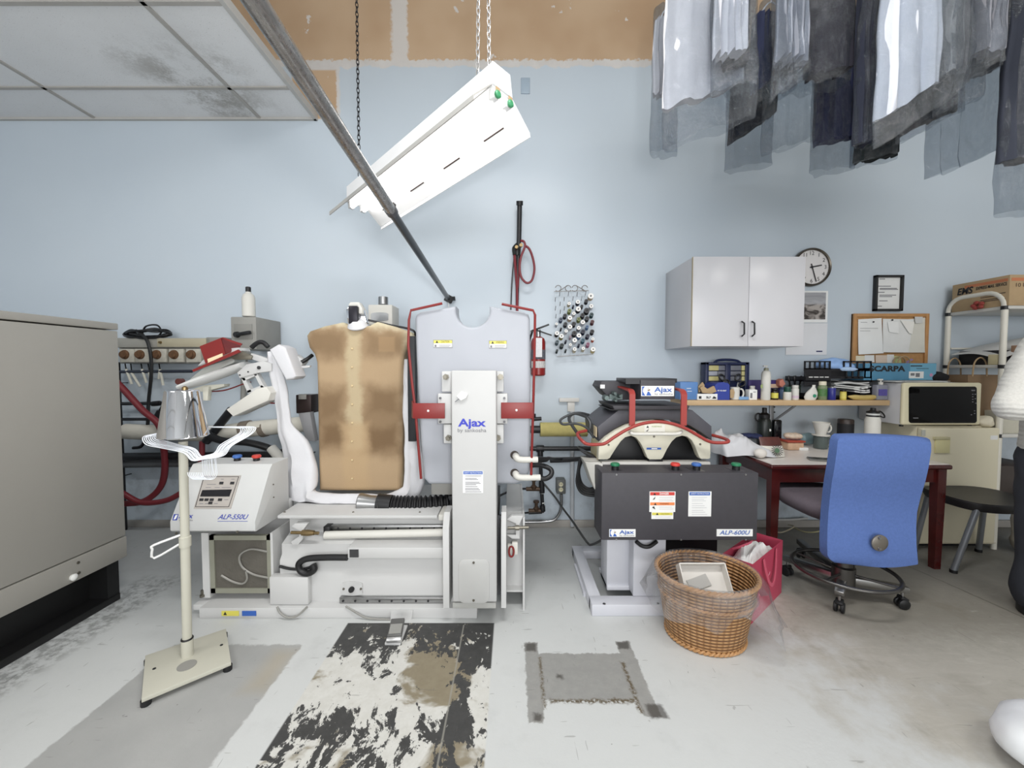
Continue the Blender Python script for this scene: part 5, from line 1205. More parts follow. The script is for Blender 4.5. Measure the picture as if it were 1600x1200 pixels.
wrap(o, c, r * 1.02, H * .12, H * .3, M('pink_print', (206, 186, 200), .5))
o = thing('pencil_cup', onshelf(1241, 2.9), 'cup bristling with black pens behind the vitamin bottle', 'cup')
MB().lathe([(.035, 0), (.038, .1), (.034, .1)], onshelf(1241, 2.9), seg=16).build('cup', M('cup_dark', (60, 76, 66), .4), o)
for i in range(6):
    a = i * 1.05; b0 = onshelf(1241, 2.9) + V(.016 * math.cos(a), .016 * math.sin(a), .01)
    MB().lathe([(.0045, 0), (.0045, .115), (.008, .12), (.008, .15), (.002, .16)], b0, V(.22 * math.cos(a), .1 * math.sin(a), 1), 8).build('pen', BLACK, o)
m = MB(); m.loft([[onshelf(1268, 2.78) + V((.045 * s) * math.cos(a) + dx, .022 * s * math.sin(a), z) for a in [2 * PI * k / 14 for k in range(14)]] for s, z, dx in ((.8, .0, -.01), (1, .02, -.008), (.9, .05, .0), (.5, .075, .008), (.25, .09, .012), (.25, .105, .014))])
sbt = thing('spray_bottle', onshelf(1268, 2.78), 'little white squeeze bottle with a green emblem leaning on the shelf', 'bottle')
m.build('body', OFFW, sbt)
MB().lathe([(.012, 0), (.011, .004)], onshelf(1268, 2.78) + V(.004, -.021, .03), (0, -1, 0), 14).build('emblem', M('emblem_green', (50, 140, 110), .5), sbt)
o, c, H, r = bottle('vitamin_jar', 1284, 596, 17, 2.80, [(.92, 0), (1, .03), (1, .72), (.75, .8)], M('jar_green_glass', (120, 134, 100), .2), 'green jar with a cream lid and green label on the shelf', 'jar', (.8, .8, 1), M('cream_lid', (228, 220, 196), .4))
wrap(o, c, r * 1.02, H * .2, H * .6, M('green_label', (78, 120, 66), .5, var=.3, vs=60))
o, c, H, r = bottle('can', 1299, 606, 14, 2.775, [(.95, 0), (1, .02), (1, .97), (.94, 1)], M('can_blue', (40, 44, 128), .35), 'plain dark blue tin can on the shelf in front of the black trays', 'can')
MB().lathe([(r * .96, H), (r * .96, H + .003), (r * .85, H + .003)], c, seg=20).build('rim', STEEL, o)
o, c, H, r = bottle('spice_jar', 1317, 609, 11, 2.775, [(.95, 0), (1, .03), (1, .8), (.9, .84)], M('yellow_powder', (208, 190, 84), .3), 'small yellow jar with a black lid beside the banana', 'jar', (.98, .84, 1), BLACK)
wrap(o, c, r * 1.03, H * .15, H * .68, M('jar_yellow_label', (226, 212, 110), .5))
bn = MB().tube(catmull([onshelf(1325, 2.775) + V(0, 0, .025), onshelf(1333, 2.77) + V(0, 0, .02), onshelf(1345, 2.768) + V(0, 0, .016), onshelf(1356, 2.77) + V(0, 0, .017), onshelf(1366, 2.775) + V(0, 0, .02), onshelf(1371, 2.775) + V(0, 0, .024)], 5), [.006 + .012 * min(1, 4.2 * t, 3.2 * (1.03 - t)) for t in [i / 25 for i in range(26)]], 8)
bn_ = bn.build('banana', M('banana_yellow', (196, 172, 104), .5, var=.1, vs=30), label='single ripe banana lying at the front edge of the shelf', cat='banana')
MB().tube([onshelf(1366, 2.775) + V(0, 0, .02), onshelf(1373, 2.775) + V(0, 0, .027)], [.007, .004], 6).build('stem', M('banana_stem', (70, 54, 34), .6), bn_)
sz = thing('sanitizer_bottle', onshelf(1375, 2.775), 'clear hand sanitizer pump bottle with a purple label at the shelf end', 'bottle')
c = onshelf(1375, 2.775)
def glassy(name, c_, tr=.6):
    t = NT(name); a = t.n('ShaderNodeBsdfTransparent'); a.inputs[0].default_value = rgb(c_)
    b = t.bsdf(rgb(c_), .08, spec=.6); x = t.n('ShaderNodeMixShader'); x.inputs[0].default_value = 1 - tr
    t.l(a.outputs[0], x.inputs[1]); t.l(b.outputs[0], x.inputs[2]); return t.done(x)
CLEAR = glassy('clear_gel', (196, 198, 210), .55)
MB().box(c.x - wpx(9), c.x + wpx(9), 2.755, 2.80, SZ, SZ + wpx(24), .008, 3).build('body', CLEAR, sz)
MB().box(c.x - wpx(7), c.x + wpx(6), 2.752, 2.756, SZ + wpx(7), SZ + wpx(17)).build('label', M('purple_label', (92, 84, 158), .5, var=.15, vs=80), sz)
MB().lathe([(.014, wpx(24)), (.014, wpx(28)), (.005, wpx(28)), (.005, wpx(31))], c, seg=12).box(c.x - .02, c.x + .012, 2.768, 2.782, SZ + wpx(30.5), SZ + wpx(33), .002).build('pump', OFFW, sz)
# black letter trays
Yt = 2.80
lt = thing('letter_tray', onshelf(1310, 2.9), 'two tier black plastic letter tray stuffed with papers on the shelf', 'tray')
TB = M('tray_black', (22, 22, 26), .4)
x0, x1 = P(1257, 600, Yt).x, P(1362, 600, Yt).x
zt = [P(0, y, Yt).z for y in (622, 596, 580)]
m = MB()
for z in zt[:2]: m.box(x0, x1, Yt, Yt + .2, z, z + .006)
for i, x in enumerate((x0, x1 - .006)): m.box(x, x + .006, Yt, Yt + .2, zt[0], zt[0] + .035).box(x, x + .006, Yt, Yt + .2, zt[1], zt[1] + .035)
m.build('tray_floor', TB, lt)
m = MB()
def lattice(xa, xb, ya, yb, n, Y):
    m.pbox(xa, ya, xb, ya + 2, Y, .006).pbox(xa, yb - 2, xb, yb, Y, .006)
    for i in range(n + 1):
        xx = xa + (xb - xa - 2) * i / n; m.pbox(xx, ya, xx + 2, yb, Y, .006)
lattice(1257, 1298, 564, 577, 5, Yt); lattice(1318, 1362, 564, 577, 4, Yt); lattice(1322, 1362, 577, 591, 4, Yt); lattice(1344, 1362, 605, 618, 2, Yt)
m.pbox(1257, 576, 1362, 580, Yt, .008).pbox(1257, 580, 1298, 604, Yt, .006).pbox(1257, 588, 1362, 592, Yt + .004, .006).pbox(1298, 580, 1322, 590, Yt + .03, .004)
m.build('front_rail', TB, lt)
MB().pbox(1264, 588.5, 1270, 590, Yt - .002, .002).pbox(1272, 588.5, 1279, 590, Yt - .002, .002).pbox(1281, 588.5, 1287, 590, Yt - .002, .002).pbox(1289, 588.5, 1295, 590, Yt - .002, .002).build('slot', PAPERG, lt)
def papers(x0, x1, y, n, Y, mat, lab, amp=3, seed=1):
    rr = random.Random(seed)
    for i in range(n):
        a, b = P(x0 + rr.uniform(-2, 2), y - i * 3.2, Y), P(x1 + rr.uniform(-3, 3), y - i * 3.2 + rr.uniform(-1, 1), Y)
        ph = rr.uniform(0, 3); top = []; bot = []
        for k in range(13):
            u = k / 12; p = a.lerp(b, u); p.z += amp * Y / F * .5 * math.sin(u * 4 + ph)
            p.y -= .012 * math.sin(PI * u) * rr.uniform(.6, 1); top.append(p + V(0, 0, .004)); bot.append(p - V(0, 0, .004))
        MB().prism(top + bot[::-1], (0, .17, .004)).build('paper_sheet', mat, label=f'{lab}, {ORD[n - 1 - i]} of its pile', cat='paper', group=lab)
papers(1304, 1356, 606, 4, Yt + .01, PAPERG, 'grey letter lying in the middle level of the black tray', 3, 3)
papers(1335, 1360, 612, 3, Yt + .005, PAPER, 'white sheet slipping out low in the black tray', 2, 5)
def cloth(c, rx, ry, rz, mat, name, lab, cat, seed=0, n=3):
    m = MB().ball(c, rx, ry, rz, 28)
    off = Vector((seed * 3.1, seed * 1.7, seed))
    for v in m.bm.verts:
        d = mnoise.noise(v.co * 14 + off) * .35 + mnoise.noise(v.co * 34 + off) * .15
        q = (v.co - Vector(c)); v.co = Vector(c) + q * (1 + d)
        if v.co.z < c[2] - rz * .75: v.co.z = c[2] - rz * .75
    return m.build(name, mat, label=lab, cat=cat, sharp=70)
pc = P(1304, 570, 2.86)
cloth((pc.x, pc.y, pc.z - .005), .125, .06, .05, M('pale_blue_cloth', (150, 184, 232), .7, var=.12, vs=10), 'blue_cloth', 'pale blue folded cloth heaped in the top of the black tray', 'cloth', 3)
cloth((P(1322, 577, 2.83).x, 2.81, P(1322, 577, 2.83).z), .07, .03, .016, M('pale_blue_sleeve', (176, 202, 238), .7, var=.15, vs=30), 'folded_sleeve', 'paler blue cloth end spilling over the front rail of the tray', 'cloth', 7)
# ================================================================ table
TZ = P(0, 726, 2.345).z
tb = thing('table', (2.08, 2.7, 0), 'dark red wooden table with a white top under the wall shelf', 'table')
MAH = M('mahogany_varnish', (74, 21, 19), .25, spec=.6, var=.25, vs=14)
tx0, tx1, ty0, ty1 = 1.54, 2.625, 2.345, 2.985
MB().box(tx0 + .012, tx1 - .012, ty0 + .012, ty1, TZ - .004, TZ, 0).build('top_surface', M('table_white', (232, 226, 220), .3, var=.02), tb)
MB().box(tx0, tx1, ty0, ty1, TZ - .032, TZ - .004, .010, 3).build('table_edge', MAH, tb)
m = MB().box(tx0 + .05, tx1 - .05, ty0 + .03, ty0 + .05, TZ - .115, TZ - .032).box(tx0 + .05, tx1 - .05, ty1 - .05, ty1 - .03, TZ - .115, TZ - .032).box(tx0 + .03, tx0 + .05, ty0 + .04, ty1 - .04, TZ - .115, TZ - .032).box(tx1 - .05, tx1 - .03, ty0 + .04, ty1 - .04, TZ - .115, TZ - .032)
m.build('apron', MAH, tb)
for lx in (tx0 + .012, tx1 - .075):
    for ly in (ty0 + .012, ty1 - .07):
        s = 1
        MB().loft([[V(lx + .03 + a * h, ly + .03 + b * h, z) for a, b in ((-1, -1), (1, -1), (1, 1), (-1, 1))] for h, z in ((.019, 0), (.025, TZ - .12), (.025, TZ - .032))]).build('leg', MAH, tb)
def ont(px, Y): return V(P(px, 700, Y).x, Y, TZ)

# white cloth bundle with a dark print cloth
def heap(fn_h, x0, x1, y0, y1, nx, ny, name, mat, lab, cat, th=.0):
    def fn(u, v):
        x = x0 + (x1 - x0) * u; y = y0 + (y1 - y0) * v
        return V(x, y, TZ + .006 + fn_h(u, v))
    m = MB(); g = [[m.bm.verts.new(fn(i / nx, j / ny)) for i in range(nx + 1)] for j in range(ny + 1)]
    fs = [m.bm.faces.new((g[j][i], g[j][i+1], g[j+1][i+1], g[j+1][i])) for j in range(ny) for i in range(nx)]
    m.jitter(.035, 8, (1, 1, .25))
    return m.build(name, mat, label=lab, cat=cat, sharp=80)
def hh1(u, v):
    e = math.sin(PI * u) ** .5 * math.sin(PI * min(1, v * 1.02)) ** .5 if 0 < u < 1 and 0 < v < 1 else 0
    return e * (.11 + .03 * math.sin(3.2 * u + 5 * v) + .075 * mnoise.noise(V(u * 4, v * 4, 3)) + .025 * mnoise.noise(V(u * 12, v * 12, 8)) + .05 * v * (1 - u))
heap(hh1, 1.36, 1.70, 2.52, 2.95, 46, 34, 'white_cloth', CLOTHW, 'crumpled white cloth bundle piled on the table corner by the dark press', 'cloth')
pcl = P(1174, 681, 2.84)
cloth((pcl.x, 2.84, pcl.z), .085, .05, .022, M('navy_print', (38, 46, 84), .8, var=.5, vs=50), 'printed_cloth', 'navy and white patterned cloth lying on the white bundle', 'cloth', 2)
# snack pouch with a flower print
po = thing('snack_pouch', ont(1209, 2.56), 'brown and white snack pouch with a big daisy printed on it', 'pouch')
pp = [[ont(1209, 2.56) + V((.075 - .012 * abs(t - .3)) * math.cos(a), (.035 * (1 - t * .85)) * math.sin(a) + .05 * t, .004 + t * .115) for a in [2 * PI * k / 20 for k in range(20)]] for t in (0, .12, .3, .55, .8, .93, 1)]
MB().loft(pp[:3] + [pp[3]]).build('pouch_body', M('pouch_white', (226, 222, 212), .35), po)
MB().loft([[q + V(0, -.0006, 0) for q in pp[3]], pp[4], pp[5], pp[6]]).build('pouch_top', M('pouch_brown', (92, 46, 40), .4, var=.3, vs=30), po)
fc = ont(1209, 2.56) + V(0, -.034, .047); nn = V(0, -1, .22).normalized()
MB().lathe([(.017, 0), (.014, .003)], fc, nn, 16).build('flower_centre', M('flower_green', (92, 122, 96), .5), po)
m = MB(); U_ = V(1, 0, 0); W_ = nn.cross(U_) * -1
for i in range(16):
    a = 2 * PI * i / 16; d = U_ * math.cos(a) + W_ * math.sin(a)
    m.bar(fc + d * .019 + nn * .001, fc + d * .037 + nn * .001, .004, .0016, nn)
m.build('petal_print', INK, po)
MB().ball(ont(1188, 2.50) + V(0, 0, .035), .04, .03, .03, 16).build('paper_cup', M('cup_white', (230, 224, 216), .6), label='white crumpled wrapper with a brown opening beside the daisy pouch', cat='wrapper')
# black flask and tumbler
c = ont(1193, 2.90); H = P(0, 653, 2.9).z - TZ; r = wpx(11.5, 2.9) * cosf(1193)
fk = thing('water_bottle', c, 'black insulated water bottle with a carry loop lid on the table', 'bottle')
MB().lathe([(r * .95, 0), (r, .01), (r, H * .86), (r * .8, H * .97), (r * .7, H)], c, seg=24).build('body', M('flask_black', (28, 34, 32), .35), fk)
m = MB().lathe([(r * .78, H), (r * .8, H + .025), (r * .5, H + .035), (r * .35, H + .04), (r * .35, H + .07), (r * .3, H + .075)], c, seg=20); m.build('cap', BLACK, fk)
MB().tube(loopring(c + V(-r * .95, 0, H + .005), .022, .028, 14), .006, 8, True).build('carry_loop', BLACK, fk)
MB().lathe([(.009, 0), (.009, .001)], c + V(r * .35, -r * .94, H * .60), (0, -1, 0), 14).build('emblem', PAPER, fk)
c = ont(1214, 2.88)
ph = thing('black_case', c, 'small upright black glossy case next to the black water bottle', 'case')
MB().box(c.x - .03, c.x + .03, 2.87, 2.91, TZ, P(0, 656, 2.88).z, .012, 3).build('body', M('gloss_black', (14, 14, 16), .15), ph)
MB().box(c.x - .022, c.x + .022, 2.867, 2.871, TZ + .06, P(0, 660, 2.88).z, .004).build('front_window', M('gloss_black2', (24, 24, 28), .08), ph)
# food container
c = ont(1237, 2.80)
fo_ = thing('food_container', c, 'clear plastic food tub with a red lid on the table', 'container')
MB().box(c.x - .06, c.x + .055, 2.75, 2.85, TZ, TZ + .055, .012, 3).build('tub', M('tub_food', (214, 178, 148), .3, var=.2, vs=40), fo_)
MB().box(c.x - .066, c.x + .06, 2.745, 2.855, TZ + .055, TZ + .068, .005).build('lid', M('lid_red', (176, 74, 58), .35), fo_)
cloth((c.x + .01, 2.80, TZ + .095), .06, .04, .025, M('wrap_film', (216, 196, 176), .3, var=.3, vs=40), 'food_bag', 'crinkled bag of food lying on the red lidded tub', 'bag', 4)
# coffee maker
c = ont(1282, 2.82)
gm = thing('glass_mug', c, 'smoky glass mug with some coffee under the white dripper', 'mug')
hM = P(0, 679, 2.82).z - P(0, 699, 2.82).z; r = wpx(12, 2.82) * cosf(1282)
MB().lathe([(r * .9, .002), (r, .008), (r, hM), (r * .94, hM), (r * .94, .01)], c, seg=24, cap1=False).build('glass_body', glassy('smoky_glass', (112, 124, 122), .35), gm)
MB().lathe([(r * .92, .01), (r * .92, hM * .33)], c, seg=20).build('coffee', M('coffee', (58, 26, 18), .15), gm)
MB().tube(loopring(c + V(r * 1.2, 0, hM * .5), r * .6, hM * .38, 12, (1, 0, 0), (0, 0, 1), -2.0, 2.2), .006, 8).build('handle', glassy('smoky_glass2', (140, 150, 150), .4), gm)
dp = thing('coffee_dripper', c + V(0, 0, hM), 'white ceramic coffee dripper sitting on the glass mug', 'dripper')
hD = P(0, 658, 2.82).z - P(0, 679, 2.82).z
MB().lathe([(r * 1.25, .002), (r * 1.25, .008), (r * .7, .012), (r * .75, .02), (r * 1.22, hD), (r * 1.16, hD), (r * .7, .026)], c + V(0, 0, hM), seg=28).build('cone', OFFW, dp)
MB().tube(loopring(c + V(r * 1.2, 0, hM + hD * .55), r * .45, hD * .28, 12, (1, 0, 0), (0, 0, 1), -2.0, 2.2), .006, 8).build('handle', OFFW, dp)
cloth((ont(1262, 2.93).x, 2.93, TZ + .05), .05, .03, .05, M('teal_film', (126, 150, 156), .3, var=.2), 'plastic_bag', 'bluish plastic bag crumpled behind the coffee dripper', 'bag', 6)
MB().box(ont(1250, 2.76).x - .012, ont(1250, 2.76).x + .05, 2.745, 2.785, TZ, TZ + .02, .004).build('small_carton', PAPER, label='small white packet between the food tub and the glass mug', cat='packet')
c = ont(1320, 2.88)
spk = thing('speaker', c, 'black cylindrical speaker standing on the table behind the blue chair', 'speaker')
hS = P(0, 655, 2.88).z - TZ
MB().lathe([(wpx(10.5, 2.88), 0), (wpx(10.5, 2.88), hS * .85)], c, seg=28).build('grille', M('speaker_mesh', (24, 24, 28), .7, var=.3, vs=200), spk)
MB().lathe([(wpx(10.5, 2.88), hS * .85), (wpx(10.5, 2.88), hS * .97), (wpx(9.5, 2.88), hS)], c, seg=28).build('top_band', M('speaker_top', (56, 46, 42), .4), spk)
c = ont(1362, 2.72); H = P(0, 651, 2.72).z - TZ; r = wpx(13.5, 2.72) * cosf(1362)
wb_ = thing('water_bottle', c, 'white insulated water bottle with a black strap lid behind the blue chair', 'bottle')
MB().lathe([(r * .96, 0), (r, .01), (r, H * .9), (r * .82, H), (r * .8, H * 1.01)], c, seg=24).build('body', OFFW, wb_)
MB().lathe([(r * .82, H), (r * .84, H + .035), (r * .5, H + .04), (r * .35, H + .045), (r * .35, H + .06)], c, seg=20).build('cap', BLACK, wb_)
MB().lathe([(r * .85, H + .012), (r * .85, H + .024)], c, seg=20).build('cap_band', PAPERG, wb_)
MB().tube(catmull([c + V(r * .7, 0, H + .034), c + V(r * 1.2, 0, H + .035), c + V(r * 1.75, 0, H + .012), c + V(r * 1.8, 0, H - .006), c + V(r * 1.3, 0, H), c + V(r * .8, 0, H + .012)], 5), .0045, 8).build('strap', BLACK, wb_)
c = ont(1286, 2.45)
phn = thing('phone', c, 'black smartphone lying flat on the table by the blue chair', 'phone')
MB().obox(c + V(0, 0, .006), (.15, .075, .009), Matrix.Rotation(-.35, 3, 'Z'), .003).build('body', M('phone_body', (150, 150, 146), .3, .4), phn)
MB().obox(c + V(0, 0, .0112), (.144, .07, .0015), Matrix.Rotation(-.35, 3, 'Z')).build('screen', M('phone_screen', (20, 20, 22), .08), phn)
# cords under the table
hose([(1200, 812, 2.98), (1235, 812, 2.98), (1262, 810, 2.98)], .007, PAPERG, 'pale cable clipped along the wall foot under the table', name='cable', cat='cable', smooth=3)
hose([(1203, 826, 2.9), (1220, 832, 2.85), (1240, 823, 2.88), (1232, 820, 2.95)], .005, M('cream_cord', (196, 188, 164), .5), 'cream cable looped on the floor under the table beside the leg', name='cable', cat='cable')
hose([(1240, 824, 2.9), (1258, 831, 2.8), (1280, 830, 2.75), (1300, 820, 2.8)], .005, M('yellowish_cord', (186, 180, 140), .5), 'yellowish cable lying on the floor under the grey seat', name='cable', cat='cable')

# ================================================================ blue office chair
BLU = M('chair_blue_fabric', (86, 112, 172), .9, var=.1, vs=90, bump=.35, bs=500)
GRS = M('chair_grey_fabric', (118, 108, 116), .9, var=.08, vs=60, bump=.3, bs=400)
GUN = M('gunmetal', (96, 94, 92), .3, .9, var=.1)
hub = G(1318, 889, .185); hub.z = 0
ch = thing('office_chair', hub, 'blue fabric swivel chair with a grey seat and a metal foot ring', 'chair')
# backrest: a curved slab facing the table
YB0 = 1.93
def bk(px, py, dy): return P(px, py, YB0 + dy)
rows = [ # y pixel, x left, x right, depth offset
 (682, 1316, 1448, .03), (685, 1312, 1453, .02), (692, 1309, 1455, .012), (705, 1307.5, 1455, .0), (730, 1304, 1451, -.01), (752, 1300, 1446, .0), (775, 1297, 1439, .02), (800, 1294.5, 1433, .025), (825, 1293, 1431.5, .012), (850, 1292.5, 1432, -.005), (868, 1293, 1433.5, -.012), (874, 1297, 1434, -.012), (879, 1304, 1434.5, -.01), (882, 1330, 1434, -.008)]
nn_ = 20; rings = []
def backring(row):
    y, xl, xr, d = row; ring = []
    slope = (876 - 880) 
    for k in range(nn_):   # face toward camera, then the far face
        half = nn_ // 2
        if k < half: u = k / (half - 1); dep = d - .012 * math.sin(PI * u); ee = 0
        else: u = 1 - (k - half) / (half - 1); dep = d + .05 + .01 * math.sin(PI * u)
        x = xl + (xr - xl) * u
        yy = y + (4 * (u - .5) if y < 700 else 0) - (1.5 * math.sin(PI * u) if y < 690 else 0) + (3 * math.sin(PI * u) if y > 880 else 0)
        ring.append(P(x, yy, YB0 + d) + V(0, dep - d, 0))
    return ring
MB().loft([backring(r_) for r_ in rows]).build('backrest', BLU, ch, sharp=65)
ad = MB().lathe([(.040, 0), (.040, .006), (.036, .009)], P(1373.5, 848, YB0 - .028), (0, -1, 0), 28).build('adjuster_plate', M('plate_pewter', (126, 120, 112), .4, .6), ch)
for py in (840.5, 857.5): MB().lathe([(.008, 0), (.006, .006)], P(1374, py, YB0 - .037), (0, -1, 0), 10).build('bolt', STEEL, ad)
sc_ = V(1.84, 2.31, .44)
MB().loft([[sc_ + V(.225 * math.copysign(abs(math.cos(a)) ** .5, math.cos(a)) * s + dx, .24 * math.copysign(abs(math.sin(a)) ** .5, math.sin(a)) * s, z) for a in [2 * PI * k / 36 for k in range(36)]] for s, z, dx in ((.55, -.085, .04), (.86, -.05, .02), (.98, -.01, 0), (1.0, .02, 0), (.95, .045, 0), (.8, .052, 0))]).build('seat', GRS, ch, sharp=60)
MB().lathe([(.05, .10), (.05, .20), (.036, .205), (.033, .36)], hub, seg=20).build('gas_column', GUN, ch)
MB().bar(V(1.80, 2.25, .355), V(1.83, 1.99, .33), .07, .025).bar(V(1.83, 1.995, .32), V(1.84, 1.985, .55), .06, .02).build('back_support', M('support_black', (40, 40, 42), .5), ch)
angs = [R(-104), R(-35), R(150), R(83), R(222 - 180 + 4)]
tips = [G(1311, 956), G(1409, 950), G(1230, 899), V(1.86, 2.52, 0), V(2.06, 2.38, 0)]
for tp_ in tips:
    d = (tp_ - hub); d.z = 0; L = d.length; d.normalize()
    lg = MB().bar(hub + d * .03 + V(0, 0, .135), hub + d * (L + .02) + V(0, 0, .098), .04, .032, bev=.006).build('base_leg', STEEL if tp_.y < 2.4 else GUN, ch)
    ct = MB(); s_ = V(d.y, -d.x, 0)
    for sg in (-1, 1): ct.lathe([(.022, 0), (.026, .003), (.026, .013), (.022, .016)], tp_ + s_ * (sg * .006 - (.016 if sg < 0 else 0)) + V(0, 0, .026) , s_, 18)
    ct.bar(tp_ + V(0, 0, .06) - d * .014, tp_ + V(0, 0, .045) + d * .02, .034, .016, bev=.004)
    w_ = ct.build('caster', BLACK, lg)
    MB().lathe([(.006, 0), (.006, .045)], tp_ + V(0, 0, .05), seg=8).build('caster_stem', STEEL, lg)
ring = loopring(hub + V(0, .0, .185), .218, .218, 44, (1, 0, 0), (0, 1, 0))
m = MB().tube(ring, .0095, 10, True)
m.build('foot_ring', GUN, ch)
m = MB()
for a in (.5, 2.1, 3.7, 5.3): m.tube([hub + V(.045 * math.cos(a), .045 * math.sin(a), .17), hub + V(-.005 + .215 * math.cos(a), .215 * math.sin(a), .185)], .006, 8)
m.build('ring_spoke', GUN, ch)

# ================================================================ stool, fridge, microwave
st = thing('stool', (2.87, 2.35, 0), 'black plastic seat on silver legs standing before the fridge', 'stool')
sz_ = P(0, 787, 2.26).z
MB().loft([[V(2.885 + .235 * math.copysign(abs(math.cos(a)) ** .6, math.cos(a)) * s, 2.42 + .2 * math.copysign(abs(math.sin(a)) ** .6, math.sin(a)) * s, z - .035 * (1 if False else 0)) for a in [2 * PI * k / 32 for k in range(32)]] for s, z in ((.96, sz_ - .05), (1, sz_ - .03), (1, sz_ - .008), (.97, sz_), (.7, sz_ - .008))]).build('seat', M('stool_black', (34, 32, 34), .4), st)
for (lx, ly, fx_, fy_) in ((2.70, 2.28, 2.635, 2.33), (3.07, 2.28, 3.10, 2.24), (2.70, 2.55, 2.67, 2.6), (3.07, 2.55, 3.10, 2.6)):
    l_ = MB().tube([V(fx_, fy_, .012), V(lx, ly, sz_ - .035)], .0155, 12).build('leg', M('silver_tube', (150, 154, 160), .35, .6), st)
    MB().lathe([(.018, 0), (.018, .018)], (fx_, fy_, 0), seg=12).build('foot_cap', BLACK, l_)

FRC = M('fridge_cream', (226, 218, 192), .38, var=.02, vs=3)
YFR = 2.63
fz1 = P(0, 668, YFR).z
f0, f1 = P(1439, 765, YFR).x, P(1559, 765, YFR).x
fr = thing('mini_fridge', ((f0 + f1) / 2, 2.82, 0), 'cream mini fridge under the microwave with a notepad stuck on its door', 'fridge')
MB().box(f0 + .004, f1 - .004, YFR + .05, 3.0, .03, fz1 + .004, .006).build('body', FRC, fr)
dr_ = MB().box(f0, f1, YFR, YFR + .046, .035, fz1 - .004, .012, 3).build('door', FRC, fr)
MB().box(f0 + .02, f1 - .02, YFR + .06, 2.98, 0, .03).build('foot', BLACK, fr)
MB().pbox(1440, 848, 1556, 849, YFR - .001, .001).build('door_seam', M('fridge_seam', (196, 188, 162), .5), dr_)
MB().pbox(1548, 680.5, 1559, 687, YFR - .0015, .0015).build('sticker', PAPER, dr_)
MB().pbox(1441, 672, 1446, 681, YFR - .006, .006).build('hinge_cover', M('hinge_grey', (196, 196, 186), .5), dr_)
np_ = thing('sticky_notepad', P(1473, 708, YFR), 'pale yellow notepad on a holder stuck to the fridge door', 'notepad')
MB().pbox(1463, 687, 1484, 708, YFR - .012, .0115, .001).build('pad', M('pad_yellow', (226, 218, 168), .6), np_)
MB().pbox(1461, 683, 1485, 687, YFR - .016, .0155, .002).build('holder', M('holder_cream', (206, 198, 160), .5), np_)

YM = 2.655
mz0, mz1 = fz1 + .012, P(0, 598, YM).z
m0, m1 = P(1411.5, 633, YM).x, P(1534, 633, YM).x
mw = thing('microwave', ((m0 + m1) / 2, 2.84, mz0 - .01), 'cream microwave oven with a black glass front on the mini fridge', 'microwave')
MB().box(m0 + .004, m1 - .004, YM + .02, 3.0, mz0, mz1 - .004, .006).build('casing', M('microwave_side', (206, 206, 208), .45, var=.02), mw)
MB().box(m0, m1, YM, YM + .03, mz0, mz1, .014, 4).build('front_frame', M('microwave_cream', (230, 222, 190), .35, var=.02), mw)
gl = MB().prism(rrect(1473.5, 632.5, 53, 28.5, 4, YM - .003), (0, .006, 0), .001).build('door_glass', M('microwave_glass', (10, 10, 12), .06, spec=.2), mw)
m = MB()
for (px, py) in ((1520, 616), (1524, 616), (1520, 620), (1524, 623), (1520, 624), (1520, 628), (1525, 630), (1523, 642), (1518, 648), (1523, 646)): m.pbox(px - 1, py - .6, px + 1, py + .6, YM - .004, .001)
m.pbox(1518, 609, 1524, 611, YM - .004, .001); m.pbox(1427, 652.5, 1435, 654, YM - .004, .001)
m.build('key_print', INKG, gl)
for fx__ in (m0 + .03, m1 - .03):
    for fy__ in (YM + .04, 2.96): MB().lathe([(.012, -.014), (.012, .002)], (fx__, fy__, mz0), seg=10).build('foot', BLACK, mw)
# things on the microwave
def sheets(x0, x1, y0, y1, z, n, lab, seed):
    rr = random.Random(seed)
    for i in range(n):
        a = rr.uniform(-.08, .08)
        MB().obox(V((x0 + x1) / 2 + rr.uniform(-.02, .02), (y0 + y1) / 2, z + .003 + i * .0045), (x1 - x0, y1 - y0, .003), Matrix.Rotation(a, 3, 'Z')).build('paper_sheet', PAPER if i % 2 else PAPERG, label=f'{lab}, {ORD[n - 1 - i]} from the top', cat='paper', group=lab)
sheets(m0 + .0, m0 + .33, 2.68, 2.90, mz1 - .003, 3, 'loose paper under the blue shoe box on the microwave', 2)
zb_ = mz1 + .0125
BXB = M('box_blue', (84, 140, 172), .5, var=.06)
sx0, sx1 = P(1350, 580, 2.80).x, P(1463, 580, 2.80).x
bzt = P(0, 567.5, 2.80).z
sbx = thing('shoe_box', ((sx0 + sx1) / 2, 2.88, zb_), 'blue shoe box with bold black lettering on the microwave', 'box')
MB().box(sx0, sx1, 2.80, 2.97, zb_, bzt, .002).build('carton', BXB, sbx)
MB().pbox(1422, 568, 1462, 593.5, 2.799, .002).build('end_panel', M('box_blue_pale', (112, 172, 200), .5), sbx)
lettering('SCARPA', P(1386.5, 576.5, 2.80), .036, INK, sbx, width=P(1414, 580, 2.8).x - P(1358, 580, 2.8).x, bold=.05)
m = MB().pbox(1423, 571, 1441, 572.6, 2.7985, .001).pbox(1432, 575.5, 1451, 576.3, 2.7985, .001); m.build('printing', INK, sbx)
q = MB().pbox(1420.5, 580.5, 1443, 591, 2.798, .001).build('sticker', PAPER, sbx)
MB().pbox(1423, 583, 1429, 587, 2.7972, .001).pbox(1431, 583, 1437, 589, 2.7972, .001).build('printing', INKG, q)
MB().lathe([(.012, 0), (.011, .001)], P(1455, 586, 2.798), (0, -1, 0), 14).build('pink_seal', M('pink_print_b', (206, 150, 186), .5), sbx)
bcx = V(P(1476, 585, 2.78).x, 2.84, mz1 + .001)
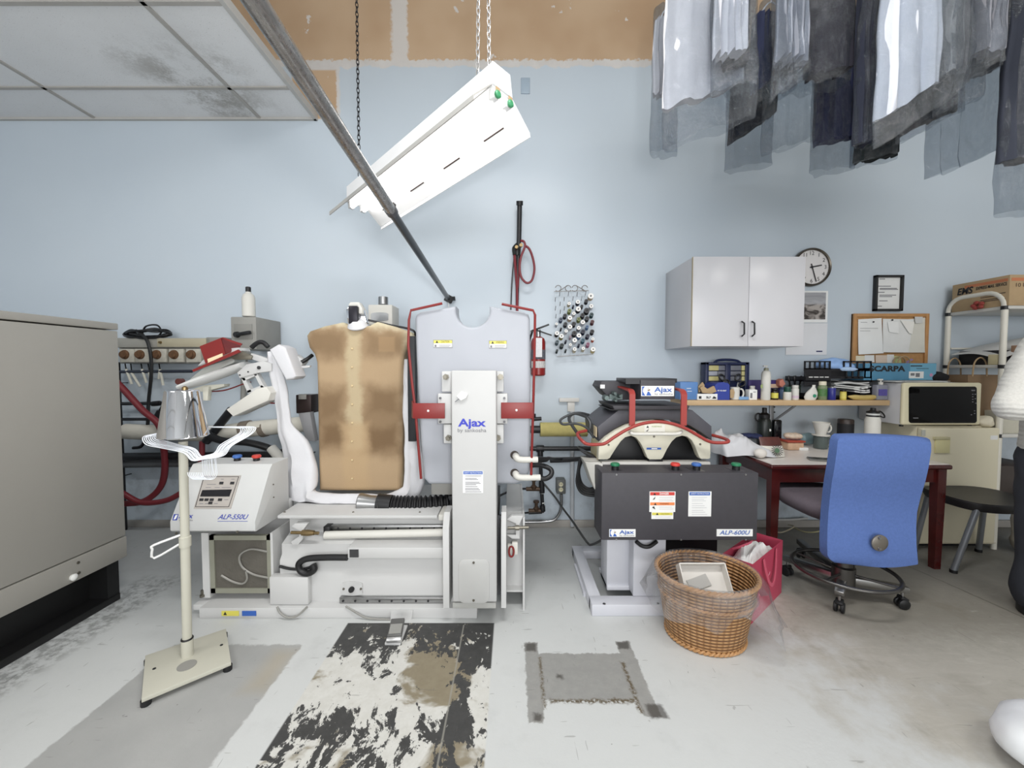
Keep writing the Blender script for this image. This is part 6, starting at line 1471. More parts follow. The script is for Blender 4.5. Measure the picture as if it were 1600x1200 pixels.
cloth((bcx.x, 2.83, mz1 + .028), .065, .05, .04, M('black_cloth', (18, 18, 22), .8), 'black_pouch', 'black soft pouch lying beside the blue shoe box on the microwave', 'pouch', 9)
cloth((P(1545, 655, 2.66).x, 2.69, fz1 + .028), .055, .05, .04, M('tea_towel', (226, 218, 196), .8), 'tea_towel', 'folded cream cloth on the fridge beside the microwave', 'cloth', 11)

# ================================================================ white tube rack and what it carries
XR = 3.252
rkk = thing('tube_rack', (3.65, 2.8, 0), 'white tubular steel shelving rack at the picture edge', 'rack')
TUBE_W = M('rack_tube_white', (226, 222, 210), .35, var=.03)
ra, rb = 2.645, 2.985; zt_ = P(1520, 461, 2.8).z
def endframe(x):
    r_ = .10; pts = [V(x, rb, 0), V(x, rb, zt_ - r_)]
    pts += [V(x, rb - r_ + r_ * math.cos(q), zt_ - r_ + r_ * math.sin(q)) for q in [PI / 2 * i / 6 for i in range(1, 7)]]
    pts += [V(x, ra + r_ - r_ * math.sin(q), zt_ - r_ + r_ * math.cos(q)) for q in [PI / 2 * i / 6 for i in range(0, 7)]]
    return pts + [V(x, ra, 0)]
MB().tube(endframe(XR), .0165, 12).build('end_frame', TUBE_W, rkk)
MB().tube(endframe(4.15), .0165, 12).build('end_frame', TUBE_W, rkk)
for z in (P(1570, 478, 2.645).z, P(1570, 570, 2.645).z, .78, .35):
    s = MB().box(XR - .005, 4.17, ra - .02, rb + .01, z - .022, z, .003).build('shelf', M('rack_shelf_white', (206, 204, 198), .4, var=.04), rkk)
    for y in (ra, rb): MB().lathe([(.02, -.012), (.02, .012)], V(XR, y, z - .012), (0, 0, 1), 10).build('clamp', BLACK, s)
zs1, zs2 = P(1570, 478, 2.645).z, P(1570, 570, 2.645).z
MB().box(3.30, 4.15, YW - .02, YW - .012, 1.36, 1.372).build('back_rod', TUBE_W, rkk)
# big mail carton
ex0, ex1 = 3.245, 4.05; ey0, ey1 = 2.62, 2.96; ez1 = P(1573, 429, 2.62).z
em_ = thing('mail_carton', ((ex0 + ex1) / 2, 2.8, zs1), 'large kraft mail carton with printed lettering on top of the white rack', 'box')
MB().box(ex0, ex1, ey0, ey1, zs1, ez1, .003).build('carton', KRAFT, em_)
zz_ = lambda f: zs1 + (ez1 - zs1) * f
MB().box(ex0 - .001, ex0, ey0 + .01, ey1 - .08, zz_(.80), zz_(.90)).build('stripe', M('stripe_orange', (196, 122, 84), .7), em_)
MB().box(ex0 + .01, ex1, ey0 - .001, ey0, zz_(.80), zz_(.90)).build('stripe', M('stripe_orange', (196, 122, 84), .7), em_)
lettering('EMS', V(ex0 - .001, 2.875, zz_(.70)), .045, INK, em_, (0, -1, 0), (0, 0, 1), width=.10, bold=.03, shear=.2)
lettering('EXPRESS MAIL SERVICE', V(ex0 - .001, 2.72, zz_(.72)), .02, INK, em_, (0, -1, 0), (0, 0, 1), width=.175, bold=.02)
m = MB()
for v_, (a_, b_) in ((.42, (2.64, 2.78)), (.36, (2.66, 2.78)), (.27, (2.66, 2.78)), (.22, (2.64, 2.78))): m.box(ex0 - .001, ex0, a_, b_, zz_(v_), zz_(v_ + .03))
m.build('printing', M('brown_print', (92, 74, 58), .6), em_)
lettering('10 KG  2', V(ex0 + .11, ey0 - .001, zz_(.66)), .025, M('brown_print', (92, 74, 58), .6), em_, width=.14)
lettering('2', V(ex0 + .13, ey0 - .001, zz_(.32)), .04, INK, em_)
tg = thing('hanging_tag', (XR - .02, 2.80, 1.66), 'red bow tag tied to the top bar of the white rack', 'tag')
m = MB().tube(loopring((XR - .003, 2.81, zt_ - .01), .022, .045, 14, (0, 1, 0), (0, 0, 1)), .002, 6, True); m.build('string', M('tag_string', (126, 122, 110), .6), tg)
m = MB()
for a in range(5): m.ball(V(XR - .025, 2.81 - .03 + .025 * math.cos(a * 1.3), zt_ - .075 + .018 * math.sin(a * 1.3)), .012, .018, .014, 10)
m.build('bow', M('bow_red', (150, 62, 54), .7), tg)
# second shelf: big curled paper, black bin, small cartons
def fn(u, v):
    x = 3.25 + .75 * u; y = 2.66 + .30 * v
    z = zs2 + .10 + .14 * u + .06 * v * (1 - u) - .07 * (1 - u) ** 3 + .02 * math.sin(4 * v)
    return V(x, y, z)
MB().sheet(fn, 20, 10, .002).build('curled_sheet', M('big_paper', (214, 214, 212), .6), label='large curled white sheet lying over the second shelf of the rack', cat='paper')
MB().box(3.30, 3.72, 2.70, 2.95, zs2 + .001, zs2 + .10, .006).build('black_bin', M('bin_black', (22, 22, 26), .5), label='black low bin under the curled sheet on the rack', cat='bin')
MB().box(3.245, 3.30, 2.665, 2.72, zs2 + .001, zs2 + .07, .002).build('small_carton', M('carton_cream', (218, 206, 166), .6), label='small cream carton beside the front post of the rack', cat='box')
MB().box(3.36, 3.60, 2.64, 2.69, zs2 + .001, zs2 + .13, .003).build('small_carton', M('carton_brown', (168, 132, 106), .7), label='small brown carton at the front of the second rack shelf', cat='box')
# brown paper bags behind the microwave, standing on the fridge top
def paperbag(x0, x1, y0, y1, z0, z1, mat, lab, hx, sk=0.0, hh_=.09):
    o = thing('paper_bag', ((x0 + x1) / 2, (y0 + y1) / 2, z0), lab, 'bag')
    w_ = .004
    m = MB(); a = [V(x0, y0, z0), V(x1, y0, z0), V(x1, y1, z0), V(x0, y1, z0)]
    b = [V(x0 + .005, y0 + .02, z1), V(x1 - .005 + sk, y0 + .02, z1 - abs(sk)), V(x1 - .005 + sk, y1 - .01, z1 - abs(sk)), V(x0 + .005, y1 - .01, z1)]
    ci = sum(b, V(0, 0, 0)) / 4
    m.loft([a, b, [p + (ci - p) * .03 for p in b], [p + (sum(a, V(0, 0, 0)) / 4 - p) * .03 + V(0, 0, .01) for p in a]], cap0=True, cap1=True); m.build('bag_body', mat, o, flat=True)
    for yy in (y0 + .02, y1 - .01):
        MB().tube(catmull([V(hx - .05, yy, z1 - .01), V(hx - .04, yy, z1 + hh_ * .7), V(hx, yy, z1 + hh_), V(hx + .04, yy, z1 + hh_ * .7), V(hx + .05, yy, z1 - .01)], 5), .0045, 8).build('handle', M('twisted_paper', (176, 150, 116), .8), o)
    return o
paperbag(2.74, 3.02, 2.93, 2.995, mz1 + .001, mz1 + .10, KRAFTD, 'brown paper bag with twisted handles standing on the microwave near the rack post', 2.90, 0, .085)
paperbag(m1 + .012, m1 + .30, 2.74, 2.93, fz1 + .005, mz1 + .05, KRAFTD, 'tall brown paper bag squeezed between microwave and rack', m1 + .10, .0, .12)
# lower rack things
MB().box(3.27, 3.42, 2.66, 2.9, .781, .93, .004).build('small_device', M('device_beige', (196, 192, 176), .5), label='beige box with a small window on the third rack shelf', cat='device')
MB().box(3.30, 3.66, 2.7, 2.96, .351, .55, .004).build('storage_box', M('storage_dark', (66, 58, 54), .6), label='dark storage box on the low rack shelf behind the person', cat='box')
cloth((3.42, 2.55, .17), .12, .10, .20, M('sack_white', (214, 208, 198), .8), 'white_sack', 'lumpy white sack on the floor beside the fridge behind the person', 'sack', 13)
# ================================================================ dark collar and cuff press
cp = thing('cuff_press', (0.8, 2.2, 0), 'charcoal and cream collar press with red guard bars beside the table', 'press machine')
def ct(mb, name, mat, par=None, **k): return mb.build(name, mat, par or cp, **k)
YB = 1.92
kx0, kx1 = P(940, 790, YB).x, P(1184, 790, YB).x; kz1, kz0 = P(0, 739, YB).z, P(0, 844, YB).z
box = ct(MB().box(kx0, kx1, YB, YB + .17, kz0, kz1, .003), 'control_box', CHAR)
ct(MB().pbox(1044, 729, 1098, 738, YB + .09, .002), 'button_panel', DKST, box) if False else None
for (px, mt) in ((961, GREEN), (1055, REDLAB), (1088, BLUEC), (1150, GREEN)):
    c = V(P(px, 733, YB + .06).x, YB + .06, kz1)
    ct(MB().box(c.x - .03, c.x + .03, c.y - .035, c.y + .05, kz1, kz1 + .001), 'button_plate', M('plate_dark', (88, 86, 92), .35, .5), box)
    b = ct(MB().lathe([(.018, 0), (.018, .020)], c, seg=16), 'button_base', BLACK, box)
    ct(MB().lathe([(.018, .020), (.023, .023), (.023, .031), (.019, .035)], c, seg=20), 'button', mt, b)
for px in (963, 1064, 1165):
    for py in (741.5, 843): ct(MB().lathe([(.005, 0), (.0045, .003)], P(px, py, YB), (0, -1, 0), 8), 'screw', STEEL, box)
dl = ct(MB().pbox(1015, 768, 1055, 800, YB - .0016, .0016).pbox(1018, 800, 1052, 811, YB - .0016, .0016), 'danger_label', PAPER, box)
ct(MB().pbox(1016, 769, 1054, 774, YB - .0024, .001), 'label_head', REDLAB, dl)
ct(MB().pbox(1016, 785, 1054, 789.5, YB - .0024, .001), 'warning_band', ORNG, dl)
ct(MB().pbox(1019, 801, 1051, 805, YB - .0024, .001), 'caution_band', YEL, dl)
lettering('DANGER', P(1038, 771.5, YB - .0024), .010, PAPER, dl, width=.045, thick=.0006, bold=.02)
lettering('WARNING', P(1038, 787.2, YB - .0024), .008, M('brown_ink', (110, 60, 40), .5), dl, width=.045, thick=.0006)
lettering('CAUTION', P(1039, 803, YB - .0024), .007, M('olive_ink', (130, 124, 50), .5), dl, width=.04, thick=.0006)
m = MB()
for (a, b) in ((1021, 774), (1022, 789.5), (1025, 805)): m.prism([P(a, b - .3, YB - .003), P(a + 4, b - .3, YB - .003), P(a + 2, b - 4, YB - .003)], (0, .001, 0))
ct(m, 'warning_mark', INK, dl)
m = MB()
for (a, b, c_) in ((1030, 1052, 777), (1030, 1050, 780), (1030, 1052, 782.5), (1030, 1050, 792), (1030, 1052, 795), (1024, 1048, 807.5)): m.pbox(a, c_, b, c_ + .5, YB - .0024, .001)
ct(m, 'printing', M('pale_print', (196, 188, 188), .5), dl)
ct(MB().prism([P(1020, 781, YB - .003), P(1024, 776, YB - .003), P(1023, 780, YB - .003)], (0, .001, 0)).prism([P(1019, 793, YB - .003), P(1022, 791, YB - .003), P(1024, 796, YB - .003)], (0, .001, 0)), 'pictogram', INK, dl)
sl = ct(MB().pbox(1076, 768, 1111, 807, YB - .0016, .0016), 'safety_label', PAPER, box)
ct(MB().pbox(1077.5, 769, 1109.5, 774, YB - .0024, .001), 'label_head', BLUEL, sl)
lettering('SAFETY INSTRUCTION', P(1093.5, 771.5, YB - .0024), .008, PAPER, sl, width=.088, thick=.0006)
m = MB()
for i, py in enumerate((777, 780, 782.5, 786.5, 790, 793, 797, 800, 803.5)): m.pbox(1081, py, 1105 - (i * 5) % 8, py + .5, YB - .0024, .001)
ct(m, 'printing', M('pale_print2', (186, 186, 190), .5), sl)
def logo(x0, y0, x1, y1, Y, par):
    "white plate with a blue square emblem holding a white helmeted-figure shape, then the maker's name"
    s = ct(MB().pbox(x0, y0, x1, y1, Y - .002, .002), 'name_plate', PAPER, par)
    h = y1 - y0; q = lambda u, v: P(x0 + h * (.08 + .9 * u), y0 + h * (.06 + .88 * v), Y - .0026)
    ct(MB().prism([q(.0, .0), (q(.3, 0)), q(.12, .25), q(.08, .55), q(.22, .8), q(.35, 1), q(0, 1)], (0, .001, 0)).prism([q(.45, 1), q(.62, .55), q(.78, .6), q(.95, .85), q(1.0, 1)], (0, .001, 0)), 'emblem', BLUEL, s)
    ct(MB().prism([q(.58, .12), q(.72, .18), q(.7, .24)], (0, .001, 0)).prism([q(.55, .38), q(.8, .3), q(.92, .38), q(.7, .5)], (0, .001, 0)), 'emblem_detail', KRAFTD, s)
    lettering('Ajax', P(x0 + h + (x1 - x0 - h) * .52, y0 + h * .38, Y - .0022), h * .46 * Y / F, BLUEL, s, width=(x1 - x0 - h) * .80 * Y / F, bold=.02)
    lettering('by sankosha', P(x0 + h + (x1 - x0 - h) * .54, y0 + h * .79, Y - .0022), h * .2 * Y / F, INKG, s, width=(x1 - x0 - h) * .80 * Y / F)
    return s
logo(952, 827, 993, 839, YB, box)
s = ct(MB().pbox(1120, 827, 1176, 838, YB - .002, .002), 'model_plate', PAPER, box)
lettering('ALP-600U', P(1148, 832.3, YB - .002), .021, BLUEL, s, width=.150, shear=.25, bold=.012)
# floor frame and columns
LG = M('light_grey_enamel', (206, 207, 214), .4, var=.03)
m = MB(); A0 = G(925, 963)
gx0 = A0.x; gy0 = A0.y
m.box(gx0, 1.12, gy0, gy0 + .08, 0, .058, .003).box(gx0, 1.12, 2.5, 2.58, 0, .05, .003).box(gx0, gx0 + .06, gy0 + .05, 2.55, 0, .055, .003).box(1.06, 1.12, gy0 + .05, 2.55, 0, .055, .003)
m.box(gx0 - .012, gx0 + .002, 2.08, 2.4, 0, .02)
fl = ct(m, 'floor_frame', LG)
for q in ((944, 943.5), (1028, 943)): ct(MB().lathe([(.008, 0), (.007, .002)], G(q[0], q[1], .058), seg=8), 'bolt', DKST, fl)
m = MB().box(.50, .64, 2.06, 2.2, .05, .40, .004).box(.50, .98, 2.05, 2.25, .05, .075, .003)
ct(m, 'rear_column', LG)
m = MB().box(.615, .78, 1.98, 2.16, .058, .40, .006); ct(m, 'front_column', M('column_grey', (198, 199, 206), .4, var=.03))
ct(MB().ptube([(994, 846, 1.95), (1003, 853, 1.95), (1014, 854, 1.95), (1026, 846, 1.97)], .010, 8, 5), 'black_hose', BLACK)
ct(MB().pbox(1040, 840, 1120, 900, 2.3, .2, .004), 'lower_housing', M('housing_black', (34, 34, 36), .5))
# white side wedge with hoses
ct(MB().prism([P(914, 722, 2.1), P(934, 722, 2.1), P(942, 726, 2.05), P(936, 775, 2.05), P(928, 762, 2.08)], (0, .16, 0), .003), 'side_cover', OFFW)
ct(MB().pbox(940, 722, 1110, 737, 2.1, .06, .003), 'rear_tray', M('tray_light', (196, 194, 188), .4))
# saddle and head
YSD = 2.10
arch_o = [(935, 718), (935.5, 702), (937, 694), (947, 684), (962, 674), (980, 665), (1000, 659.5), (1024, 657.5), (1048, 659.5), (1068, 665), (1086, 674), (1100, 684), (1110, 692), (1110.5, 708), (1110, 716), (1107, 717.5), (1095, 717), (1092, 713)]
arch_i = [(1086, 697), (1081, 688), (1074, 682.5), (1066, 681), (1057, 683.5), (1050, 690), (1043, 701), (1036, 715), (1033, 718), (1015, 718), (1012, 716), (1006, 702), (1000, 691), (994, 684), (986, 681), (977, 683.5), (970, 690), (963, 700), (956, 711), (953, 716), (949, 718)]
sad = ct(MB().ppoly(arch_o + arch_i, YSD, .05, .004), 'saddle_front', CREAM)
ct(MB().ppoly([(q[0], q[1] + 1) for q in arch_o[:14]] + [(1108, 712), (1094, 690), (1080, 676), (1062, 668), (1024, 666), (985, 668), (965, 678), (950, 695), (937, 714)], YSD + .05, .22, .004), 'saddle_shell', M('saddle_tan', (206, 192, 150), .5))
ct(MB().ppoly([(952, 690), (975, 672), (1072, 672), (1096, 690), (1096, 728), (952, 728)], YSD + .16, .12, .003), 'inner_block', M('inner_black', (40, 40, 42), .5))
ct(MB().ppoly([(1014, 716), (1036, 716), (1036, 732), (1014, 732)], YSD + .01, .06, .003), 'support_foot', BLACK)
for q in ((1022, 682), (951, 695), (1094, 694)): ct(MB().lathe([(.006, 0), (.005, .004)], P(q[0], q[1], YSD), (0, -1, 0), 8), 'screw', SCRW, sad)
ct(MB().tube(catmull([P(984, 674, YSD), P(986, 676, YSD - .04), P(992, 678, YSD - .045), P(1024, 678, YSD - .05), P(1056, 678, YSD - .045), P(1063, 676, YSD - .04), P(1065, 674, YSD)], 4), .008, 8), 'pull_handle', OFFW, sad)
lb = ct(MB().pbox(1007, 664, 1039, 675, YSD - .0015, .0015), 'sticker', M('sticker_cream', (234, 232, 222), .5), sad)
ct(MB().prism([P(1010, 668.5, YSD - .002), P(1014, 668.5, YSD - .002), P(1012, 664.5, YSD - .002)], (0, .0008, 0)).prism([P(1009, 674, YSD - .002), P(1012, 672, YSD - .002), P(1014, 669.5, YSD - .002), P(1012, 674, YSD - .002)], (0, .0008, 0)), 'warning_mark', INK, lb)
lettering('WARNING', P(1026, 666.5, YSD - .002), .008, M('green_print', (150, 166, 70), .5), lb, width=.055, thick=.0006)
pb_ = ct(MB().pbox(1010.5, 699.5, 1033, 702.5, YSD - .0016, .0016), 'blue_plate', BLUEL, sad)
ct(MB().pbox(1018, 700.2, 1027, 701.8, YSD - .0022, .001), 'printing', PAPER, pb_)
YH = 2.18
CH2 = M('charcoal_head', (74, 73, 80), .5, var=.06, vs=20)
hd = ct(MB().ppoly([(936, 690), (933.5, 667), (966, 641), (1082, 641), (1112, 666), (1112.5, 688), (1096, 676), (1078, 665), (1052, 657), (1024, 655), (998, 657), (972, 664), (953, 675)], YH, .38, .004), 'press_head', CH2)
ct(MB().box(P(933.5, 667, YH).x - .003, P(933.5, 667, YH).x + .001, YH + .02, YH + .09, P(0, 684, YH).z, P(0, 668, YH).z), 'side_label', M('label_cream', (236, 216, 178), .5), hd)
tpl = ct(MB().ppoly([(960, 640), (957, 634), (1078, 634), (1075, 640)], YH - .02, .36, .003), 'top_deck', CHAR)
ct(MB().box(P(960, 0, YH).x, P(1078, 0, YH).x, YH + .0, YH + .3, P(0, 640, YH).z - .004, P(0, 640, YH).z, 0), 'gasket', BLACK, tpl)
hx = ct(MB().pbox(1001, 594, 1055, 624, 2.12, .22, .004), 'housing', CHAR)
ct(MB().pbox(978, 591.5, 1058, 598, 2.14, .2, .002).pbox(978, 592, 1000, 600, 2.13, .004), 'canopy', M('canopy_black', (44, 44, 48), .4), hx)
logo(1002, 603, 1053, 619, 2.12, hx)
ct(MB().ppoly([(936, 604), (940, 596), (1000, 596), (1000, 624), (960, 626), (948, 618)], 2.3, .2, .004), 'motor_block', CHAR)
m = MB()
for (q, rr) in (((945, 621), .018), ((958, 614), .012), ((966, 618), .012), ((959, 625), .01)): m.lathe([(rr, 0), (rr * 1.1, .02), (rr * .7, .05)], P(q[0], q[1], 2.27), (0, -1, 0), 12)
m.bar(P(952, 620, 2.27), P(972, 620, 2.27), .02, .03); ct(m, 'air_fitting', M('dull_fitting', (96, 108, 106), .35, .7))
ct(MB().pbox(938, 601, 945, 607, 2.298, .003), 'small_label', PAPER)
for k, (xa, xb, back) in enumerate(((984, 993, -24), (1065, 1074, -12))):
    a = P((xa + xb) / 2, 610, 2.06); w_ = (xb - xa) * 2.06 / F
    z0 = P(0, 665, 2.06).z
    m = MB()
    pf = [(2.06, z0), (2.06, a.z - .02), (2.075, a.z - .004), (2.10, a.z + .004), (2.30, a.z + .012), (2.30, a.z + .004), (2.10, a.z - .006), (2.08, a.z - .012), (2.070, a.z - .024), (2.070, z0)]
    m.prism([V(a.x - w_ / 2, y, z) for y, z in pf], (w_, 0, 0))
    ct(m, 'red_bracket', REDL)
ct(MB().tube(catmull([P(*q) for q in ((916, 673, 2.2), (904, 676, 2.16), (903, 681, 2.12), (910, 689, 2.06), (918, 694, 2.05), (935, 694.5, 2.05), (946, 692.5, 2.05), (960, 683, 2.05), (980, 671, 2.05), (1000, 663, 2.05), (1024, 659, 2.05), (1048, 661.5, 2.05), (1070, 669, 2.05), (1090, 680, 2.05), (1104, 688, 2.05), (1116, 691.5, 2.05), (1134, 691.5, 2.05), (1138, 688.5, 2.07), (1128, 684, 2.14), (1113, 680, 2.2))], 5), .0085, 8), 'red_handrail', REDL)
# cables and hoses at its side
ct(MB().ptube([(920, 648, 2.3), (905, 645, 2.26), (890, 648, 2.24), (876, 656, 2.24), (880, 663, 2.24), (900, 662, 2.25), (916, 668, 2.25), (928, 684, 2.25)], .007, 8, 6).ptube([(916, 651, 2.28), (898, 646, 2.25), (889, 654, 2.25), (896, 668, 2.25), (906, 682, 2.26)], .009, 8, 6).ptube([(912, 646, 2.3), (922, 660, 2.28), (920, 676, 2.28)], .010, 8, 6), 'cable_loop', M('cable_dark', (62, 64, 66), .4))
ct(MB().ppoly([(905, 702, ), (928, 712), (940, 720), (930, 722), (908, 706)], 2.2, .08, .004), 'valve_block', BLACKM)
ct(MB().ptube([(860, 720, 2.4), (885, 719, 2.36), (905, 717, 2.32), (912, 717, 2.3)], .013, 10, 5), 'steam_hose', BLACK)
m = MB()
for k in range(4): m.ptube([(907 + k, 716, 2.3), (904, 735, 2.28), (902 + k * 2, 755, 2.28), (910 + k * 3, 770 - k * 2, 2.26), (930, 774 - k * 4, 2.24), (940, 770 - k * 4, 2.22)], .010, 8, 5)
ct(m, 'coiled_hose', BLACK)

# ================================================================ wicker basket with liner, carton inside, pink bag
def wicker_mat():
    t = NT('wicker'); o = t.coord('Object'); x, y, z = t.sep(o)
    a = t.math('ARCTAN2', y, x)
    row = t.math('FRACT', t.math('MULTIPLY', z, 66.0)); par = t.math('MODULO', t.math('FLOOR', t.math('MULTIPLY', z, 66.0)), 2.0)
    st = t.math('SINE', t.math('ADD', t.math('MULTIPLY', a, 26.0), t.math('MULTIPLY', par, PI)))
    rb = t.math('SINE', t.math('MULTIPLY', row, PI))
    st = t.math('ABSOLUTE', t.math('SINE', t.math('MULTIPLY', a, 20.0)))
    h = t.math('MULTIPLY', rb, t.math('ADD', t.math('MULTIPLY', st, .6), .4))
    n = t.noise(14, 4)
    c = t.mix(t.ramp(h, .05, .9), rgb((132, 88, 52)), t.mix(n, rgb((190, 142, 94)), rgb((208, 164, 114))))
    b = t.bsdf(c, .5, spec=.4); t.bump(b, h, .9, .012); return t.done(b)
WK = wicker_mat()
WKP = M('willow_rod', (190, 144, 96), .5, var=.18, vs=40)
bc_ = V(.885, 1.785, 0)
bk_ = thing('wicker_basket', bc_, 'oval wicker waste basket with a clear liner before the dark press', 'basket')
def oval(s, z, n=64, dx=.0): return [bc_ + V(.215 * s * math.cos(2 * PI * k / n) + dx, .195 * s * math.sin(2 * PI * k / n), z) for k in range(n)]
lev = [(.76, .0), (.78, .01), (.83, .06), (.89, .14), (.94, .20), (.98, .26), (1.0, .29)]
m = MB().loft([oval(s, z) for s, z in lev] + [oval(s - .05, z) for s, z in lev[::-1]] , cap0=True, cap1=True)
m.build('woven_body', WK, bk_, sharp=70)
def braid(s, z, r, amp, k, name):
    m = MB()
    for ph in (0, PI):
        pts = [bc_ + V((.215 * s + amp * math.cos(k * a + ph)) * math.cos(a), (.195 * s + amp * math.cos(k * a + ph)) * math.sin(a), z + amp * math.sin(k * a + ph)) for a in [2 * PI * i / 160 for i in range(160)]]
        m.tube(pts, r, 6, True)
    return m.build(name, WKP, bk_)
braid(1.0, .293, .0062, .0048, 30, 'rim_braid'); braid(.935, .205, .005, .004, 30, 'mid_braid'); braid(.775, .010, .006, .005, 26, 'foot_braid')
# transparent liner
def film_mat(name, tint, white=.10, rough=.12, gl=.10):
    t = NT(name); p = t.coord('Object')
    tr = t.n('ShaderNodeBsdfTransparent'); tr.inputs[0].default_value = rgb(tint)
    df = t.n('ShaderNodeBsdfDiffuse'); df.inputs[0].default_value = rgb((226, 228, 232))
    g = t.n('ShaderNodeBsdfGlossy'); g.inputs['Roughness'].default_value = rough
    bp = t.n('ShaderNodeBump'); bp.inputs['Strength'].default_value = 1.0; bp.inputs['Distance'].default_value = .035
    t.l(t.noise(16, 5, .65, dist=1.4), bp.inputs['Height']); t.l(bp.outputs[0], g.inputs['Normal'])
    lw = t.n('ShaderNodeLayerWeight'); lw.inputs[0].default_value = .35; t.l(bp.outputs[0], lw.inputs['Normal'])
    m1 = t.n('ShaderNodeMixShader'); t.setin(m1, 0, t.math('MULTIPLY', t.ramp(t.noise(7, 5, .6, dist=1.0), .35, .75, .3, 1.6), white)); t.l(tr.outputs[0], m1.inputs[1]); t.l(df.outputs[0], m1.inputs[2])
    m2 = t.n('ShaderNodeMixShader'); t.setin(m2, 0, t.math('ADD', t.math('MULTIPLY', lw.outputs['Facing'], .13), gl * .3)); t.l(m1.outputs[0], m2.inputs[1]); t.l(g.outputs[0], m2.inputs[2])
    return t.done(m2)
FILM = film_mat('clear_bin_liner', (240, 240, 240), .12, .10, .14)
lr = MB(); n = 72
def lring(s, z, wv, dz=0, seed=0):
    out = []
    for k in range(n):
        a = 2 * PI * k / n; w_ = wv * mnoise.noise(V(math.cos(a) * 3 + seed, math.sin(a) * 3, z * 9))
        out.append(bc_ + V(.215 * (s + w_) * math.cos(a), .195 * (s + w_) * math.sin(a), z + dz * mnoise.noise(V(math.cos(a) * 2.2, math.sin(a) * 2.2 + seed, 5))))
    return out
lr.loft([lring(.80, .12, .04), lring(.88, .22, .03), lring(.945, .29, .01), lring(1.0, .310, .0), lring(1.06, .30, .02), lring(1.10, .26, .10, .03, 2), lring(1.14, .20, .18, .06, 4), lring(1.17, .155, .22, .10, 5)], cap0=False, cap1=False)
for v in lr.bm.verts:   # the liner trails out toward the pink bag and toward the column
    q = v.co - bc_; 
    if v.co.z < .29 and q.length > .22:
        f = (.29 - v.co.z) / .14
        if q.x > .1 and q.y < .1: v.co += V(.05 * f, -.02 * f, -.03 * f)
        if q.x < -.15 and q.y > -.1: v.co += V(-.025 * f, .02 * f, .02 * f)
lr.build('bin_liner', FILM, label='clear plastic liner folded over the rim of the wicker basket', cat='bag liner', sharp=180)
ctn = thing('empty_carton', bc_ + V(.0, .02, .12), 'open white carton dropped inside the wicker basket', 'box')
rt = Matrix.Rotation(R(-62), 3, 'X') @ Matrix.Rotation(R(4), 3, 'Z')
cpos = bc_ + V(-.005, -.01, .235)
m = MB(); hw, hh_, dd = .105, .085, .05
for (c, s) in (((0, 0, -dd / 2), (2 * hw, 2 * hh_, .004)), ((-hw, 0, 0), (.004, 2 * hh_, dd)), ((hw, 0, 0), (.004, 2 * hh_, dd)), ((0, -hh_, 0), (2 * hw, .004, dd)), ((0, hh_, 0), (2 * hw, .004, dd))):
    m.obox(cpos + rt.inverted() @ V(0, 0, 0) + Matrix.Rotation(R(52), 3, 'X') @ V(*c), s, Matrix.Rotation(R(52), 3, 'X'))
m.build('box_shell', M('carton_white', (226, 222, 216), .6, var=.03), ctn)
m = MB(); rx = Matrix.Rotation(R(52), 3, 'X')
m.obox(cpos + rx @ V(-.02, .01, -.018), (.10, .05, .006), rx @ Matrix.Rotation(.3, 3, 'Z')); m.build('inner_flap', M('carton_grey', (186, 184, 180), .6), ctn)

PK = M('pink_paper', (186, 66, 92), .5, var=.05, vs=5)
pgx = thing('gift_bag', (1.23, 2.1, 0), 'pink paper gift bag with ribbon handles and white tissue behind the basket', 'bag')
gA, gB = G(1155, 995), G(1192, 946)      # near bottom corner, right bottom corner
q0 = V(1.14, 1.85, 0); q1 = V(1.455, 2.11, 0)
u = (q1 - q0).normalized(); wv_ = V(-u.y, u.x, 0); wv_ = wv_ if wv_.x < 0 else -wv_
Wd, Dp, Hh = .42, .14, .29
cs4 = [q0, q0 + u * Wd, q0 + u * Wd + wv_ * Dp, q0 + wv_ * Dp]
ci = sum(cs4, V(0, 0, 0)) / 4
m = MB()
m.loft([[p for p in cs4], [p + V(0, 0, Hh) for p in cs4], [p + (ci - p) * .02 + V(0, 0, Hh) for p in cs4], [p + (ci - p) * .02 + V(0, 0, .01) for p in cs4]])
m.build('bag_body', PK, pgx, flat=True)
def tfn(uu, vv):
    p = cs4[0].lerp(cs4[1], .12 + .76 * uu).lerp(cs4[3].lerp(cs4[2], .12 + .76 * uu), .1 + .8 * vv)
    return p + V(0, 0, Hh * .86 + .06 * math.sin(PI * uu) * math.sin(PI * vv) + .03 * mnoise.noise(V(uu * 5, vv * 5, 1)))
MB().sheet(tfn, 10, 10, .001).build('tissue', PAPER, pgx, flat=True)
RB_ = M('pink_ribbon', (206, 92, 114), .5, var=.04)
for (off, ou_) in ((0.0, -1), (Dp, 1)):
    b0 = q0 + wv_ * off + V(0, 0, Hh - .01); o_ = -wv_ * .008 * (1 if off == 0 else -1)
    pts = [b0 + u * .12 + o_, b0 + u * .13 + o_ * 2 + V(0, 0, -.06), b0 + u * .17 + o_ * 2.5 + V(0, 0, -.13), b0 + u * .225 + o_ * 2.5 + V(0, 0, -.155), b0 + u * .27 + o_ * 2 + V(0, 0, -.11), b0 + u * .30 + o_ + V(0, 0, -.0)] if off == 0 else [b0 + u * .12, b0 + u * .15 + V(0, 0, .02) - wv_ * .04, b0 + u * .22 + V(0, 0, .03) - wv_ * .06, b0 + u * .30]
    cpts = catmull(pts, 6); m = MB()
    for i in range(len(cpts) - 1): m.bar(cpts[i], cpts[i + 1] + (cpts[i + 1] - cpts[i]) * .1, .018, .002, -wv_)
    m.build('ribbon_handle', RB_, pgx)
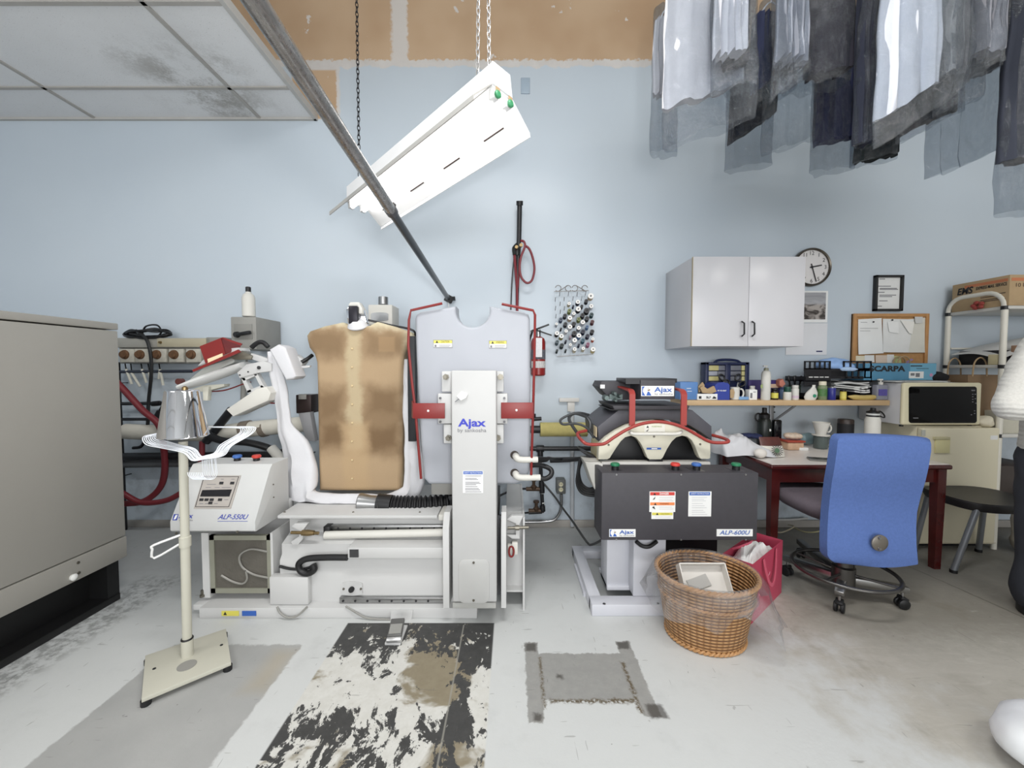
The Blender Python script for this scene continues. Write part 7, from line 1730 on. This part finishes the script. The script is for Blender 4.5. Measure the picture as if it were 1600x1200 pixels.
lettering('YT', q0 + u * .085 - wv_ * .0012 + V(0, 0, Hh * .55), .018, M('pink_pale', (226, 160, 176), .5), pgx, u, (0, 0, 1)) if False else None
m = MB()
for (du, dz) in ((.075, .10), (.09, .105), (.21, .16), (.225, .165)): m.bar(q0 + u * du - wv_ * .0012 + V(0, 0, dz), q0 + u * (du + .006) - wv_ * .0012 + V(0, 0, dz + .014), .002, .0012, -wv_)
m.build('pale_print', M('pink_pale', (226, 160, 176), .5), pgx)

# ================================================================ garments in film on the overhead rails
BAGF = film_mat('garment_film', (218, 222, 226), .045, .05, .14)
def garment(px0, px1, yl, yr, Y, col, bx0, bx1, bl, br, lab, cat='garment', th=.05, seed=0, fold=.012, nf=5, name='bagged_garment', var=.05):
    rr = random.Random(seed)
    A = P(px0, yl, Y); B = P(px1, yr, Y); ztop = 2.86
    cx = (A.x + B.x) / 2; w_ = abs(B.x - A.x)
    o = thing(name, V(cx, Y, min(A.z, B.z)), lab, cat, 'clothes in clear film overhead')
    def body(xa, xb, za, zb, zt, t_, fo, nlev, ns, wave, cap):
        rings = []
        for j in range(nlev + 1):
            v = j / nlev; ring = []
            for k in range(ns):
                a = 2 * PI * k / ns; ca = math.cos(a); sa = math.sin(a)
                uu = .5 + .5 * math.copysign(abs(ca) ** .7, ca)
                zb_ = za + (zb - za) * uu
                z = zb_ + (zt - zb_) * v
                ww = 1 - .10 * v * v
                x = (xa + xb) / 2 + ((xb - xa) / 2) * (2 * uu - 1) * ww
                ph = rr0 + uu * nf * 2 * PI
                y = t_ * sa * (.9 + .2 * v) + fo * math.sin(ph + v * 1.3) * (1 - .5 * v) + fo * .6 * math.sin(ph * 1.7 + 2 + v * 2)
                z2 = z + (wave * math.sin(ph * 1.1 + seed) + wave * math.sin(ph * .45 + 2 * seed)) * (1 - v)
                ring.append(V(x, Y + y, z2))
            rings.append(ring)
        return MB().loft(rings, cap0=cap, cap1=True)
    rr0 = rr.uniform(0, 6)
    body(A.x, B.x, A.z, B.z, ztop, th * .5, fold, 8, 56, .006, True).jitter(.010, 7, (.6, 1, .2)).build('cloth', M('cloth_' + '_'.join(str(int(x)) for x in col), col, .85, var=var, vs=8, bump=.25, bs=120), o, sharp=75)
    if bx0 is not None:
        a2 = P(bx0, bl, Y); b2 = P(bx1, br, Y)
        nf = 2; m = body(a2.x, b2.x, a2.z, b2.z, ztop + .05, th * .8, fold * .6, 14, 64, .004, False)
        m.jitter(.018, 4.5, (.5, 1, .3)).jitter(.006, 16)
        m.build('film_cover', BAGF, o, sharp=180)
    MB().tube(catmull([V(cx - min(.15, w_ * .4), Y, ztop - .03), V(cx, Y, ztop + .06), V(cx + min(.15, w_ * .4), Y, ztop - .03)], 5), .003, 6).tube(catmull([V(cx, Y, ztop + .06), V(cx, Y, ztop + .12), V(cx + .02, Y, ztop + .16), V(cx + .035, Y, ztop + .13)], 5), .003, 6).build('hanger', HW, o)
    return o
W1, W2, W3 = (212, 210, 214), (204, 204, 210), (190, 192, 196)
garment(1019, 1064, 147, 150, 1.95, W1, 1017.5, 1058, 238, 243, 'white garment in clear film hanging nearest the bare wall, first of the row', seed=1)
garment(1034, 1160, 174, 132, 1.80, W1, 1034, 1183, 236, 180, 'wide white coat in clear film hanging at the front of the row start', seed=2, nf=3)
garment(1113, 1167, 92, 80, 1.68, W2, 1110, 1182, 146, 138, 'short white shirt with its hem above the wide white coat', seed=3)
garment(1127, 1168, 106, 100, 1.74, (30, 30, 46), None, None, 0, 0, 'short dark navy sleeve piece peeping under the short white shirt', seed=4)
garment(1136, 1212, 228, 176, 2.22, (28, 32, 46), 1132, 1204, 268, 258, 'black dress whose film cover reaches lowest behind the wide white coat', seed=5, th=.06)
garment(1172, 1232, 150, 104, 1.92, (40, 46, 74), 1180, 1240, 168, 140, 'dark navy garment between the white coat and the crinkled grey film', seed=6)
garment(1200, 1262, 128, 96, 2.0, (120, 126, 134), 1192, 1276, 242, 216, 'grey garment whose cloudy film hangs long against the blue wall', seed=7, fold=.02)
garment(1212, 1258, 92, 100, 1.75, (150, 154, 164), 1206, 1262, 150, 120, 'pale grey blouse in crinkled film next to the charcoal coat', seed=8, fold=.022)
garment(1256, 1332, 124, 108, 1.82, (38, 36, 48), 1222, 1330, 148, 126, 'charcoal coat in crinkled film in the middle of the row', seed=9, th=.07)
garment(1270, 1330, 226, 216, 2.15, (34, 40, 84), 1264, 1334, 271, 266, 'navy trousers with film hanging below the charcoal coat', seed=10, th=.06)
garment(1334, 1404, 255, 240, 2.1, (22, 30, 32), 1333, 1404, 258, 246, 'blackish green trousers hanging low behind the long white shirt', seed=11, th=.07)
garment(1336, 1362, 226, 222, 1.72, (40, 44, 60), 1336, 1368, 230, 226, 'narrow dark garment just before the long white shirt', seed=12)
garment(1367, 1470, 192, 124, 1.62, (210, 213, 222), 1363, 1520, 238, 124, 'long bright white shirt in film at the front of the row', seed=13, nf=3)
garment(1404, 1492, 212, 172, 1.9, (42, 42, 46), 1400, 1500, 226, 176, 'charcoal trousers sloping under the long white shirt', seed=14)
garment(1470, 1526, 118, 104, 1.8, (206, 206, 206), 1466, 1530, 176, 156, 'light grey blouse in film beside the long white shirt', seed=15, fold=.02)
garment(1500, 1560, 124, 108, 2.0, (132, 132, 138), 1448, 1564, 282, 232, 'mid grey garment whose film hangs in points over the blue wall', seed=16, fold=.024)
garment(1520, 1562, 84, 84, 1.7, (150, 150, 156), 1516, 1566, 116, 104, 'silvery blouse in crinkled film close to the dark knit', seed=17, fold=.02)
garment(1562, 1680, 254, 250, 1.75, (50, 54, 66), 1559, 1690, 334, 330, 'dark ribbed knit dress in long film, last of the row', seed=18, th=.08, nf=9)

# white plastic bag at the very corner
m = MB().ball((1.665, 1.15, .09), .16, .13, .09, 28)
for v in m.bm.verts:
    d = mnoise.noise(v.co * 9) * .22 + mnoise.noise(v.co * 26) * .06; v.co += (v.co - V(1.665, 1.15, .09)) * d
    v.co.z = max(v.co.z, .001)
m.build('white_plastic_sack', M('white_plastic', (232, 234, 236), .4, var=.02), label='rounded white plastic sack cut off at the bottom corner of the picture', cat='bag', sharp=80)

# ================================================================ the person at the picture edge
def fuse(m, voxel=.009, smooth=6):
    "one continuous skin over the overlapping volumes in m"
    me = bpy.data.meshes.new('raw'); m.bm.to_mesh(me); m.bm.free()
    o = bpy.data.objects.new('raw', me); COL.objects.link(o)
    r_ = o.modifiers.new('r', 'REMESH'); r_.mode = 'VOXEL'; r_.voxel_size = voxel
    s_ = o.modifiers.new('s', 'SMOOTH'); s_.iterations = smooth; s_.factor = .5
    dg = bpy.context.evaluated_depsgraph_get(); dg.update()
    m2 = bpy.data.meshes.new_from_object(o.evaluated_get(dg)); bpy.data.objects.remove(o); bpy.data.meshes.remove(me)
    b = MB(); b.bm.from_mesh(m2); bpy.data.meshes.remove(m2); return b
def limb(m, pts, rs, n=5, seg=16):
    m.tube(pts, rs, seg, False, True, n)
    for p, r in ((pts[0], rs[0]), (pts[-1], rs[-1])): m.ball(p, r * .98, seg=14)
    return m
def trunk(m, lv, seg=28):
    m.loft([[V(PX + dx + rx * math.cos(2 * PI * k / seg), PY + dy + ry * math.sin(2 * PI * k / seg), z) for k in range(seg)] for z, rx, ry, dx, dy in lv]); return m
PX, PY = 2.745, 1.90
pe = thing('person', (PX, PY, 0), 'standing person in a white knit sweater and dark trousers with arms crossed', 'person')
SKIN = M('skin_tone', (206, 158, 128), .55, var=.04)
def pp_(x, y, z): return V(PX + x, PY + y, z)
SHL, ELL, HNL = pp_(-.175, .01, 1.35), pp_(-.425, -.06, 1.04), pp_(.03, -.20, 1.12)
SHR, ELR, HNR = pp_(.175, .01, 1.35), pp_(.345, -.06, 1.05), pp_(-.03, -.235, 1.05)
body = MB()
trunk(body, [(.80, .13, .095, 0, 0), (.90, .15, .105, 0, 0), (1.0, .135, .095, 0, 0), (1.12, .135, .095, 0, 0), (1.25, .15, .10, 0, 0), (1.34, .145, .085, 0, .01), (1.385, .09, .065, 0, .01), (1.41, .055, .055, 0, .005), (1.50, .05, .055, 0, -.01)])
for sx in (-1, 1): limb(body, [pp_(sx * .10, 0, .84), pp_(sx * .135, -.01, .46), pp_(sx * .14, .01, .08)], [.082, .052, .038])
limb(body, [SHL, ELL], [.052, .042], 4); limb(body, [ELL, ELL.lerp(HNL, .5) + V(0, -.02, 0), HNL], [.042, .036, .027], 4)
limb(body, [SHR, ELR], [.052, .042], 4); limb(body, [ELR, ELR.lerp(HNR, .5) + V(0, -.02, 0), HNR], [.042, .036, .027], 4)
hc = pp_(0, -.02, 1.565)
hd_ = MB().ball(hc, .074, .092, .112, 28)
for v in hd_.bm.verts:
    q = v.co - hc
    if q.z < -.02: v.co.x = hc.x + q.x * (1 + (q.z + .02) * 3.2); v.co.y -= .006
    if q.y < -.05 and abs(q.x) < .016 and -.035 < q.z < .02: v.co.y -= .020 * (1 - abs(q.x) / .02)
    if q.y < -.04 and abs(abs(q.x) - .03) < .016 and 0 < q.z < .028: v.co.y += .008
me_ = bpy.data.meshes.new('t'); hd_.bm.to_mesh(me_); hd_.bm.free(); body.bm.from_mesh(me_); bpy.data.meshes.remove(me_)
# ears and five-fingered hands, grown on the same mesh
for sx in (-1, 1): body.ball(hc + V(sx * .076, .01, -.005), .010, .02, .03, 10)
def handat(c, d, up):
    d = V(*d).normalized(); up = V(*up).normalized(); s = d.cross(up)
    body.loft([[c + d * t + s * (w_ * math.cos(a)) + up * (.013 * math.sin(a)) for a in [2 * PI * k / 12 for k in range(12)]] for t, w_ in ((-.02, .024), (.02, .036), (.06, .040), (.085, .037))])
    for i, (L_, off) in enumerate(((.066, -.028), (.076, -.010), (.070, .009), (.054, .027))):
        b0 = c + d * .08 + s * off
        body.tube(catmull([b0, b0 + d * L_ * .5 - up * .006, b0 + d * L_ * .85 - up * .022, b0 + d * L_ * .95 - up * .034], 4), [.0088] * 10 + [.0078, .0074, .006], 8)
    body.tube(catmull([c + d * .015 - s * .03, c + d * .05 - s * .055 - up * .006, c + d * .085 - s * .056 - up * .012], 4), [.011] * 5 + [.0095, .009, .0085, .007], 8)
handat(HNL + V(.03, 0, .005), (.9, .25, .12), (0, -1, .1)); handat(HNR + V(-.03, .0, .005), (-.85, .35, .1), (0, -1, .1))
body = fuse(body, .0045, 5)
body.build('body', SKIN, pe, sharp=80)
hr = MB().ball(hc + V(0, .018, .022), .088, .098, .108, 24)
for v in hr.bm.verts:
    q = v.co - hc
    if q.y < -.035 and q.z < .075: v.co.y = hc.y - .035 + (q.y + .035) * .1; 
    if q.z < -.04 and q.y > -.03: v.co.z -= .05
hr.build('hair', M('dark_hair', (40, 32, 28), .6, var=.2, vs=60), pe)
m = MB()
for sx in (-1, 1): m.ball(hc + V(sx * .031, -.084, .012), .012, .007, .008, 12)
m.build('eye', M('eye_white', (232, 230, 226), .3), pe)
m = MB()
for sx in (-1, 1): m.ball(hc + V(sx * .031, -.0895, .012), .0055, .003, .0055, 10)
m.build('iris', M('iris_brown', (52, 34, 26), .3), pe)
MB().ball(hc + V(0, -.083, -.052), .022, .010, .006, 14).build('mouth', M('lips', (168, 96, 88), .5), pe)
def knit_mat():
    t = NT('white_knit'); o = t.coord('Object'); x, y, z = t.sep(o)
    wv = t.math('SINE', t.math('MULTIPLY', t.math('ADD', z, t.math('MULTIPLY', t.noise(8, 3), .03)), 300.0))
    c = t.mix(t.noise(120, 2), rgb((206, 204, 198)), rgb((232, 230, 224)))
    b = t.bsdf(c, .95, spec=.1); t.bump(b, t.math('ADD', wv, t.noise(160, 2)), .3, .005); return t.done(b)
sw = MB()
trunk(sw, [(.79, .22, .14, -.01, 0), (.83, .24, .155, -.01, 0), (.95, .225, .155, -.01, 0), (1.12, .185, .14, 0, 0), (1.26, .185, .13, 0, .005), (1.345, .165, .11, 0, .01), (1.395, .11, .08, 0, .01), (1.425, .075, .07, 0, .0)])
limb(sw, [SHL, SHL.lerp(ELL, .5) + V(-.01, 0, .01), ELL], [.08, .078, .068], 5); limb(sw, [ELL, ELL.lerp(HNL, .5) + V(0, -.02, 0), HNL + V(-.03, 0, 0)], [.068, .062, .05], 5)
limb(sw, [SHR, SHR.lerp(ELR, .5) + V(.01, 0, .01), ELR], [.08, .078, .068], 5); limb(sw, [ELR, ELR.lerp(HNR, .5) + V(0, -.02, 0), HNR + V(.03, 0, 0)], [.068, .062, .05], 5)
sw = fuse(sw, .010, 5); sw.jitter(.008, 13)
sw.build('sweater', knit_mat(), pe, sharp=80)
tr_ = MB()
trunk(tr_, [(.74, .225, .14, 0, 0), (.82, .21, .14, 0, 0), (.92, .18, .125, 0, 0)])
for sx in (-1, 1): limb(tr_, [pp_(sx * .135, 0, .78), pp_(sx * .14, -.01, .46), pp_(sx * .14, .01, .10)], [.125, .114, .105], 6, 20)
tr_ = fuse(tr_, .010, 5); tr_.jitter(.010, 10)
tr_.build('trousers', M('trousers_charcoal', (52, 54, 62), .85, var=.12, vs=20, bump=.2, bs=200), pe, sharp=80)
for sx in (-1, 1):
    c = pp_(sx * .165, -.05, 0)
    MB().loft([[c + V((.062 + .006 * math.sin(a)) * s * math.cos(a), .135 * s * math.sin(a) + dy, z) for a in [2 * PI * k / 24 for k in range(24)]] for s, z, dy in ((.94, .0, 0), (1.0, .008, 0), (1.0, .03, 0), (.92, .06, .004), (.72, .085, .03), (.55, .115, .055))]).build('shoe', M('shoe_black', (18, 18, 20), .4), pe)
